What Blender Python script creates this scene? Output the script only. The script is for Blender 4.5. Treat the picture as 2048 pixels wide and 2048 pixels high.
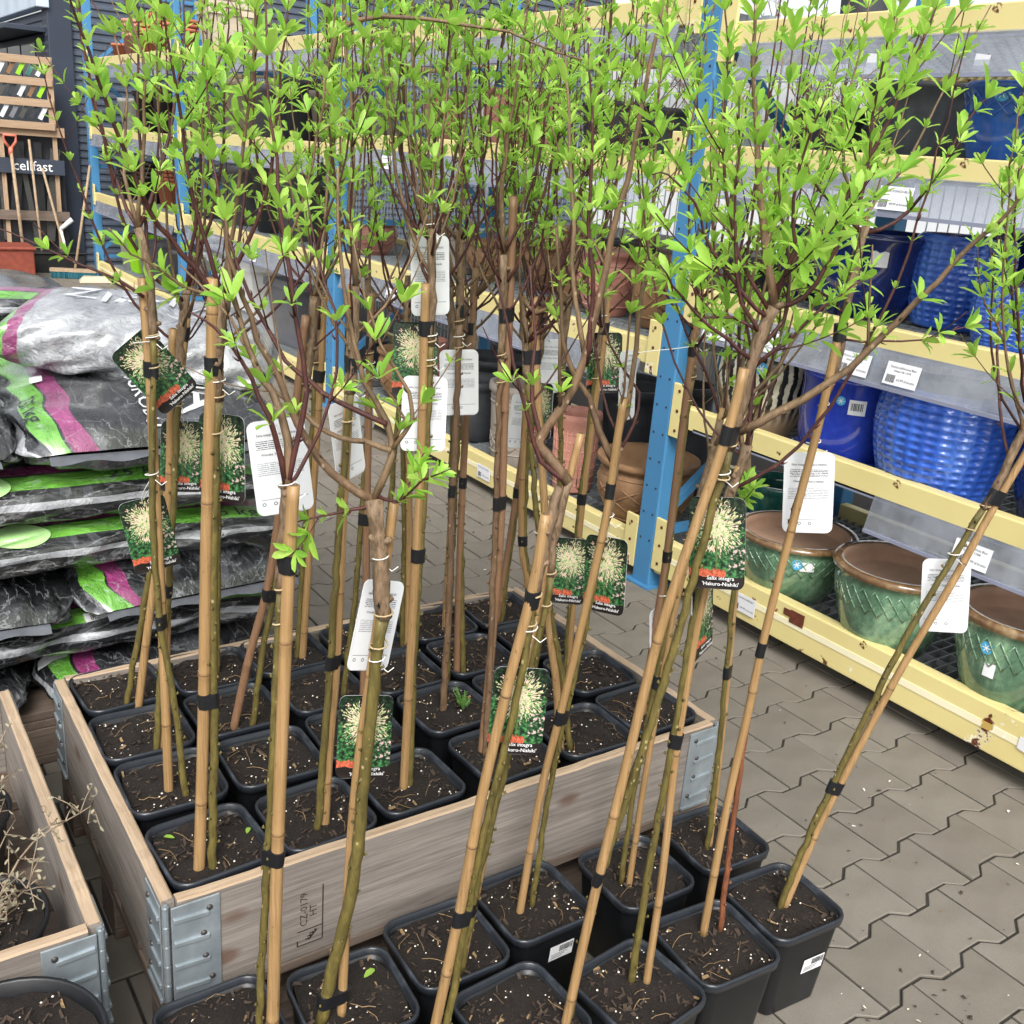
import bpy, math, random
import numpy as np
from mathutils import Vector, Matrix, Euler, Quaternion
PI = math.pi; rad = math.radians
for o in list(bpy.data.objects): bpy.data.objects.remove(o, do_unlink=True)
SC = bpy.context.scene
COL = SC.collection
# ------------------------------------------------------------------ camera
cam_d = bpy.data.cameras.new('camera'); cam = bpy.data.objects.new('camera', cam_d); COL.objects.link(cam)
cam_d.sensor_fit = 'HORIZONTAL'; cam_d.sensor_width = 36.0; cam_d.lens = 36.0*2046.74/2048.0
cam_d.clip_start = 0.02; cam_d.clip_end = 800
cam.matrix_world = Matrix(((0.82782, 0.12603, -0.54665, -0.3400), (-0.55591, 0.31506, -0.76922, -1.3211), (0.07528, 0.94067, 0.33088, 1.4790), (0, 0, 0, 1)))
SC.camera = cam
# ------------------------------------------------------------------ sky, sun, exposure (bright overcast)
SUN_EL, SUN_AZ = rad(46), rad(212)
wd = bpy.data.worlds.new('World'); SC.world = wd; wd.use_nodes = True
nt = wd.node_tree; nt.nodes.clear()
sky = nt.nodes.new('ShaderNodeTexSky'); sky.sky_type = 'NISHITA'; sky.sun_disc = False
sky.sun_elevation = SUN_EL; sky.sun_rotation = SUN_AZ; sky.air_density = 1.0; sky.dust_density = 4.0; sky.ozone_density = 1.0
hsv = nt.nodes.new('ShaderNodeHueSaturation'); hsv.inputs['Saturation'].default_value = 0.22
bg = nt.nodes.new('ShaderNodeBackground'); bg.inputs['Strength'].default_value = 0.15
wo = nt.nodes.new('ShaderNodeOutputWorld')
nt.links.new(sky.outputs[0], hsv.inputs['Color']); nt.links.new(hsv.outputs[0], bg.inputs['Color']); nt.links.new(bg.outputs[0], wo.inputs[0])
sd = bpy.data.lights.new('sun', 'SUN'); sd.energy = 1.5; sd.angle = rad(25); sd.color = (1, .97, .92)
sun = bpy.data.objects.new('sun', sd); COL.objects.link(sun)
sdir = Vector((math.sin(SUN_AZ)*math.cos(SUN_EL), math.cos(SUN_AZ)*math.cos(SUN_EL), math.sin(SUN_EL)))
sun.rotation_euler = (-sdir).to_track_quat('-Z', 'Y').to_euler()
SC.render.engine = 'CYCLES'
vs = SC.view_settings; vs.view_transform = 'Standard'; vs.look = 'None'; vs.gamma = 1.0; vs.exposure = 0.85
try: vs.use_curve_mapping = False
except Exception: pass
# ------------------------------------------------------------------ measured positions (metres; x right along the collar's front, y away, z up)
BOX_POTS = {
 'A1': (0.115, 0.71),
 'A2': (0.108, 0.515),
 'A3': (0.109, 0.325),
 'A4': (0.112, 0.118),
 'B1': (0.31, 0.7),
 'B2': (0.297, 0.515),
 'B3': (0.298, 0.318),
 'B4': (0.302, 0.112),
 'C1': (0.487, 0.705),
 'C2': (0.49, 0.52),
 'C3': (0.485, 0.325),
 'C4': (0.495, 0.124),
 'D1': (0.68, 0.69),
 'D2': (0.682, 0.512),
 'D3': (0.7, 0.325),
 'D4': (0.712, 0.125),
 'E1': (0.885, 0.7),
 'E2': (0.876, 0.511),
 'E3': (0.888, 0.32),
 'E4': (0.908, 0.118),
 'F1': (1.075, 0.7),
 'F2': (1.073, 0.515),
 'F3': (1.084, 0.317),
 'F4': (1.092, 0.125),
}
GROUND_POTS = {
 'G1': (0.045, -0.135),
 'G2': (0.242, -0.172),
 'G3': (0.432, -0.142),
 'G4': (0.622, -0.128),
 'G5': (0.845, -0.158),
 'G6': (1.055, -0.155),
 'G7': (1.035, -0.357),
 'G8': (0.846, -0.372),
 'G9': (0.656, -0.385),
 'G10': (0.458, -0.335),
 'G11': (0.262, -0.367),
}
TREES = {
 'T1': {'pot': 'A1', 'trunk': [(0.107, 0.643, 0.307), (0.137, 0.621, 0.497), (0.166, 0.601, 0.674), (0.198, 0.578, 0.895), (0.221, 0.562, 1.071), (0.234, 0.553, 1.188)], 'cane': [(0.127, 0.628, 0.303), (0.151, 0.612, 0.498), (0.175, 0.594, 0.675), (0.205, 0.573, 0.896), (0.223, 0.56, 1.061), (0.233, 0.553, 1.15)], 'tapes': [(0.226, 0.558, 1.113)], 'tr': 0.0061, 'cr': 0.0082, 'br': [], 'nr': 4, 'spread': 0.35, 'L': (0.45, 0.75), 'bark': 'olive', 'lean': (-0.1, 0), 'l0': 0.35, 'cc': 0},
 'T2': {'pot': 'A2', 'trunk': [(0.113, 0.445, 0.298), (0.128, 0.434, 0.506), (0.144, 0.423, 0.676), (0.154, 0.416, 0.797), (0.166, 0.407, 0.994), (0.174, 0.401, 1.133), (0.186, 0.393, 1.226)], 'cane': [(0.124, 0.452, 0.297), (0.138, 0.442, 0.499), (0.146, 0.436, 0.671), (0.152, 0.432, 0.791), (0.161, 0.425, 0.99), (0.169, 0.42, 1.156)], 'tapes': [(0.146, 0.429, 0.679), (0.174, 0.409, 1.093)], 'tr': 0.0061, 'cr': 0.0082, 'br': [{'p': [(0.186, 0.393, 1.226), (0.194, 0.375, 1.325), (0.199, 0.359, 1.408), (0.205, 0.343, 1.51), (0.21, 0.327, 1.592), (0.217, 0.309, 1.677)], 'd': 1.0, 'r': 0.0035, 'l0': 0.35}, {'p': [(0.186, 0.393, 1.226), (0.216, 0.363, 1.336), (0.232, 0.342, 1.434), (0.234, 0.331, 1.55), (0.237, 0.32, 1.659)], 'd': 1.0, 'r': 0.0035, 'l0': 0.35}], 'nr': 4, 'spread': 0.35, 'L': (0.45, 0.75), 'bark': 'olive', 'lean': (0, 0), 'l0': 0.35, 'cc': 0},
 'T3': {'pot': 'A3', 'trunk': [(0.121, 0.278, 0.315), (0.11, 0.285, 0.52), (0.094, 0.296, 0.678), (0.09, 0.3, 0.8), (0.091, 0.298, 0.939), (0.098, 0.294, 1.114), (0.101, 0.291, 1.229), (0.088, 0.301, 1.33)], 'cane': [(0.099, 0.307, 0.269), (0.1, 0.307, 0.49), (0.1, 0.307, 0.667), (0.099, 0.307, 0.843), (0.098, 0.308, 0.98), (0.097, 0.309, 1.119), (0.093, 0.312, 1.255)], 'tapes': [(0.096, 0.302, 0.678), (0.1, 0.299, 1.113)], 'tr': 0.0057, 'cr': 0.0082, 'br': [{'p': [(0.091, 0.299, 1.228), (0.058, 0.308, 1.25), (0.026, 0.315, 1.266), (-0.008, 0.325, 1.281), (-0.054, 0.343, 1.304), (-0.105, 0.364, 1.323)], 'd': 0.45, 'r': 0.003, 'l0': 0.15}, {'p': [(0.088, 0.301, 1.33), (0.095, 0.291, 1.429), (0.1, 0.282, 1.502), (0.097, 0.279, 1.564), (0.081, 0.286, 1.623), (0.076, 0.285, 1.655)], 'd': 0.8, 'r': 0.0035, 'l0': 0.35}, {'p': [(0.088, 0.301, 1.33), (0.078, 0.328, 1.404), (0.09, 0.34, 1.515), (0.082, 0.366, 1.6)], 'd': 0.5, 'r': 0.0035, 'l0': 0.35}, {'p': [(0.088, 0.301, 1.33), (0.121, 0.302, 1.407), (0.149, 0.306, 1.505), (0.168, 0.318, 1.608), (0.179, 0.334, 1.681)], 'd': 0.8, 'r': 0.0035, 'l0': 0.35}], 'nr': 3, 'spread': 0.3, 'L': (0.45, 0.75), 'bark': 'olive', 'lean': (0, 0), 'l0': 0.35, 'cc': 0},
 'T4': {'pot': 'A4', 'trunk': [(0.099, 0.066, 0.315), (0.106, 0.061, 0.573), (0.108, 0.059, 0.758), (0.112, 0.056, 0.929), (0.117, 0.052, 1.089), (0.121, 0.05, 1.172), (0.123, 0.049, 1.238), (0.127, 0.046, 1.266)], 'cane': [(0.079, 0.075, 0.306), (0.088, 0.068, 0.525), (0.095, 0.064, 0.714), (0.1, 0.06, 0.888), (0.106, 0.055, 1.05), (0.112, 0.052, 1.172), (0.115, 0.049, 1.291)], 'tapes': [(0.096, 0.065, 0.658), (0.114, 0.053, 1.168)], 'tr': 0.0066, 'cr': 0.0092, 'br': [{'p': [(0.125, 0.047, 1.256), (0.092, 0.046, 1.305), (0.059, 0.045, 1.341), (0.035, 0.038, 1.374), (0.012, 0.029, 1.424), (-0.009, 0.02, 1.477), (-0.027, 0.008, 1.522), (-0.047, -0.003, 1.575), (-0.061, -0.017, 1.609)], 'd': 1.5, 'r': 0.0042, 'l0': 0.3}, {'p': [(0.127, 0.046, 1.266), (0.1, 0.045, 1.356), (0.08, 0.04, 1.44), (0.069, 0.028, 1.519), (0.054, 0.019, 1.588), (0.045, 0.006, 1.631)], 'd': 1.3, 'r': 0.0035, 'l0': 0.35}, {'p': [(0.127, 0.046, 1.266), (0.134, 0.021, 1.359), (0.138, -0.001, 1.426), (0.141, -0.023, 1.508), (0.141, -0.043, 1.59), (0.138, -0.06, 1.639)], 'd': 1.2, 'r': 0.0035, 'l0': 0.35}, {'p': [(0.127, 0.046, 1.266), (0.147, 0.019, 1.332), (0.167, -0.007, 1.402), (0.174, -0.025, 1.48), (0.176, -0.038, 1.559), (0.179, -0.053, 1.628)], 'd': 1.2, 'r': 0.0035, 'l0': 0.35}, {'p': [(0.127, 0.046, 1.263), (0.079, 0.049, 1.28), (0.043, 0.044, 1.305), (0.007, 0.039, 1.322), (-0.02, 0.027, 1.354)], 'd': 1.2, 'r': 0.003, 'l0': 0.25}], 'nr': 4, 'spread': 0.35, 'L': (0.45, 0.75), 'bark': 'olive', 'lean': (0, 0), 'l0': 0.35, 'cc': 0},
 'T5': {'pot': 'B1', 'trunk': [(0.318, 0.694, 0.293), (0.325, 0.69, 0.553), (0.33, 0.685, 0.795), (0.335, 0.682, 1.02), (0.351, 0.671, 1.169)], 'cane': [(0.311, 0.711, 0.286), (0.324, 0.703, 0.671), (0.335, 0.694, 1.103)], 'tapes': [(0.332, 0.69, 1.018)], 'tr': 0.0061, 'cr': 0.0082, 'br': [], 'nr': 4, 'spread': 0.35, 'L': (0.45, 0.75), 'bark': 'olive', 'lean': (0, 0), 'l0': 0.35, 'cc': 0},
 'T6': {'pot': 'B2', 'trunk': [(0.309, 0.449, 0.313), (0.328, 0.436, 0.505), (0.343, 0.425, 0.611), (0.366, 0.409, 0.822), (0.386, 0.395, 0.979), (0.404, 0.382, 1.137), (0.405, 0.381, 1.213)], 'cane': [(0.274, 0.469, 0.305), (0.305, 0.448, 0.493), (0.335, 0.426, 0.646), (0.356, 0.411, 0.823), (0.376, 0.397, 0.989), (0.392, 0.385, 1.179)], 'tapes': [(0.334, 0.429, 0.642)], 'tr': 0.0061, 'cr': 0.0082, 'br': [], 'nr': 6, 'spread': 0.35, 'L': (0.45, 0.75), 'bark': 'olive', 'lean': (0, 0), 'l0': 0.35, 'cc': 1},
 'T8': {'pot': 'B4', 'trunk': [(0.291, 0.082, 0.315), (0.3, 0.076, 0.508), (0.306, 0.071, 0.661), (0.314, 0.065, 0.897), (0.321, 0.06, 1.07), (0.326, 0.057, 1.161), (0.328, 0.055, 1.278)], 'cane': [(0.307, 0.086, 0.315), (0.312, 0.082, 0.502), (0.319, 0.077, 0.655), (0.323, 0.074, 0.892), (0.327, 0.071, 1.067), (0.329, 0.07, 1.158), (0.329, 0.069, 1.278)], 'tapes': [(0.313, 0.073, 0.667), (0.327, 0.063, 1.167)], 'tr': 0.0061, 'cr': 0.0082, 'br': [{'p': [(0.328, 0.055, 1.278), (0.319, 0.062, 1.381), (0.32, 0.061, 1.488), (0.312, 0.067, 1.589), (0.308, 0.07, 1.653)], 'd': 1.0, 'r': 0.005, 'l0': 0.35}], 'nr': 6, 'spread': 0.35, 'L': (0.45, 0.75), 'bark': 'olive', 'lean': (0, 0), 'l0': 0.35, 'cc': 0},
 'T9': {'pot': 'C2', 'trunk': [(0.533, 0.491, 0.315), (0.548, 0.481, 0.535), (0.556, 0.475, 0.718), (0.561, 0.472, 0.89), (0.563, 0.47, 1.053), (0.563, 0.47, 1.157), (0.552, 0.478, 1.256)], 'cane': [(0.569, 0.466, 0.312), (0.569, 0.466, 0.537), (0.566, 0.468, 0.73), (0.564, 0.47, 0.945), (0.563, 0.471, 1.105), (0.563, 0.47, 1.205)], 'tapes': [(0.565, 0.469, 0.733), (0.561, 0.472, 1.114)], 'tr': 0.0061, 'cr': 0.0082, 'br': [], 'nr': 6, 'spread': 0.35, 'L': (0.45, 0.75), 'bark': 'olive', 'lean': (0, 0), 'l0': 0.35, 'cc': 1},
 'T9b': {'pot': 'D1', 'trunk': [(0.757, 0.635, 0.315), (0.75, 0.64, 0.631), (0.739, 0.648, 0.885), (0.738, 0.649, 1.065), (0.738, 0.649, 1.213)], 'cane': [(0.768, 0.628, 0.315), (0.76, 0.633, 0.632), (0.741, 0.647, 1.123)], 'tapes': [(0.746, 0.643, 1.019)], 'tr': 0.0061, 'cr': 0.0082, 'br': [], 'nr': 5, 'spread': 0.35, 'L': (0.45, 0.75), 'bark': 'olive', 'lean': (0, 0), 'l0': 0.35, 'cc': 0},
 'T7': {'pot': 'C3', 'trunk': [(0.559, 0.38, 0.315), (0.559, 0.38, 0.516), (0.561, 0.379, 0.636), (0.568, 0.374, 0.796), (0.572, 0.371, 0.917), (0.58, 0.365, 1.074), (0.582, 0.364, 1.213)], 'cane': [], 'tapes': [], 'tr': 0.0061, 'cr': 0.0082, 'br': [], 'nr': 5, 'spread': 0.35, 'L': (0.45, 0.75), 'bark': 'olive', 'lean': (0, 0), 'l0': 0.35, 'cc': 0},
 'T10': {'pot': 'C4', 'trunk': [(0.496, 0.118, 0.315), (0.494, 0.12, 0.594), (0.495, 0.119, 0.782), (0.497, 0.118, 0.995), (0.495, 0.119, 1.174), (0.492, 0.121, 1.284), (0.487, 0.125, 1.357)], 'cane': [(0.485, 0.121, 0.315), (0.486, 0.121, 0.596), (0.487, 0.12, 0.803), (0.487, 0.12, 0.995), (0.484, 0.122, 1.174), (0.483, 0.123, 1.272)], 'tapes': [(0.488, 0.122, 0.8), (0.482, 0.126, 1.212)], 'tr': 0.0057, 'cr': 0.0082, 'br': [{'p': [(0.291, 0.08, 1.56), (0.302, 0.072, 1.614), (0.348, 0.039, 1.635), (0.395, 0.006, 1.638), (0.441, -0.027, 1.635), (0.488, -0.06, 1.628), (0.536, -0.094, 1.612), (0.578, -0.123, 1.602)], 'd': 1.0, 'r': 0.004, 'l0': 0.15}], 'nr': 10, 'spread': 0.3, 'L': (0.45, 0.75), 'bark': 'olive', 'lean': (0, 0), 'l0': 0.35, 'cc': 0},
 'T11': {'pot': 'D3', 'trunk': [(0.69, 0.325, 0.315), (0.689, 0.326, 0.574), (0.684, 0.329, 0.807), (0.683, 0.33, 0.971), (0.68, 0.332, 1.137), (0.677, 0.335, 1.236), (0.671, 0.339, 1.341)], 'cane': [], 'tapes': [(0.685, 0.328, 0.821), (0.678, 0.334, 1.182)], 'tr': 0.007, 'cr': 0.0082, 'br': [], 'nr': 8, 'spread': 0.25, 'L': (0.45, 0.75), 'bark': 'brown', 'lean': (0, 0), 'l0': 0.35, 'cc': 0},
 'T12': {'pot': 'E2', 'trunk': [(0.82, 0.451, 0.315), (0.804, 0.462, 0.559), (0.795, 0.469, 0.772), (0.797, 0.468, 0.985), (0.797, 0.468, 1.13), (0.794, 0.47, 1.216)], 'cane': [(0.807, 0.461, 0.304), (0.8, 0.466, 0.558), (0.795, 0.469, 0.784), (0.794, 0.47, 1.018), (0.794, 0.469, 1.173), (0.795, 0.469, 1.252)], 'tapes': [(0.797, 0.467, 0.786), (0.796, 0.468, 1.145)], 'tr': 0.0061, 'cr': 0.0082, 'br': [{'p': [(0.795, 0.469, 1.195), (0.808, 0.444, 1.23), (0.834, 0.411, 1.277), (0.867, 0.372, 1.322), (0.908, 0.328, 1.358)], 'd': 0.4, 'r': 0.006, 'l0': 0.35}], 'nr': 7, 'spread': 0.35, 'L': (0.45, 0.75), 'bark': 'olive', 'lean': (0, 0), 'l0': 0.35, 'cc': 1},
 'T13': {'pot': 'D4', 'trunk': [(0.684, 0.144, 0.315), (0.681, 0.146, 0.48), (0.676, 0.15, 0.685), (0.67, 0.153, 0.866), (0.666, 0.157, 1.017), (0.662, 0.16, 1.161), (0.655, 0.164, 1.314)], 'cane': [(0.684, 0.159, 0.3), (0.687, 0.157, 0.532), (0.687, 0.157, 0.811), (0.679, 0.162, 1.054), (0.676, 0.164, 1.206), (0.67, 0.169, 1.409)], 'tapes': [(0.674, 0.158, 0.861), (0.667, 0.163, 1.206)], 'tr': 0.0061, 'cr': 0.0082, 'br': [{'p': [(0.655, 0.164, 1.314), (0.644, 0.166, 1.4), (0.645, 0.159, 1.509), (0.652, 0.148, 1.628), (0.653, 0.141, 1.726)], 'd': 1.1, 'r': 0.005, 'l0': 0.35}], 'nr': 9, 'spread': 0.35, 'L': (0.45, 0.75), 'bark': 'brown', 'lean': (0, 0), 'l0': 0.35, 'cc': 1},
 'T14': {'pot': 'F1', 'trunk': [(1.043, 0.635, 0.315), (1.049, 0.63, 0.506), (1.059, 0.623, 0.69), (1.067, 0.618, 0.893), (1.077, 0.611, 1.022), (1.08, 0.609, 1.158)], 'cane': [(1.032, 0.643, 0.306), (1.044, 0.634, 0.505), (1.054, 0.627, 0.69), (1.066, 0.619, 0.918), (1.076, 0.611, 1.097), (1.08, 0.609, 1.171)], 'tapes': [(1.056, 0.626, 0.693), (1.077, 0.611, 1.109)], 'tr': 0.0061, 'cr': 0.0082, 'br': [], 'nr': 7, 'spread': 0.35, 'L': (0.45, 0.75), 'bark': 'olive', 'lean': (0, 0), 'l0': 0.35, 'cc': 1},
 'T15': {'pot': 'F2', 'trunk': [(1.072, 0.506, 0.285), (1.049, 0.523, 0.462), (1.026, 0.539, 0.6), (1.017, 0.546, 0.825), (1.009, 0.551, 1.013), (1.017, 0.545, 1.181)], 'cane': [(1.065, 0.512, 0.269), (1.039, 0.53, 0.489), (1.02, 0.543, 0.599), (1.007, 0.552, 0.888), (1.008, 0.552, 1.18)], 'tapes': [(1.025, 0.54, 0.595)], 'tr': 0.0061, 'cr': 0.0082, 'br': [], 'nr': 5, 'spread': 0.35, 'L': (0.45, 0.75), 'bark': 'olive', 'lean': (0, 0), 'l0': 0.35, 'cc': 0},
 'T16': {'pot': 'F3', 'trunk': [(1.023, 0.333, 0.315), (1.02, 0.335, 0.571), (1.019, 0.336, 0.749), (1.021, 0.335, 0.943), (1.024, 0.332, 1.103), (1.025, 0.332, 1.235)], 'cane': [(1.029, 0.329, 0.301), (1.025, 0.332, 0.571), (1.023, 0.333, 0.768), (1.027, 0.331, 0.967), (1.031, 0.327, 1.126), (1.03, 0.329, 1.23)], 'tapes': [(1.021, 0.335, 0.771), (1.033, 0.326, 1.149)], 'tr': 0.0061, 'cr': 0.0074, 'br': [], 'nr': 10, 'spread': 0.35, 'L': (0.45, 0.75), 'bark': 'olive', 'lean': (0, 0), 'l0': 0.35, 'cc': 0},
 'T17': {'pot': 'E4', 'trunk': [(0.855, 0.083, 0.315), (0.83, 0.1, 0.478), (0.804, 0.119, 0.605), (0.776, 0.139, 0.749), (0.75, 0.157, 0.929), (0.73, 0.171, 1.108), (0.714, 0.182, 1.239)], 'cane': [(0.839, 0.094, 0.308), (0.819, 0.108, 0.477), (0.798, 0.123, 0.605), (0.779, 0.137, 0.804), (0.749, 0.157, 1.05), (0.731, 0.171, 1.241)], 'tapes': [(0.729, 0.172, 1.144)], 'tr': 0.0061, 'cr': 0.0082, 'br': [{'p': [(0.714, 0.182, 1.239), (0.723, 0.152, 1.216), (0.747, 0.11, 1.241), (0.762, 0.075, 1.273)], 'd': 0.4, 'r': 0.006, 'l0': 0.35}], 'nr': 8, 'spread': 0.35, 'L': (0.45, 0.75), 'bark': 'olive', 'lean': (0, 0), 'l0': 0.35, 'cc': 0},
 'T18': {'pot': 'F4', 'trunk': [(1.089, 0.113, 0.315), (1.087, 0.115, 0.549), (1.089, 0.113, 0.708), (1.088, 0.114, 0.939), (1.087, 0.115, 1.143), (1.084, 0.117, 1.245)], 'cane': [(1.08, 0.119, 0.315), (1.083, 0.117, 0.548), (1.086, 0.116, 0.708), (1.083, 0.117, 0.938), (1.082, 0.118, 1.153), (1.082, 0.118, 1.265)], 'tapes': [(1.088, 0.114, 0.702), (1.086, 0.115, 1.148)], 'tr': 0.0061, 'cr': 0.0082, 'br': [{'p': [(1.084, 0.117, 1.245), (1.038, 0.109, 1.286), (0.989, 0.102, 1.306), (0.94, 0.097, 1.297)], 'd': 1.2, 'r': 0.003, 'l0': 0.2}], 'nr': 9, 'spread': 0.35, 'L': (0.45, 0.75), 'bark': 'olive', 'lean': (0, 0), 'l0': 0.35, 'cc': 1},
 'T19': {'pot': 'C1', 'trunk': [(0.508, 0.69, 0.315), (0.521, 0.681, 0.65), (0.533, 0.672, 0.896), (0.541, 0.667, 1.069), (0.548, 0.661, 1.19)], 'cane': [(0.518, 0.683, 0.315), (0.542, 0.666, 0.897), (0.55, 0.66, 1.169)], 'tapes': [(0.544, 0.664, 0.99)], 'tr': 0.0061, 'cr': 0.0082, 'br': [], 'nr': 4, 'spread': 0.35, 'L': (0.45, 0.75), 'bark': 'olive', 'lean': (0, 0), 'l0': 0.35, 'cc': 0},
 'T20': {'pot': 'E1', 'trunk': [(0.915, 0.679, 0.315), (0.91, 0.683, 0.73), (0.91, 0.683, 0.99), (0.909, 0.683, 1.161)], 'cane': [(0.906, 0.685, 0.315), (0.904, 0.686, 0.73), (0.904, 0.687, 1.113)], 'tapes': [(0.906, 0.685, 0.99)], 'tr': 0.0061, 'cr': 0.0082, 'br': [], 'nr': 5, 'spread': 0.35, 'L': (0.45, 0.75), 'bark': 'olive', 'lean': (0, 0), 'l0': 0.35, 'cc': 0},
 'T21': {'pot': 'D2', 'trunk': [(0.774, 0.446, 0.298), (0.762, 0.455, 0.695), (0.751, 0.463, 1.045), (0.739, 0.472, 1.216)], 'cane': [], 'tapes': [], 'tr': 0.0061, 'cr': 0.0082, 'br': [], 'nr': 5, 'spread': 0.35, 'L': (0.45, 0.75), 'bark': 'olive', 'lean': (0, 0), 'l0': 0.35, 'cc': 0},
 'T22': {'pot': 'E3', 'trunk': [(0.906, 0.307, 0.315), (0.927, 0.293, 0.728), (0.91, 0.304, 1.07), (0.912, 0.303, 1.219)], 'cane': [], 'tapes': [], 'tr': 0.0061, 'cr': 0.0082, 'br': [], 'nr': 5, 'spread': 0.35, 'L': (0.45, 0.75), 'bark': 'olive', 'lean': (0, 0), 'l0': 0.35, 'cc': 0},
 'GA': {'pot': 'G1', 'trunk': [(0.083, -0.178, 0.18), (0.093, -0.185, 0.455), (0.101, -0.191, 0.674), (0.107, -0.195, 0.835), (0.112, -0.198, 0.976), (0.115, -0.201, 1.047), (0.117, -0.202, 1.074)], 'cane': [(0.1, -0.192, 0.179), (0.107, -0.198, 0.548), (0.114, -0.202, 0.798), (0.119, -0.206, 0.978), (0.123, -0.209, 1.079)], 'tapes': [(0.104, -0.194, 0.538), (0.119, -0.205, 0.974)], 'tr': 0.0056, 'cr': 0.0092, 'br': [{'p': [(0.117, -0.202, 1.068), (0.12, -0.2, 1.134), (0.106, -0.186, 1.19), (0.09, -0.17, 1.219), (0.076, -0.157, 1.273), (0.068, -0.147, 1.344), (0.063, -0.139, 1.402)], 'd': 0.25, 'r': 0.006, 'l0': 0.35}, {'p': [(0.117, -0.202, 1.074), (0.102, -0.204, 1.143), (0.084, -0.203, 1.189), (0.063, -0.2, 1.233), (0.038, -0.195, 1.269), (0.011, -0.188, 1.286)], 'd': 0.5, 'r': 0.004, 'l0': 0.35}, {'p': [(0.117, -0.202, 1.071), (0.127, -0.209, 1.136), (0.134, -0.214, 1.195), (0.126, -0.209, 1.281), (0.116, -0.201, 1.369), (0.107, -0.195, 1.452), (0.1, -0.19, 1.532), (0.098, -0.188, 1.609)], 'd': 0.8, 'r': 0.004, 'l0': 0.5}, {'p': [(0.117, -0.202, 1.071), (0.142, -0.207, 1.114), (0.166, -0.212, 1.179), (0.179, -0.21, 1.255), (0.162, -0.185, 1.35), (0.153, -0.166, 1.425)], 'd': 0.5, 'r': 0.003, 'l0': 0.35}], 'nr': 0, 'spread': 0.35, 'L': (0.45, 0.75), 'bark': 'olive', 'lean': (0, 0), 'l0': 0.35, 'cc': 0},
 'GB': {'pot': 'G2', 'trunk': [(0.182, -0.183, 0.18), (0.195, -0.192, 0.284), (0.21, -0.202, 0.381), (0.22, -0.209, 0.468), (0.227, -0.215, 0.606), (0.233, -0.219, 0.736), (0.24, -0.224, 0.858), (0.242, -0.225, 0.905), (0.238, -0.222, 0.965), (0.229, -0.216, 1.051)], 'cane': [(0.216, -0.187, 0.18), (0.219, -0.19, 0.406), (0.226, -0.194, 0.612), (0.237, -0.202, 0.767), (0.248, -0.21, 0.912), (0.258, -0.217, 1.041)], 'tapes': [(0.196, -0.183, 0.23), (0.245, -0.218, 0.895)], 'tr': 0.0092, 'cr': 0.0073, 'br': [{'p': [(0.229, -0.216, 1.048), (0.195, -0.2, 1.071), (0.165, -0.186, 1.102), (0.143, -0.178, 1.146), (0.12, -0.169, 1.201), (0.097, -0.16, 1.249), (0.082, -0.158, 1.298), (0.066, -0.154, 1.351), (0.059, -0.156, 1.406)], 'd': 0.15, 'r': 0.0065, 'l0': 0.35}, {'p': [(0.229, -0.216, 1.051), (0.247, -0.224, 1.101), (0.25, -0.222, 1.118), (0.244, -0.213, 1.15), (0.224, -0.194, 1.198), (0.211, -0.18, 1.248), (0.203, -0.17, 1.311), (0.199, -0.162, 1.385), (0.198, -0.157, 1.447)], 'd': 0.12, 'r': 0.0055, 'l0': 0.35}, {'p': [(0.245, -0.227, 1.116), (0.221, -0.203, 1.122), (0.197, -0.178, 1.124), (0.172, -0.152, 1.137), (0.15, -0.129, 1.164), (0.127, -0.106, 1.184), (0.108, -0.084, 1.234), (0.079, -0.056, 1.282), (0.049, -0.027, 1.317)], 'd': 0.7, 'r': 0.0045, 'l0': 0.55}, {'p': [(0.239, -0.223, 1.15), (0.196, -0.178, 1.169), (0.17, -0.146, 1.19), (0.15, -0.118, 1.212), (0.117, -0.08, 1.286), (0.101, -0.055, 1.359), (0.09, -0.033, 1.444), (0.09, -0.019, 1.533)], 'd': 0.9, 'r': 0.004, 'l0': 0.55}, {'p': [(0.247, -0.229, 1.12), (0.266, -0.242, 1.159), (0.26, -0.238, 1.192), (0.231, -0.218, 1.248), (0.214, -0.206, 1.304), (0.197, -0.194, 1.387)], 'd': 0.5, 'r': 0.0035, 'l0': 0.6}, {'p': [(0.229, -0.216, 1.044), (0.198, -0.21, 1.036), (0.16, -0.2, 1.03), (0.13, -0.195, 1.025)], 'd': 1.6, 'r': 0.003, 'l0': 0.3}, {'p': [(0.231, -0.218, 1.055), (0.244, -0.251, 1.057), (0.26, -0.287, 1.094), (0.275, -0.322, 1.117)], 'd': 2.8, 'r': 0.0025, 'l0': 0.15}, {'p': [(0.248, -0.23, 1.13), (0.25, -0.244, 1.161), (0.224, -0.237, 1.207), (0.216, -0.243, 1.228)], 'd': 1.0, 'r': 0.002, 'l0': 0.1}], 'nr': 0, 'spread': 0.35, 'L': (0.45, 0.75), 'bark': 'olive', 'lean': (0, 0), 'l0': 0.35, 'cc': 0},
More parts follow.
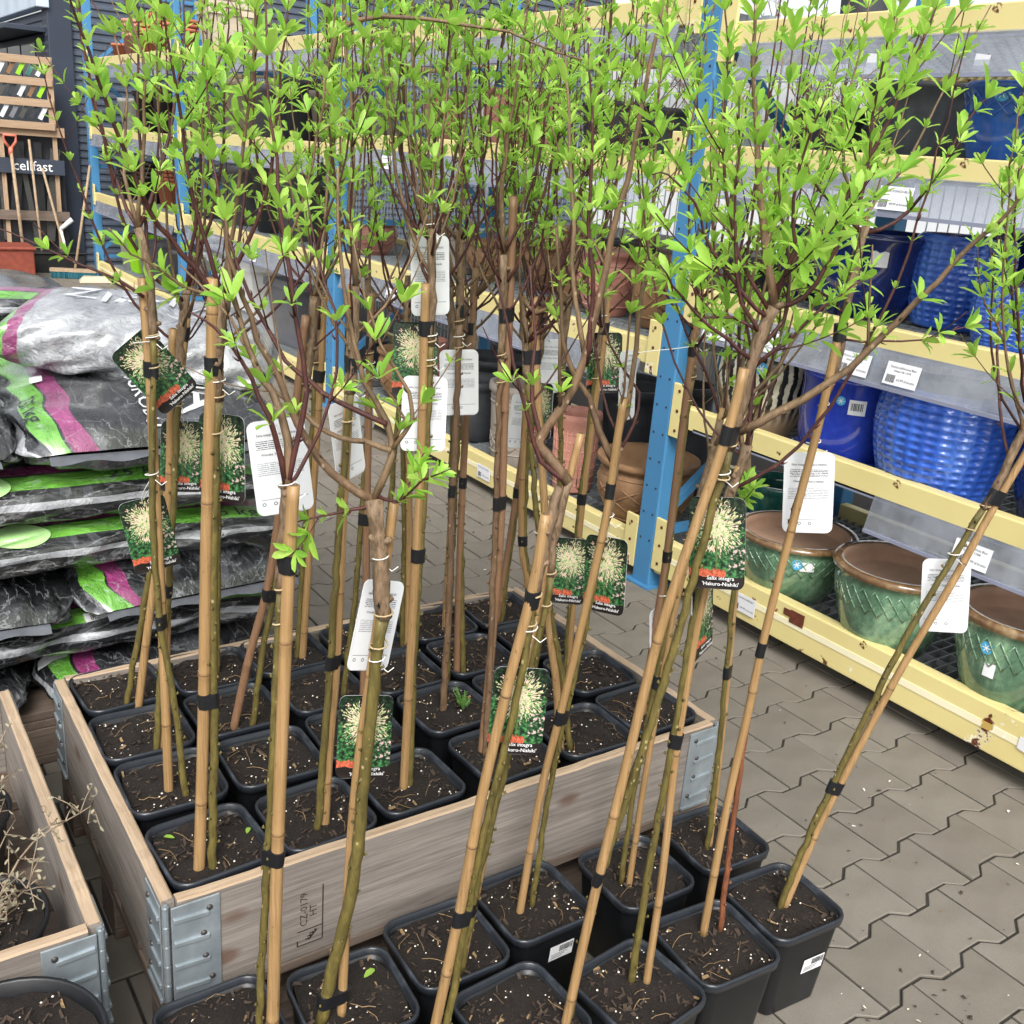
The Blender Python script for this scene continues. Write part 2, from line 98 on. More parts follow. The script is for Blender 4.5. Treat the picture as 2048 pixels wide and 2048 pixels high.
 'GC': {'pot': 'G3', 'trunk': [(0.425, -0.203, 0.18), (0.44, -0.214, 0.386), (0.463, -0.23, 0.587), (0.482, -0.243, 0.754), (0.495, -0.253, 0.884), (0.497, -0.254, 0.982), (0.507, -0.261, 1.058)], 'cane': [(0.432, -0.19, 0.162), (0.462, -0.211, 0.517), (0.483, -0.226, 0.718), (0.501, -0.238, 0.927), (0.513, -0.247, 1.034), (0.524, -0.254, 1.121)], 'tapes': [(0.424, -0.193, 0.309)], 'tr': 0.0048, 'cr': 0.0063, 'br': [{'p': [(0.507, -0.261, 1.058), (0.483, -0.249, 1.069), (0.46, -0.237, 1.109), (0.438, -0.227, 1.178), (0.414, -0.214, 1.262), (0.396, -0.207, 1.329)], 'd': 0.2, 'r': 0.0045, 'l0': 0.35}, {'p': [(0.505, -0.26, 1.054), (0.478, -0.24, 1.09), (0.467, -0.233, 1.111), (0.49, -0.249, 1.158), (0.511, -0.264, 1.225), (0.519, -0.269, 1.31), (0.531, -0.278, 1.418), (0.538, -0.283, 1.495), (0.545, -0.288, 1.592), (0.552, -0.293, 1.674)], 'd': 0.5, 'r': 0.0085, 'l0': 0.6}, {'p': [(0.511, -0.264, 1.225), (0.499, -0.243, 1.306), (0.496, -0.229, 1.392), (0.493, -0.214, 1.476), (0.489, -0.199, 1.57), (0.483, -0.182, 1.66)], 'd': 0.8, 'r': 0.004, 'l0': 0.4}, {'p': [(0.478, -0.24, 1.09), (0.466, -0.215, 1.159), (0.471, -0.202, 1.244), (0.466, -0.183, 1.339)], 'd': 0.3, 'r': 0.004, 'l0': 0.35}, {'p': [(0.512, -0.265, 1.218), (0.508, -0.271, 1.31), (0.49, -0.268, 1.403), (0.482, -0.271, 1.509), (0.464, -0.268, 1.607)], 'd': 0.9, 'r': 0.004, 'l0': 0.35}], 'nr': 0, 'spread': 0.35, 'L': (0.45, 0.75), 'bark': 'olive', 'lean': (0, 0), 'l0': 0.35, 'cc': 0},
 'GC2': {'pot': 'G11', 'trunk': [(0.324, -0.316, 0.18), (0.342, -0.329, 0.432), (0.359, -0.341, 0.624), (0.379, -0.355, 0.794), (0.389, -0.362, 0.942), (0.392, -0.365, 1.008), (0.397, -0.368, 1.055), (0.403, -0.372, 1.094)], 'cane': [(0.306, -0.309, 0.177), (0.33, -0.326, 0.434), (0.346, -0.337, 0.635), (0.366, -0.351, 0.819), (0.383, -0.363, 0.958), (0.389, -0.368, 1.059)], 'tapes': [(0.387, -0.363, 0.955), (0.334, -0.326, 0.446)], 'tr': 0.0058, 'cr': 0.0078, 'br': [], 'nr': 0, 'spread': 0.35, 'L': (0.45, 0.75), 'bark': 'olive', 'lean': (0, 0), 'l0': 0.35, 'cc': 0},
 'GD': {'pot': 'G4', 'trunk': [(0.618, -0.132, 0.18), (0.627, -0.138, 0.428), (0.641, -0.148, 0.609), (0.655, -0.158, 0.778), (0.665, -0.166, 0.945), (0.668, -0.167, 1.033), (0.67, -0.169, 1.101)], 'cane': [(0.595, -0.128, 0.163), (0.609, -0.138, 0.434), (0.627, -0.151, 0.614), (0.643, -0.162, 0.782), (0.657, -0.172, 0.948), (0.66, -0.174, 1.061), (0.663, -0.176, 1.143)], 'tapes': [(0.635, -0.15, 0.586), (0.663, -0.17, 0.986)], 'tr': 0.0051, 'cr': 0.0069, 'br': [{'p': [(0.667, -0.167, 1.037), (0.646, -0.147, 1.084), (0.631, -0.131, 1.136), (0.603, -0.106, 1.189), (0.592, -0.093, 1.282), (0.58, -0.081, 1.38)], 'd': 0.3, 'r': 0.0065, 'l0': 0.35}, {'p': [(0.67, -0.169, 1.101), (0.68, -0.171, 1.15), (0.682, -0.167, 1.293), (0.685, -0.165, 1.413), (0.68, -0.156, 1.555), (0.681, -0.152, 1.689)], 'd': 1.0, 'r': 0.005, 'l0': 0.35}, {'p': [(0.67, -0.169, 1.05), (0.692, -0.172, 1.1), (0.7, -0.166, 1.148), (0.664, -0.128, 1.215), (0.649, -0.105, 1.315), (0.623, -0.074, 1.388)], 'd': 0.4, 'r': 0.003, 'l0': 0.35}], 'nr': 2, 'spread': 0.35, 'L': (0.45, 0.75), 'bark': 'olive', 'lean': (0, 0), 'l0': 0.35, 'cc': 0},
 'GE': {'pot': 'G5', 'trunk': [(0.806, -0.161, 0.18), (0.808, -0.162, 0.384), (0.813, -0.166, 0.53), (0.822, -0.172, 0.71), (0.832, -0.179, 0.86), (0.844, -0.188, 0.983), (0.855, -0.196, 1.101)], 'cane': [(0.819, -0.17, 0.148), (0.821, -0.171, 0.385), (0.824, -0.174, 0.553), (0.829, -0.177, 0.741), (0.839, -0.184, 0.87), (0.849, -0.191, 1.002), (0.855, -0.195, 1.119)], 'tapes': [(0.847, -0.19, 0.986), (0.835, -0.181, 0.607)], 'tr': 0.0051, 'cr': 0.0059, 'br': [{'p': [(0.855, -0.196, 1.101), (0.826, -0.175, 1.176), (0.8, -0.157, 1.224), (0.773, -0.137, 1.287), (0.756, -0.125, 1.389)], 'd': 0.8, 'r': 0.003, 'l0': 0.35}, {'p': [(0.857, -0.197, 1.101), (0.86, -0.19, 1.22), (0.83, -0.159, 1.354), (0.813, -0.138, 1.492), (0.809, -0.126, 1.602)], 'd': 1.0, 'r': 0.003, 'l0': 0.35}], 'nr': 6, 'spread': 0.35, 'L': (0.45, 0.75), 'bark': 'olive', 'lean': (0, 0), 'l0': 0.35, 'cc': 0},
 'GF': {'pot': 'G10', 'trunk': [(0.526, -0.369, 0.18), (0.535, -0.375, 0.375), (0.551, -0.386, 0.514), (0.574, -0.403, 0.682), (0.594, -0.417, 0.845), (0.61, -0.429, 1.02), (0.625, -0.439, 1.16), (0.632, -0.444, 1.25), (0.64, -0.45, 1.3), (0.646, -0.454, 1.324)], 'cane': [(0.513, -0.374, 0.15), (0.531, -0.387, 0.426), (0.548, -0.399, 0.643), (0.566, -0.412, 0.865), (0.589, -0.428, 1.03), (0.609, -0.442, 1.162), (0.616, -0.448, 1.248)], 'tapes': [(0.537, -0.384, 0.47), (0.617, -0.441, 1.169)], 'tr': 0.0065, 'cr': 0.0074, 'br': [{'p': [(0.646, -0.454, 1.324), (0.626, -0.445, 1.386), (0.609, -0.438, 1.446), (0.595, -0.433, 1.522), (0.579, -0.426, 1.593), (0.569, -0.424, 1.667)], 'd': 2.2, 'r': 0.0065, 'l0': 0.1}, {'p': [(0.642, -0.451, 1.31), (0.611, -0.44, 1.335), (0.575, -0.424, 1.371), (0.549, -0.416, 1.406), (0.529, -0.412, 1.441), (0.496, -0.398, 1.468), (0.476, -0.394, 1.467)], 'd': 0.8, 'r': 0.003, 'l0': 0.3}, {'p': [(0.632, -0.444, 1.257), (0.593, -0.432, 1.282), (0.549, -0.416, 1.313), (0.517, -0.408, 1.344), (0.493, -0.407, 1.368)], 'd': 1.0, 'r': 0.003, 'l0': 0.3}, {'p': [(0.63, -0.443, 1.164), (0.658, -0.478, 1.198), (0.691, -0.517, 1.237), (0.716, -0.55, 1.287), (0.73, -0.575, 1.329), (0.746, -0.602, 1.376), (0.757, -0.625, 1.418), (0.765, -0.646, 1.446), (0.774, -0.668, 1.487)], 'd': 1.0, 'r': 0.006, 'l0': 0.45}, {'p': [(0.641, -0.451, 1.336), (0.66, -0.468, 1.389), (0.683, -0.489, 1.429), (0.698, -0.503, 1.484), (0.715, -0.519, 1.55), (0.725, -0.531, 1.617), (0.732, -0.54, 1.671)], 'd': 1.8, 'r': 0.0045, 'l0': 0.2}, {'p': [(0.646, -0.454, 1.324), (0.668, -0.48, 1.34), (0.677, -0.497, 1.38), (0.683, -0.511, 1.431), (0.686, -0.523, 1.502), (0.675, -0.526, 1.585), (0.672, -0.534, 1.648)], 'd': 1.6, 'r': 0.0035, 'l0': 0.2}, {'p': [(0.643, -0.452, 1.317), (0.605, -0.418, 1.383), (0.59, -0.4, 1.455), (0.583, -0.387, 1.537), (0.582, -0.379, 1.617), (0.577, -0.368, 1.678)], 'd': 1.6, 'r': 0.003, 'l0': 0.25}, {'p': [(0.64, -0.45, 1.284), (0.605, -0.438, 1.328), (0.581, -0.433, 1.402), (0.566, -0.434, 1.491), (0.551, -0.436, 1.574)], 'd': 1.5, 'r': 0.003, 'l0': 0.25}, {'p': [(0.636, -0.447, 1.27), (0.664, -0.457, 1.311), (0.668, -0.45, 1.362), (0.65, -0.428, 1.465), (0.649, -0.417, 1.555), (0.654, -0.411, 1.641)], 'd': 1.5, 'r': 0.003, 'l0': 0.25}, {'p': [(0.636, -0.447, 1.25), (0.66, -0.473, 1.288), (0.672, -0.491, 1.316), (0.688, -0.512, 1.345), (0.709, -0.535, 1.373)], 'd': 1.5, 'r': 0.003, 'l0': 0.2}, {'p': [(0.645, -0.453, 1.32), (0.645, -0.472, 1.396), (0.624, -0.475, 1.45), (0.619, -0.49, 1.525), (0.616, -0.506, 1.563)], 'd': 1.5, 'r': 0.003, 'l0': 0.2}, {'p': [(0.639, -0.449, 1.29), (0.6, -0.429, 1.308), (0.569, -0.415, 1.306), (0.535, -0.4, 1.33)], 'd': 1.3, 'r': 0.0025, 'l0': 0.2}], 'nr': 0, 'spread': 0.35, 'L': (0.45, 0.75), 'bark': 'olive', 'lean': (0, 0), 'l0': 0.35, 'cc': 0},
 'GG': {'pot': 'G9', 'trunk': [(0.661, -0.363, 0.18), (0.663, -0.365, 0.418), (0.668, -0.368, 0.577), (0.671, -0.371, 0.708), (0.672, -0.371, 0.85), (0.681, -0.378, 0.983), (0.697, -0.39, 1.079), (0.704, -0.394, 1.126)], 'cane': [(0.682, -0.378, 0.18), (0.681, -0.378, 0.41), (0.676, -0.374, 0.607), (0.676, -0.375, 0.763), (0.679, -0.377, 0.876), (0.69, -0.384, 1.016), (0.699, -0.39, 1.095)], 'tapes': [(0.674, -0.373, 0.663)], 'tr': 0.006, 'cr': 0.0063, 'br': [{'p': [(0.704, -0.394, 1.126), (0.706, -0.381, 1.226), (0.692, -0.355, 1.321), (0.681, -0.332, 1.394), (0.655, -0.298, 1.45)], 'd': 0.8, 'r': 0.003, 'l0': 0.35}], 'nr': 5, 'spread': 0.35, 'L': (0.45, 0.75), 'bark': 'olive', 'lean': (0, 0), 'l0': 0.35, 'cc': 0},
 'GH': {'pot': 'G6', 'trunk': [(1.027, -0.167, 0.18), (1.02, -0.162, 0.4), (1.012, -0.156, 0.585), (1.003, -0.15, 0.758), (0.996, -0.145, 0.882), (0.993, -0.143, 0.991), (0.988, -0.14, 1.067)], 'cane': [(1.039, -0.163, 0.18), (1.03, -0.157, 0.43), (1.022, -0.151, 0.602), (1.012, -0.144, 0.786), (1.005, -0.139, 0.909), (1.001, -0.136, 0.998)], 'tapes': [(1.016, -0.153, 0.584), (1.002, -0.143, 0.941)], 'tr': 0.0054, 'cr': 0.0053, 'br': [{'p': [(0.992, -0.142, 0.912), (0.981, -0.153, 0.946), (0.977, -0.168, 0.981)], 'd': 2.5, 'r': 0.002, 'l0': 0.1}], 'nr': 5, 'spread': 0.35, 'L': (0.45, 0.75), 'bark': 'olive', 'lean': (0, 0), 'l0': 0.35, 'cc': 0},
 'GI': {'pot': 'G8', 'trunk': [(0.884, -0.349, 0.18), (0.875, -0.342, 0.431), (0.87, -0.339, 0.679), (0.876, -0.343, 0.823), (0.884, -0.349, 0.995), (0.895, -0.356, 1.13), (0.904, -0.363, 1.243), (0.902, -0.361, 1.312), (0.906, -0.364, 1.365), (0.906, -0.365, 1.42)], 'cane': [(0.852, -0.338, 0.18), (0.855, -0.34, 0.458), (0.861, -0.345, 0.634), (0.866, -0.348, 0.79), (0.877, -0.356, 0.981), (0.886, -0.363, 1.133), (0.89, -0.366, 1.271)], 'tapes': [(0.871, -0.345, 0.763), (0.897, -0.364, 1.261)], 'tr': 0.0049, 'cr': 0.0069, 'br': [{'p': [(0.906, -0.365, 1.42), (0.894, -0.356, 1.447), (0.903, -0.362, 1.508), (0.916, -0.371, 1.577), (0.924, -0.377, 1.637), (0.931, -0.382, 1.695)], 'd': 2.0, 'r': 0.004, 'l0': 0.2}, {'p': [(0.908, -0.366, 1.409), (0.935, -0.393, 1.427), (0.954, -0.413, 1.464), (0.969, -0.431, 1.521), (0.978, -0.445, 1.569), (0.99, -0.461, 1.6)], 'd': 1.5, 'r': 0.0032, 'l0': 0.2}, {'p': [(0.906, -0.364, 1.365), (0.919, -0.358, 1.437), (0.965, -0.375, 1.519), (1.001, -0.386, 1.618), (1.042, -0.399, 1.715)], 'd': 0.8, 'r': 0.003, 'l0': 0.2}, {'p': [(0.905, -0.363, 1.259), (0.938, -0.402, 1.261), (0.976, -0.444, 1.272), (0.998, -0.476, 1.29), (1.031, -0.515, 1.312)], 'd': 0.7, 'r': 0.002, 'l0': 0.15}, {'p': [(0.906, -0.365, 1.42), (0.883, -0.339, 1.484), (0.873, -0.323, 1.552), (0.884, -0.321, 1.64), (0.891, -0.317, 1.706)], 'd': 1.8, 'r': 0.003, 'l0': 0.15}, {'p': [(0.906, -0.364, 1.409), (0.876, -0.337, 1.441), (0.844, -0.308, 1.48), (0.834, -0.295, 1.535), (0.846, -0.297, 1.604)], 'd': 1.6, 'r': 0.003, 'l0': 0.2}, {'p': [(0.904, -0.363, 1.35), (0.854, -0.348, 1.384), (0.822, -0.346, 1.433), (0.78, -0.336, 1.472)], 'd': 1.5, 'r': 0.0025, 'l0': 0.2}, {'p': [(0.906, -0.365, 1.29), (0.867, -0.353, 1.319), (0.83, -0.343, 1.332), (0.791, -0.332, 1.316)], 'd': 1.3, 'r': 0.0025, 'l0': 0.2}], 'nr': 0, 'spread': 0.35, 'L': (0.45, 0.75), 'bark': 'red', 'lean': (0, 0), 'l0': 0.35, 'cc': 0},
 'GJ': {'pot': 'G7', 'trunk': [(1.026, -0.36, 0.18), (1.046, -0.374, 0.335), (1.068, -0.389, 0.457), (1.097, -0.41, 0.616), (1.128, -0.432, 0.772), (1.165, -0.458, 0.911), (1.194, -0.479, 1.019), (1.217, -0.495, 1.148)], 'cane': [(1.037, -0.362, 0.18), (1.06, -0.379, 0.345), (1.08, -0.393, 0.45), (1.128, -0.427, 0.679), (1.172, -0.458, 0.853), (1.207, -0.483, 1.006), (1.235, -0.503, 1.115)], 'tapes': [(1.07, -0.388, 0.45), (1.2, -0.48, 1.006)], 'tr': 0.0058, 'cr': 0.0069, 'br': [{'p': [(1.217, -0.495, 1.114), (1.178, -0.479, 1.206), (1.146, -0.469, 1.262), (1.121, -0.464, 1.294), (1.083, -0.449, 1.346), (1.06, -0.445, 1.406)], 'd': 1.0, 'r': 0.003, 'l0': 0.2}, {'p': [(1.209, -0.489, 1.173), (1.173, -0.479, 1.263), (1.135, -0.467, 1.364), (1.102, -0.459, 1.488), (1.088, -0.465, 1.537)], 'd': 1.2, 'r': 0.003, 'l0': 0.2}, {'p': [(1.196, -0.48, 1.222), (1.153, -0.437, 1.391), (1.137, -0.414, 1.487)], 'd': 1.2, 'r': 0.003, 'l0': 0.2}], 'nr': 5, 'spread': 0.35, 'L': (0.45, 0.75), 'bark': 'olive', 'lean': (0, 0), 'l0': 0.35, 'cc': 0},
}
TAGS = [
 {'t': 'T3', 'c': (0.093, 0.334, 0.827), 'side': 'P', 'yaw': 12, 'roll': -10, 's': 1.0, 'k': (0.094, 0.296, 0.935)},
 {'t': 'T2', 'c': (0.182, 0.433, 0.926), 'side': 'P', 'yaw': 5, 'roll': 4, 's': 1.0, 'k': (0.17, 0.404, 1.032)},
 {'t': 'T4', 'c': (0.133, 0.078, 1.03), 'side': 'P', 'yaw': -35, 'roll': -4, 's': 1.0, 'k': (0.12, 0.051, 1.142)},
 {'t': 'T3', 'c': (0.111, 0.327, 1.106), 'side': 'P', 'yaw': 20, 'roll': -38, 's': 1.0, 'k': (0.1, 0.293, 1.164)},
 {'t': 'GB', 'c': (0.243, -0.183, 0.679), 'side': 'P', 'yaw': 5, 'roll': 2, 's': 1.0, 'k': (0.233, -0.219, 0.813)},
 {'t': 'GC2', 'c': (0.399, -0.333, 0.759), 'side': 'P', 'yaw': 8, 'roll': 2, 's': 1.0, 'k': (0.382, -0.358, 0.888)},
 {'t': 'T17', 'c': (0.782, 0.061, 0.748), 'side': 'P', 'yaw': 10, 'roll': 3, 's': 1.0, 'k': (0.787, 0.131, 0.805)},
 {'t': 'GD', 'c': (0.691, -0.147, 0.838), 'side': 'P', 'yaw': -25, 'roll': -6, 's': 1.0, 'k': (0.662, -0.163, 0.94)},
 {'t': 'GF', 'c': (0.647, -0.418, 0.999), 'side': 'P', 'yaw': -5, 'roll': -8, 's': 1.08, 'k': (0.621, -0.436, 1.102)},
 {'t': 'GG', 'c': (0.705, -0.358, 0.854), 'side': 'P', 'yaw': 70, 'roll': -4, 's': 1.0, 'k': (0.677, -0.375, 0.942)},
 {'t': 'T10', 'c': (0.505, 0.186, 1.134), 'side': 'P', 'yaw': 5, 'roll': 0, 's': 1.0, 'k': (0.486, 0.125, 1.187)},
 {'t': 'T16', 'c': (1.055, 0.347, 1.071), 'side': 'P', 'yaw': 15, 'roll': -3, 's': 1.0, 'k': (1.029, 0.329, 1.17)},
 {'t': 'T15', 'c': (1.035, 0.533, 0.922), 'side': 'P', 'yaw': -45, 'roll': -8, 's': 1.0, 'k': (1.008, 0.552, 1.025)},
 {'t': 'T10', 'c': (0.503, 0.144, 1.051), 'side': 'W', 'yaw': 5, 'roll': 0, 's': 1.0, 'k': (0.489, 0.124, 1.139)},
 {'t': 'T11', 'c': (0.7, 0.355, 1.047), 'side': 'W', 'yaw': 8, 'roll': -3, 's': 1.0, 'k': (0.678, 0.334, 1.137)},
 {'t': 'T15', 'c': (1.037, 0.605, 0.878), 'side': 'W', 'yaw': 35, 'roll': 8, 's': 1.0, 'k': (1.005, 0.554, 1.025)},
 {'t': 'T18', 'c': (0.886, 0.073, 1.093), 'side': 'W', 'yaw': 68, 'roll': 3, 's': 1.0, 'k': (0.984, 0.188, 1.143)},
 {'t': 'GI', 'c': (0.92, -0.34, 1.013), 'side': 'W', 'yaw': 6, 'roll': -7, 's': 1.0, 'k': (0.905, -0.364, 1.09)},
 {'t': 'GJ', 'c': (1.194, -0.442, 0.828), 'side': 'W', 'yaw': 10, 'roll': -8, 's': 1.0, 'k': (1.156, -0.452, 0.919)},
 {'t': 'T18', 'c': (1.101, 0.129, 0.52), 'side': 'W', 'yaw': 70, 'roll': -4, 's': 1.0, 'k': (1.09, 0.112, 0.611)},
 {'t': 'GB', 'c': (0.259, -0.176, 0.848), 'side': 'W', 'yaw': 40, 'roll': 18, 's': 1.0, 'k': (0.228, -0.215, 0.964)},
 {'t': 'GA', 'c': (0.157, -0.084, 1.062), 'side': 'W', 'yaw': 10, 'roll': -6, 's': 1.0, 'k': (0.121, -0.205, 1.161)},
 {'t': 'T8', 'c': (0.335, 0.087, 1.037), 'side': 'W', 'yaw': 55, 'roll': -5, 's': 1.0, 'k': (0.324, 0.059, 1.12)},
 {'t': 'T10', 'c': (0.515, 0.166, 1.278), 'side': 'W', 'yaw': 35, 'roll': 0, 's': 1.0, 'k': (0.487, 0.125, 1.357)},
 {'t': 'T9', 'c': (0.57, 0.502, 0.981), 'side': 'W', 'yaw': 68, 'roll': -5, 's': 1.0, 'k': (0.561, 0.472, 1.063)},
 {'t': 'T14', 'c': (1.119, 0.63, 1.003), 'side': 'W', 'yaw': 30, 'roll': 3, 's': 1.0, 'k': (1.079, 0.609, 1.097)},
]
GLAZED = [
 {'k': 'green', 'x': 2.2943, 'y': 0.7475, 'z': 0.15, 'r': 0.2004, 'h': 0.2203},
 {'k': 'green', 'x': 2.2706, 'y': 0.337, 'z': 0.15, 'r': 0.1912, 'h': 0.2611},
 {'k': 'green', 'x': 2.2787, 'y': -0.0616, 'z': 0.15, 'r': 0.1824, 'h': 0.2758},
 {'k': 'teal', 'x': 2.6, 'y': 1.3083, 'z': 0.15, 'r': 0.125, 'h': 0.1453},
 {'k': 'stripe', 'x': 2.2977, 'y': 0.9888, 'z': 0.64, 'r': 0.1784, 'h': 0.2967},
 {'k': 'stripe', 'x': 2.62, 'y': 1.702, 'z': 0.64, 'r': 0.097, 'h': 0.1771},
 {'k': 'plain', 'x': 2.3228, 'y': 0.6511, 'z': 0.64, 'r': 0.1599, 'h': 0.2822},
 {'k': 'dimple', 'x': 2.3264, 'y': 0.3149, 'z': 0.64, 'r': 0.2039, 'h': 0.3111},
 {'k': 'darkblue', 'x': 2.38, 'y': -0.014, 'z': 0.64, 'r': 0.1364, 'h': 0.2093},
 {'k': 'darkblue', 'x': 2.4119, 'y': 0.8443, 'z': 1.08, 'r': 0.2009, 'h': 0.2551},
 {'k': 'darkblue', 'x': 2.458, 'y': 1.1925, 'z': 1.08, 'r': 0.1443, 'h': 0.2374},
 {'k': 'darkblue', 'x': 2.75, 'y': 0.4821, 'z': 1.08, 'r': 0.1371, 'h': 0.2831},
 {'k': 'dimple', 'x': 2.6174, 'y': 0.5808, 'z': 1.08, 'r': 0.148, 'h': 0.2687},
 {'k': 'dimple', 'x': 2.3, 'y': 0.1896, 'z': 1.08, 'r': 0.1076, 'h': 0.1683},
 {'k': 'ribbed', 'x': 2.55, 'y': 0.7574, 'z': 1.52, 'r': 0.1734, 'h': 0.2414},
 {'k': 'drip', 'x': 2.38, 'y': 0.3567, 'z': 1.52, 'r': 0.1358, 'h': 0.226},
 {'k': 'bowl', 'x': 2.45, 'y': 1.0346, 'z': 1.52, 'r': 0.1287, 'h': 0.1658},
 {'k': 'bowl', 'x': 2.5, 'y': 1.3825, 'z': 1.52, 'r': 0.1383, 'h': 0.1782},
 {'k': 'darkpot', 'x': 2.45, 'y': 0.9676, 'z': 1.875, 'r': 0.0802, 'h': 0.1783},
 {'k': 'terracotta', 'x': 2.4063, 'y': 1.9708, 'z': 0.875, 'r': 0.1392, 'h': 0.2634},
 {'k': 'carved', 'x': 2.5285, 'y': 1.8008, 'z': 0.875, 'r': 0.1328, 'h': 0.2688},
 {'k': 'carved', 'x': 2.5, 'y': 2.9965, 'z': 0.875, 'r': 0.1428, 'h': 0.1874},
 {'k': 'carved', 'x': 2.6, 'y': 2.6823, 'z': 0.875, 'r': 0.131, 'h': 0.2063},
 {'k': 'greyclay', 'x': 2.5, 'y': 3.6135, 'z': 0.875, 'r': 0.1489, 'h': 0.2171},
 {'k': 'terracotta', 'x': 2.6, 'y': 4.4543, 'z': 0.875, 'r': 0.1473, 'h': 0.2025},
 {'k': 'carved', 'x': 2.3251, 'y': 1.5347, 'z': 0.12, 'r': 0.204, 'h': 0.2774},
 {'k': 'pinkrib', 'x': 2.3056, 'y': 2.0065, 'z': 0.12, 'r': 0.1061, 'h': 0.3429},
 {'k': 'pinkstripe', 'x': 2.1895, 'y': 3.2678, 'z': 0.12, 'r': 0.1347, 'h': 0.4041},
 {'k': 'greypink', 'x': 2.1929, 'y': 2.3506, 'z': 0.12, 'r': 0.1508, 'h': 0.3761},
 {'k': 'blackpot', 'x': 2.6, 'y': 4.5966, 'z': 0.12, 'r': 0.1611, 'h': 0.1769},
 {'k': 'blackpot', 'x': 2.7, 'y': 3.7523, 'z': 0.12, 'r': 0.1229, 'h': 0.2517},
 {'k': 'blackpot', 'x': 2.62, 'y': 3.1246, 'z': 0.12, 'r': 0.192, 'h': 0.3433},
 {'k': 'blackpot', 'x': 2.66, 'y': 2.0829, 'z': 0.12, 'r': 0.1351, 'h': 0.399},
 {'k': 'blackpot', 'x': 2.8, 'y': 2.8092, 'z': 0.12, 'r': 0.1083, 'h': 0.3494},
 {'k': 'blackpot', 'x': 2.7, 'y': 1.776, 'z': 0.12, 'r': 0.1078, 'h': 0.339},
 {'k': 'pinkvase', 'x': 2.4, 'y': 2.5238, 'z': 1.48, 'r': 0.0735, 'h': 0.2591},
 {'k': 'pinkvase', 'x': 2.5, 'y': 3.5545, 'z': 1.48, 'r': 0.1082, 'h': 0.2452},
 {'k': 'greyclay', 'x': 2.5, 'y': 4.1814, 'z': 1.48, 'r': 0.1257, 'h': 0.2303},
 {'k': 'darkpot', 'x': 2.45, 'y': 1.7835, 'z': 1.48, 'r': 0.0767, 'h': 0.1975},
 {'k': 'darkpot', 'x': 2.6, 'y': 2.3798, 'z': 1.48, 'r': 0.0906, 'h': 0.2351},
 {'k': 'whitepot', 'x': 2.6, 'y': 3.2235, 'z': 1.48, 'r': 0.1236, 'h': 0.2426},
]

# ------------------------------------------------------------------ helpers
TXT = {}
def make_texts(strings):
    obs = []
    for s in strings:
        cu = bpy.data.curves.new('t', 'FONT'); cu.body = s; cu.size = 1.0; cu.resolution_u = 2; cu.align_x = 'CENTER'; cu.align_y = 'CENTER'
        o = bpy.data.objects.new('t', cu); COL.objects.link(o); obs.append((s, o, cu))
    dg = bpy.context.evaluated_depsgraph_get()
    for s, o, cu in obs:
        me = bpy.data.meshes.new_from_object(o.evaluated_get(dg))
        TXT[s] = ([tuple(v.co) for v in me.vertices], [tuple(p.vertices) for p in me.polygons])
        bpy.data.meshes.remove(me)
    for s, o, cu in obs:
        bpy.data.objects.remove(o); bpy.data.curves.remove(cu)
PRICES = ['Donica szkliwiona Blue', '189,99 zł brutto', '63,99 zł brutto', '254,99 zł brutto', '139,99 zł brutto', '49,99 zł brutto', 'Galaxis NB 17692', 'Galaxis NB 17678', 'Galaxis S, 17688', 'NYX DONICA MONET', 'POŁNIX DONICA BLUE']
make_texts(PRICES+['Salix integra', "'Hakuro-Nishiki'", "Salix integra 'Hakuro-Nishiki'", "Wierzba 'Hakuro-Nishiki'", '25 kg', 'TWOJEGO OGRODU', 'ZIEMIA', 'naturalny', 'CZ-0179', 'HT', 'cellfast'])

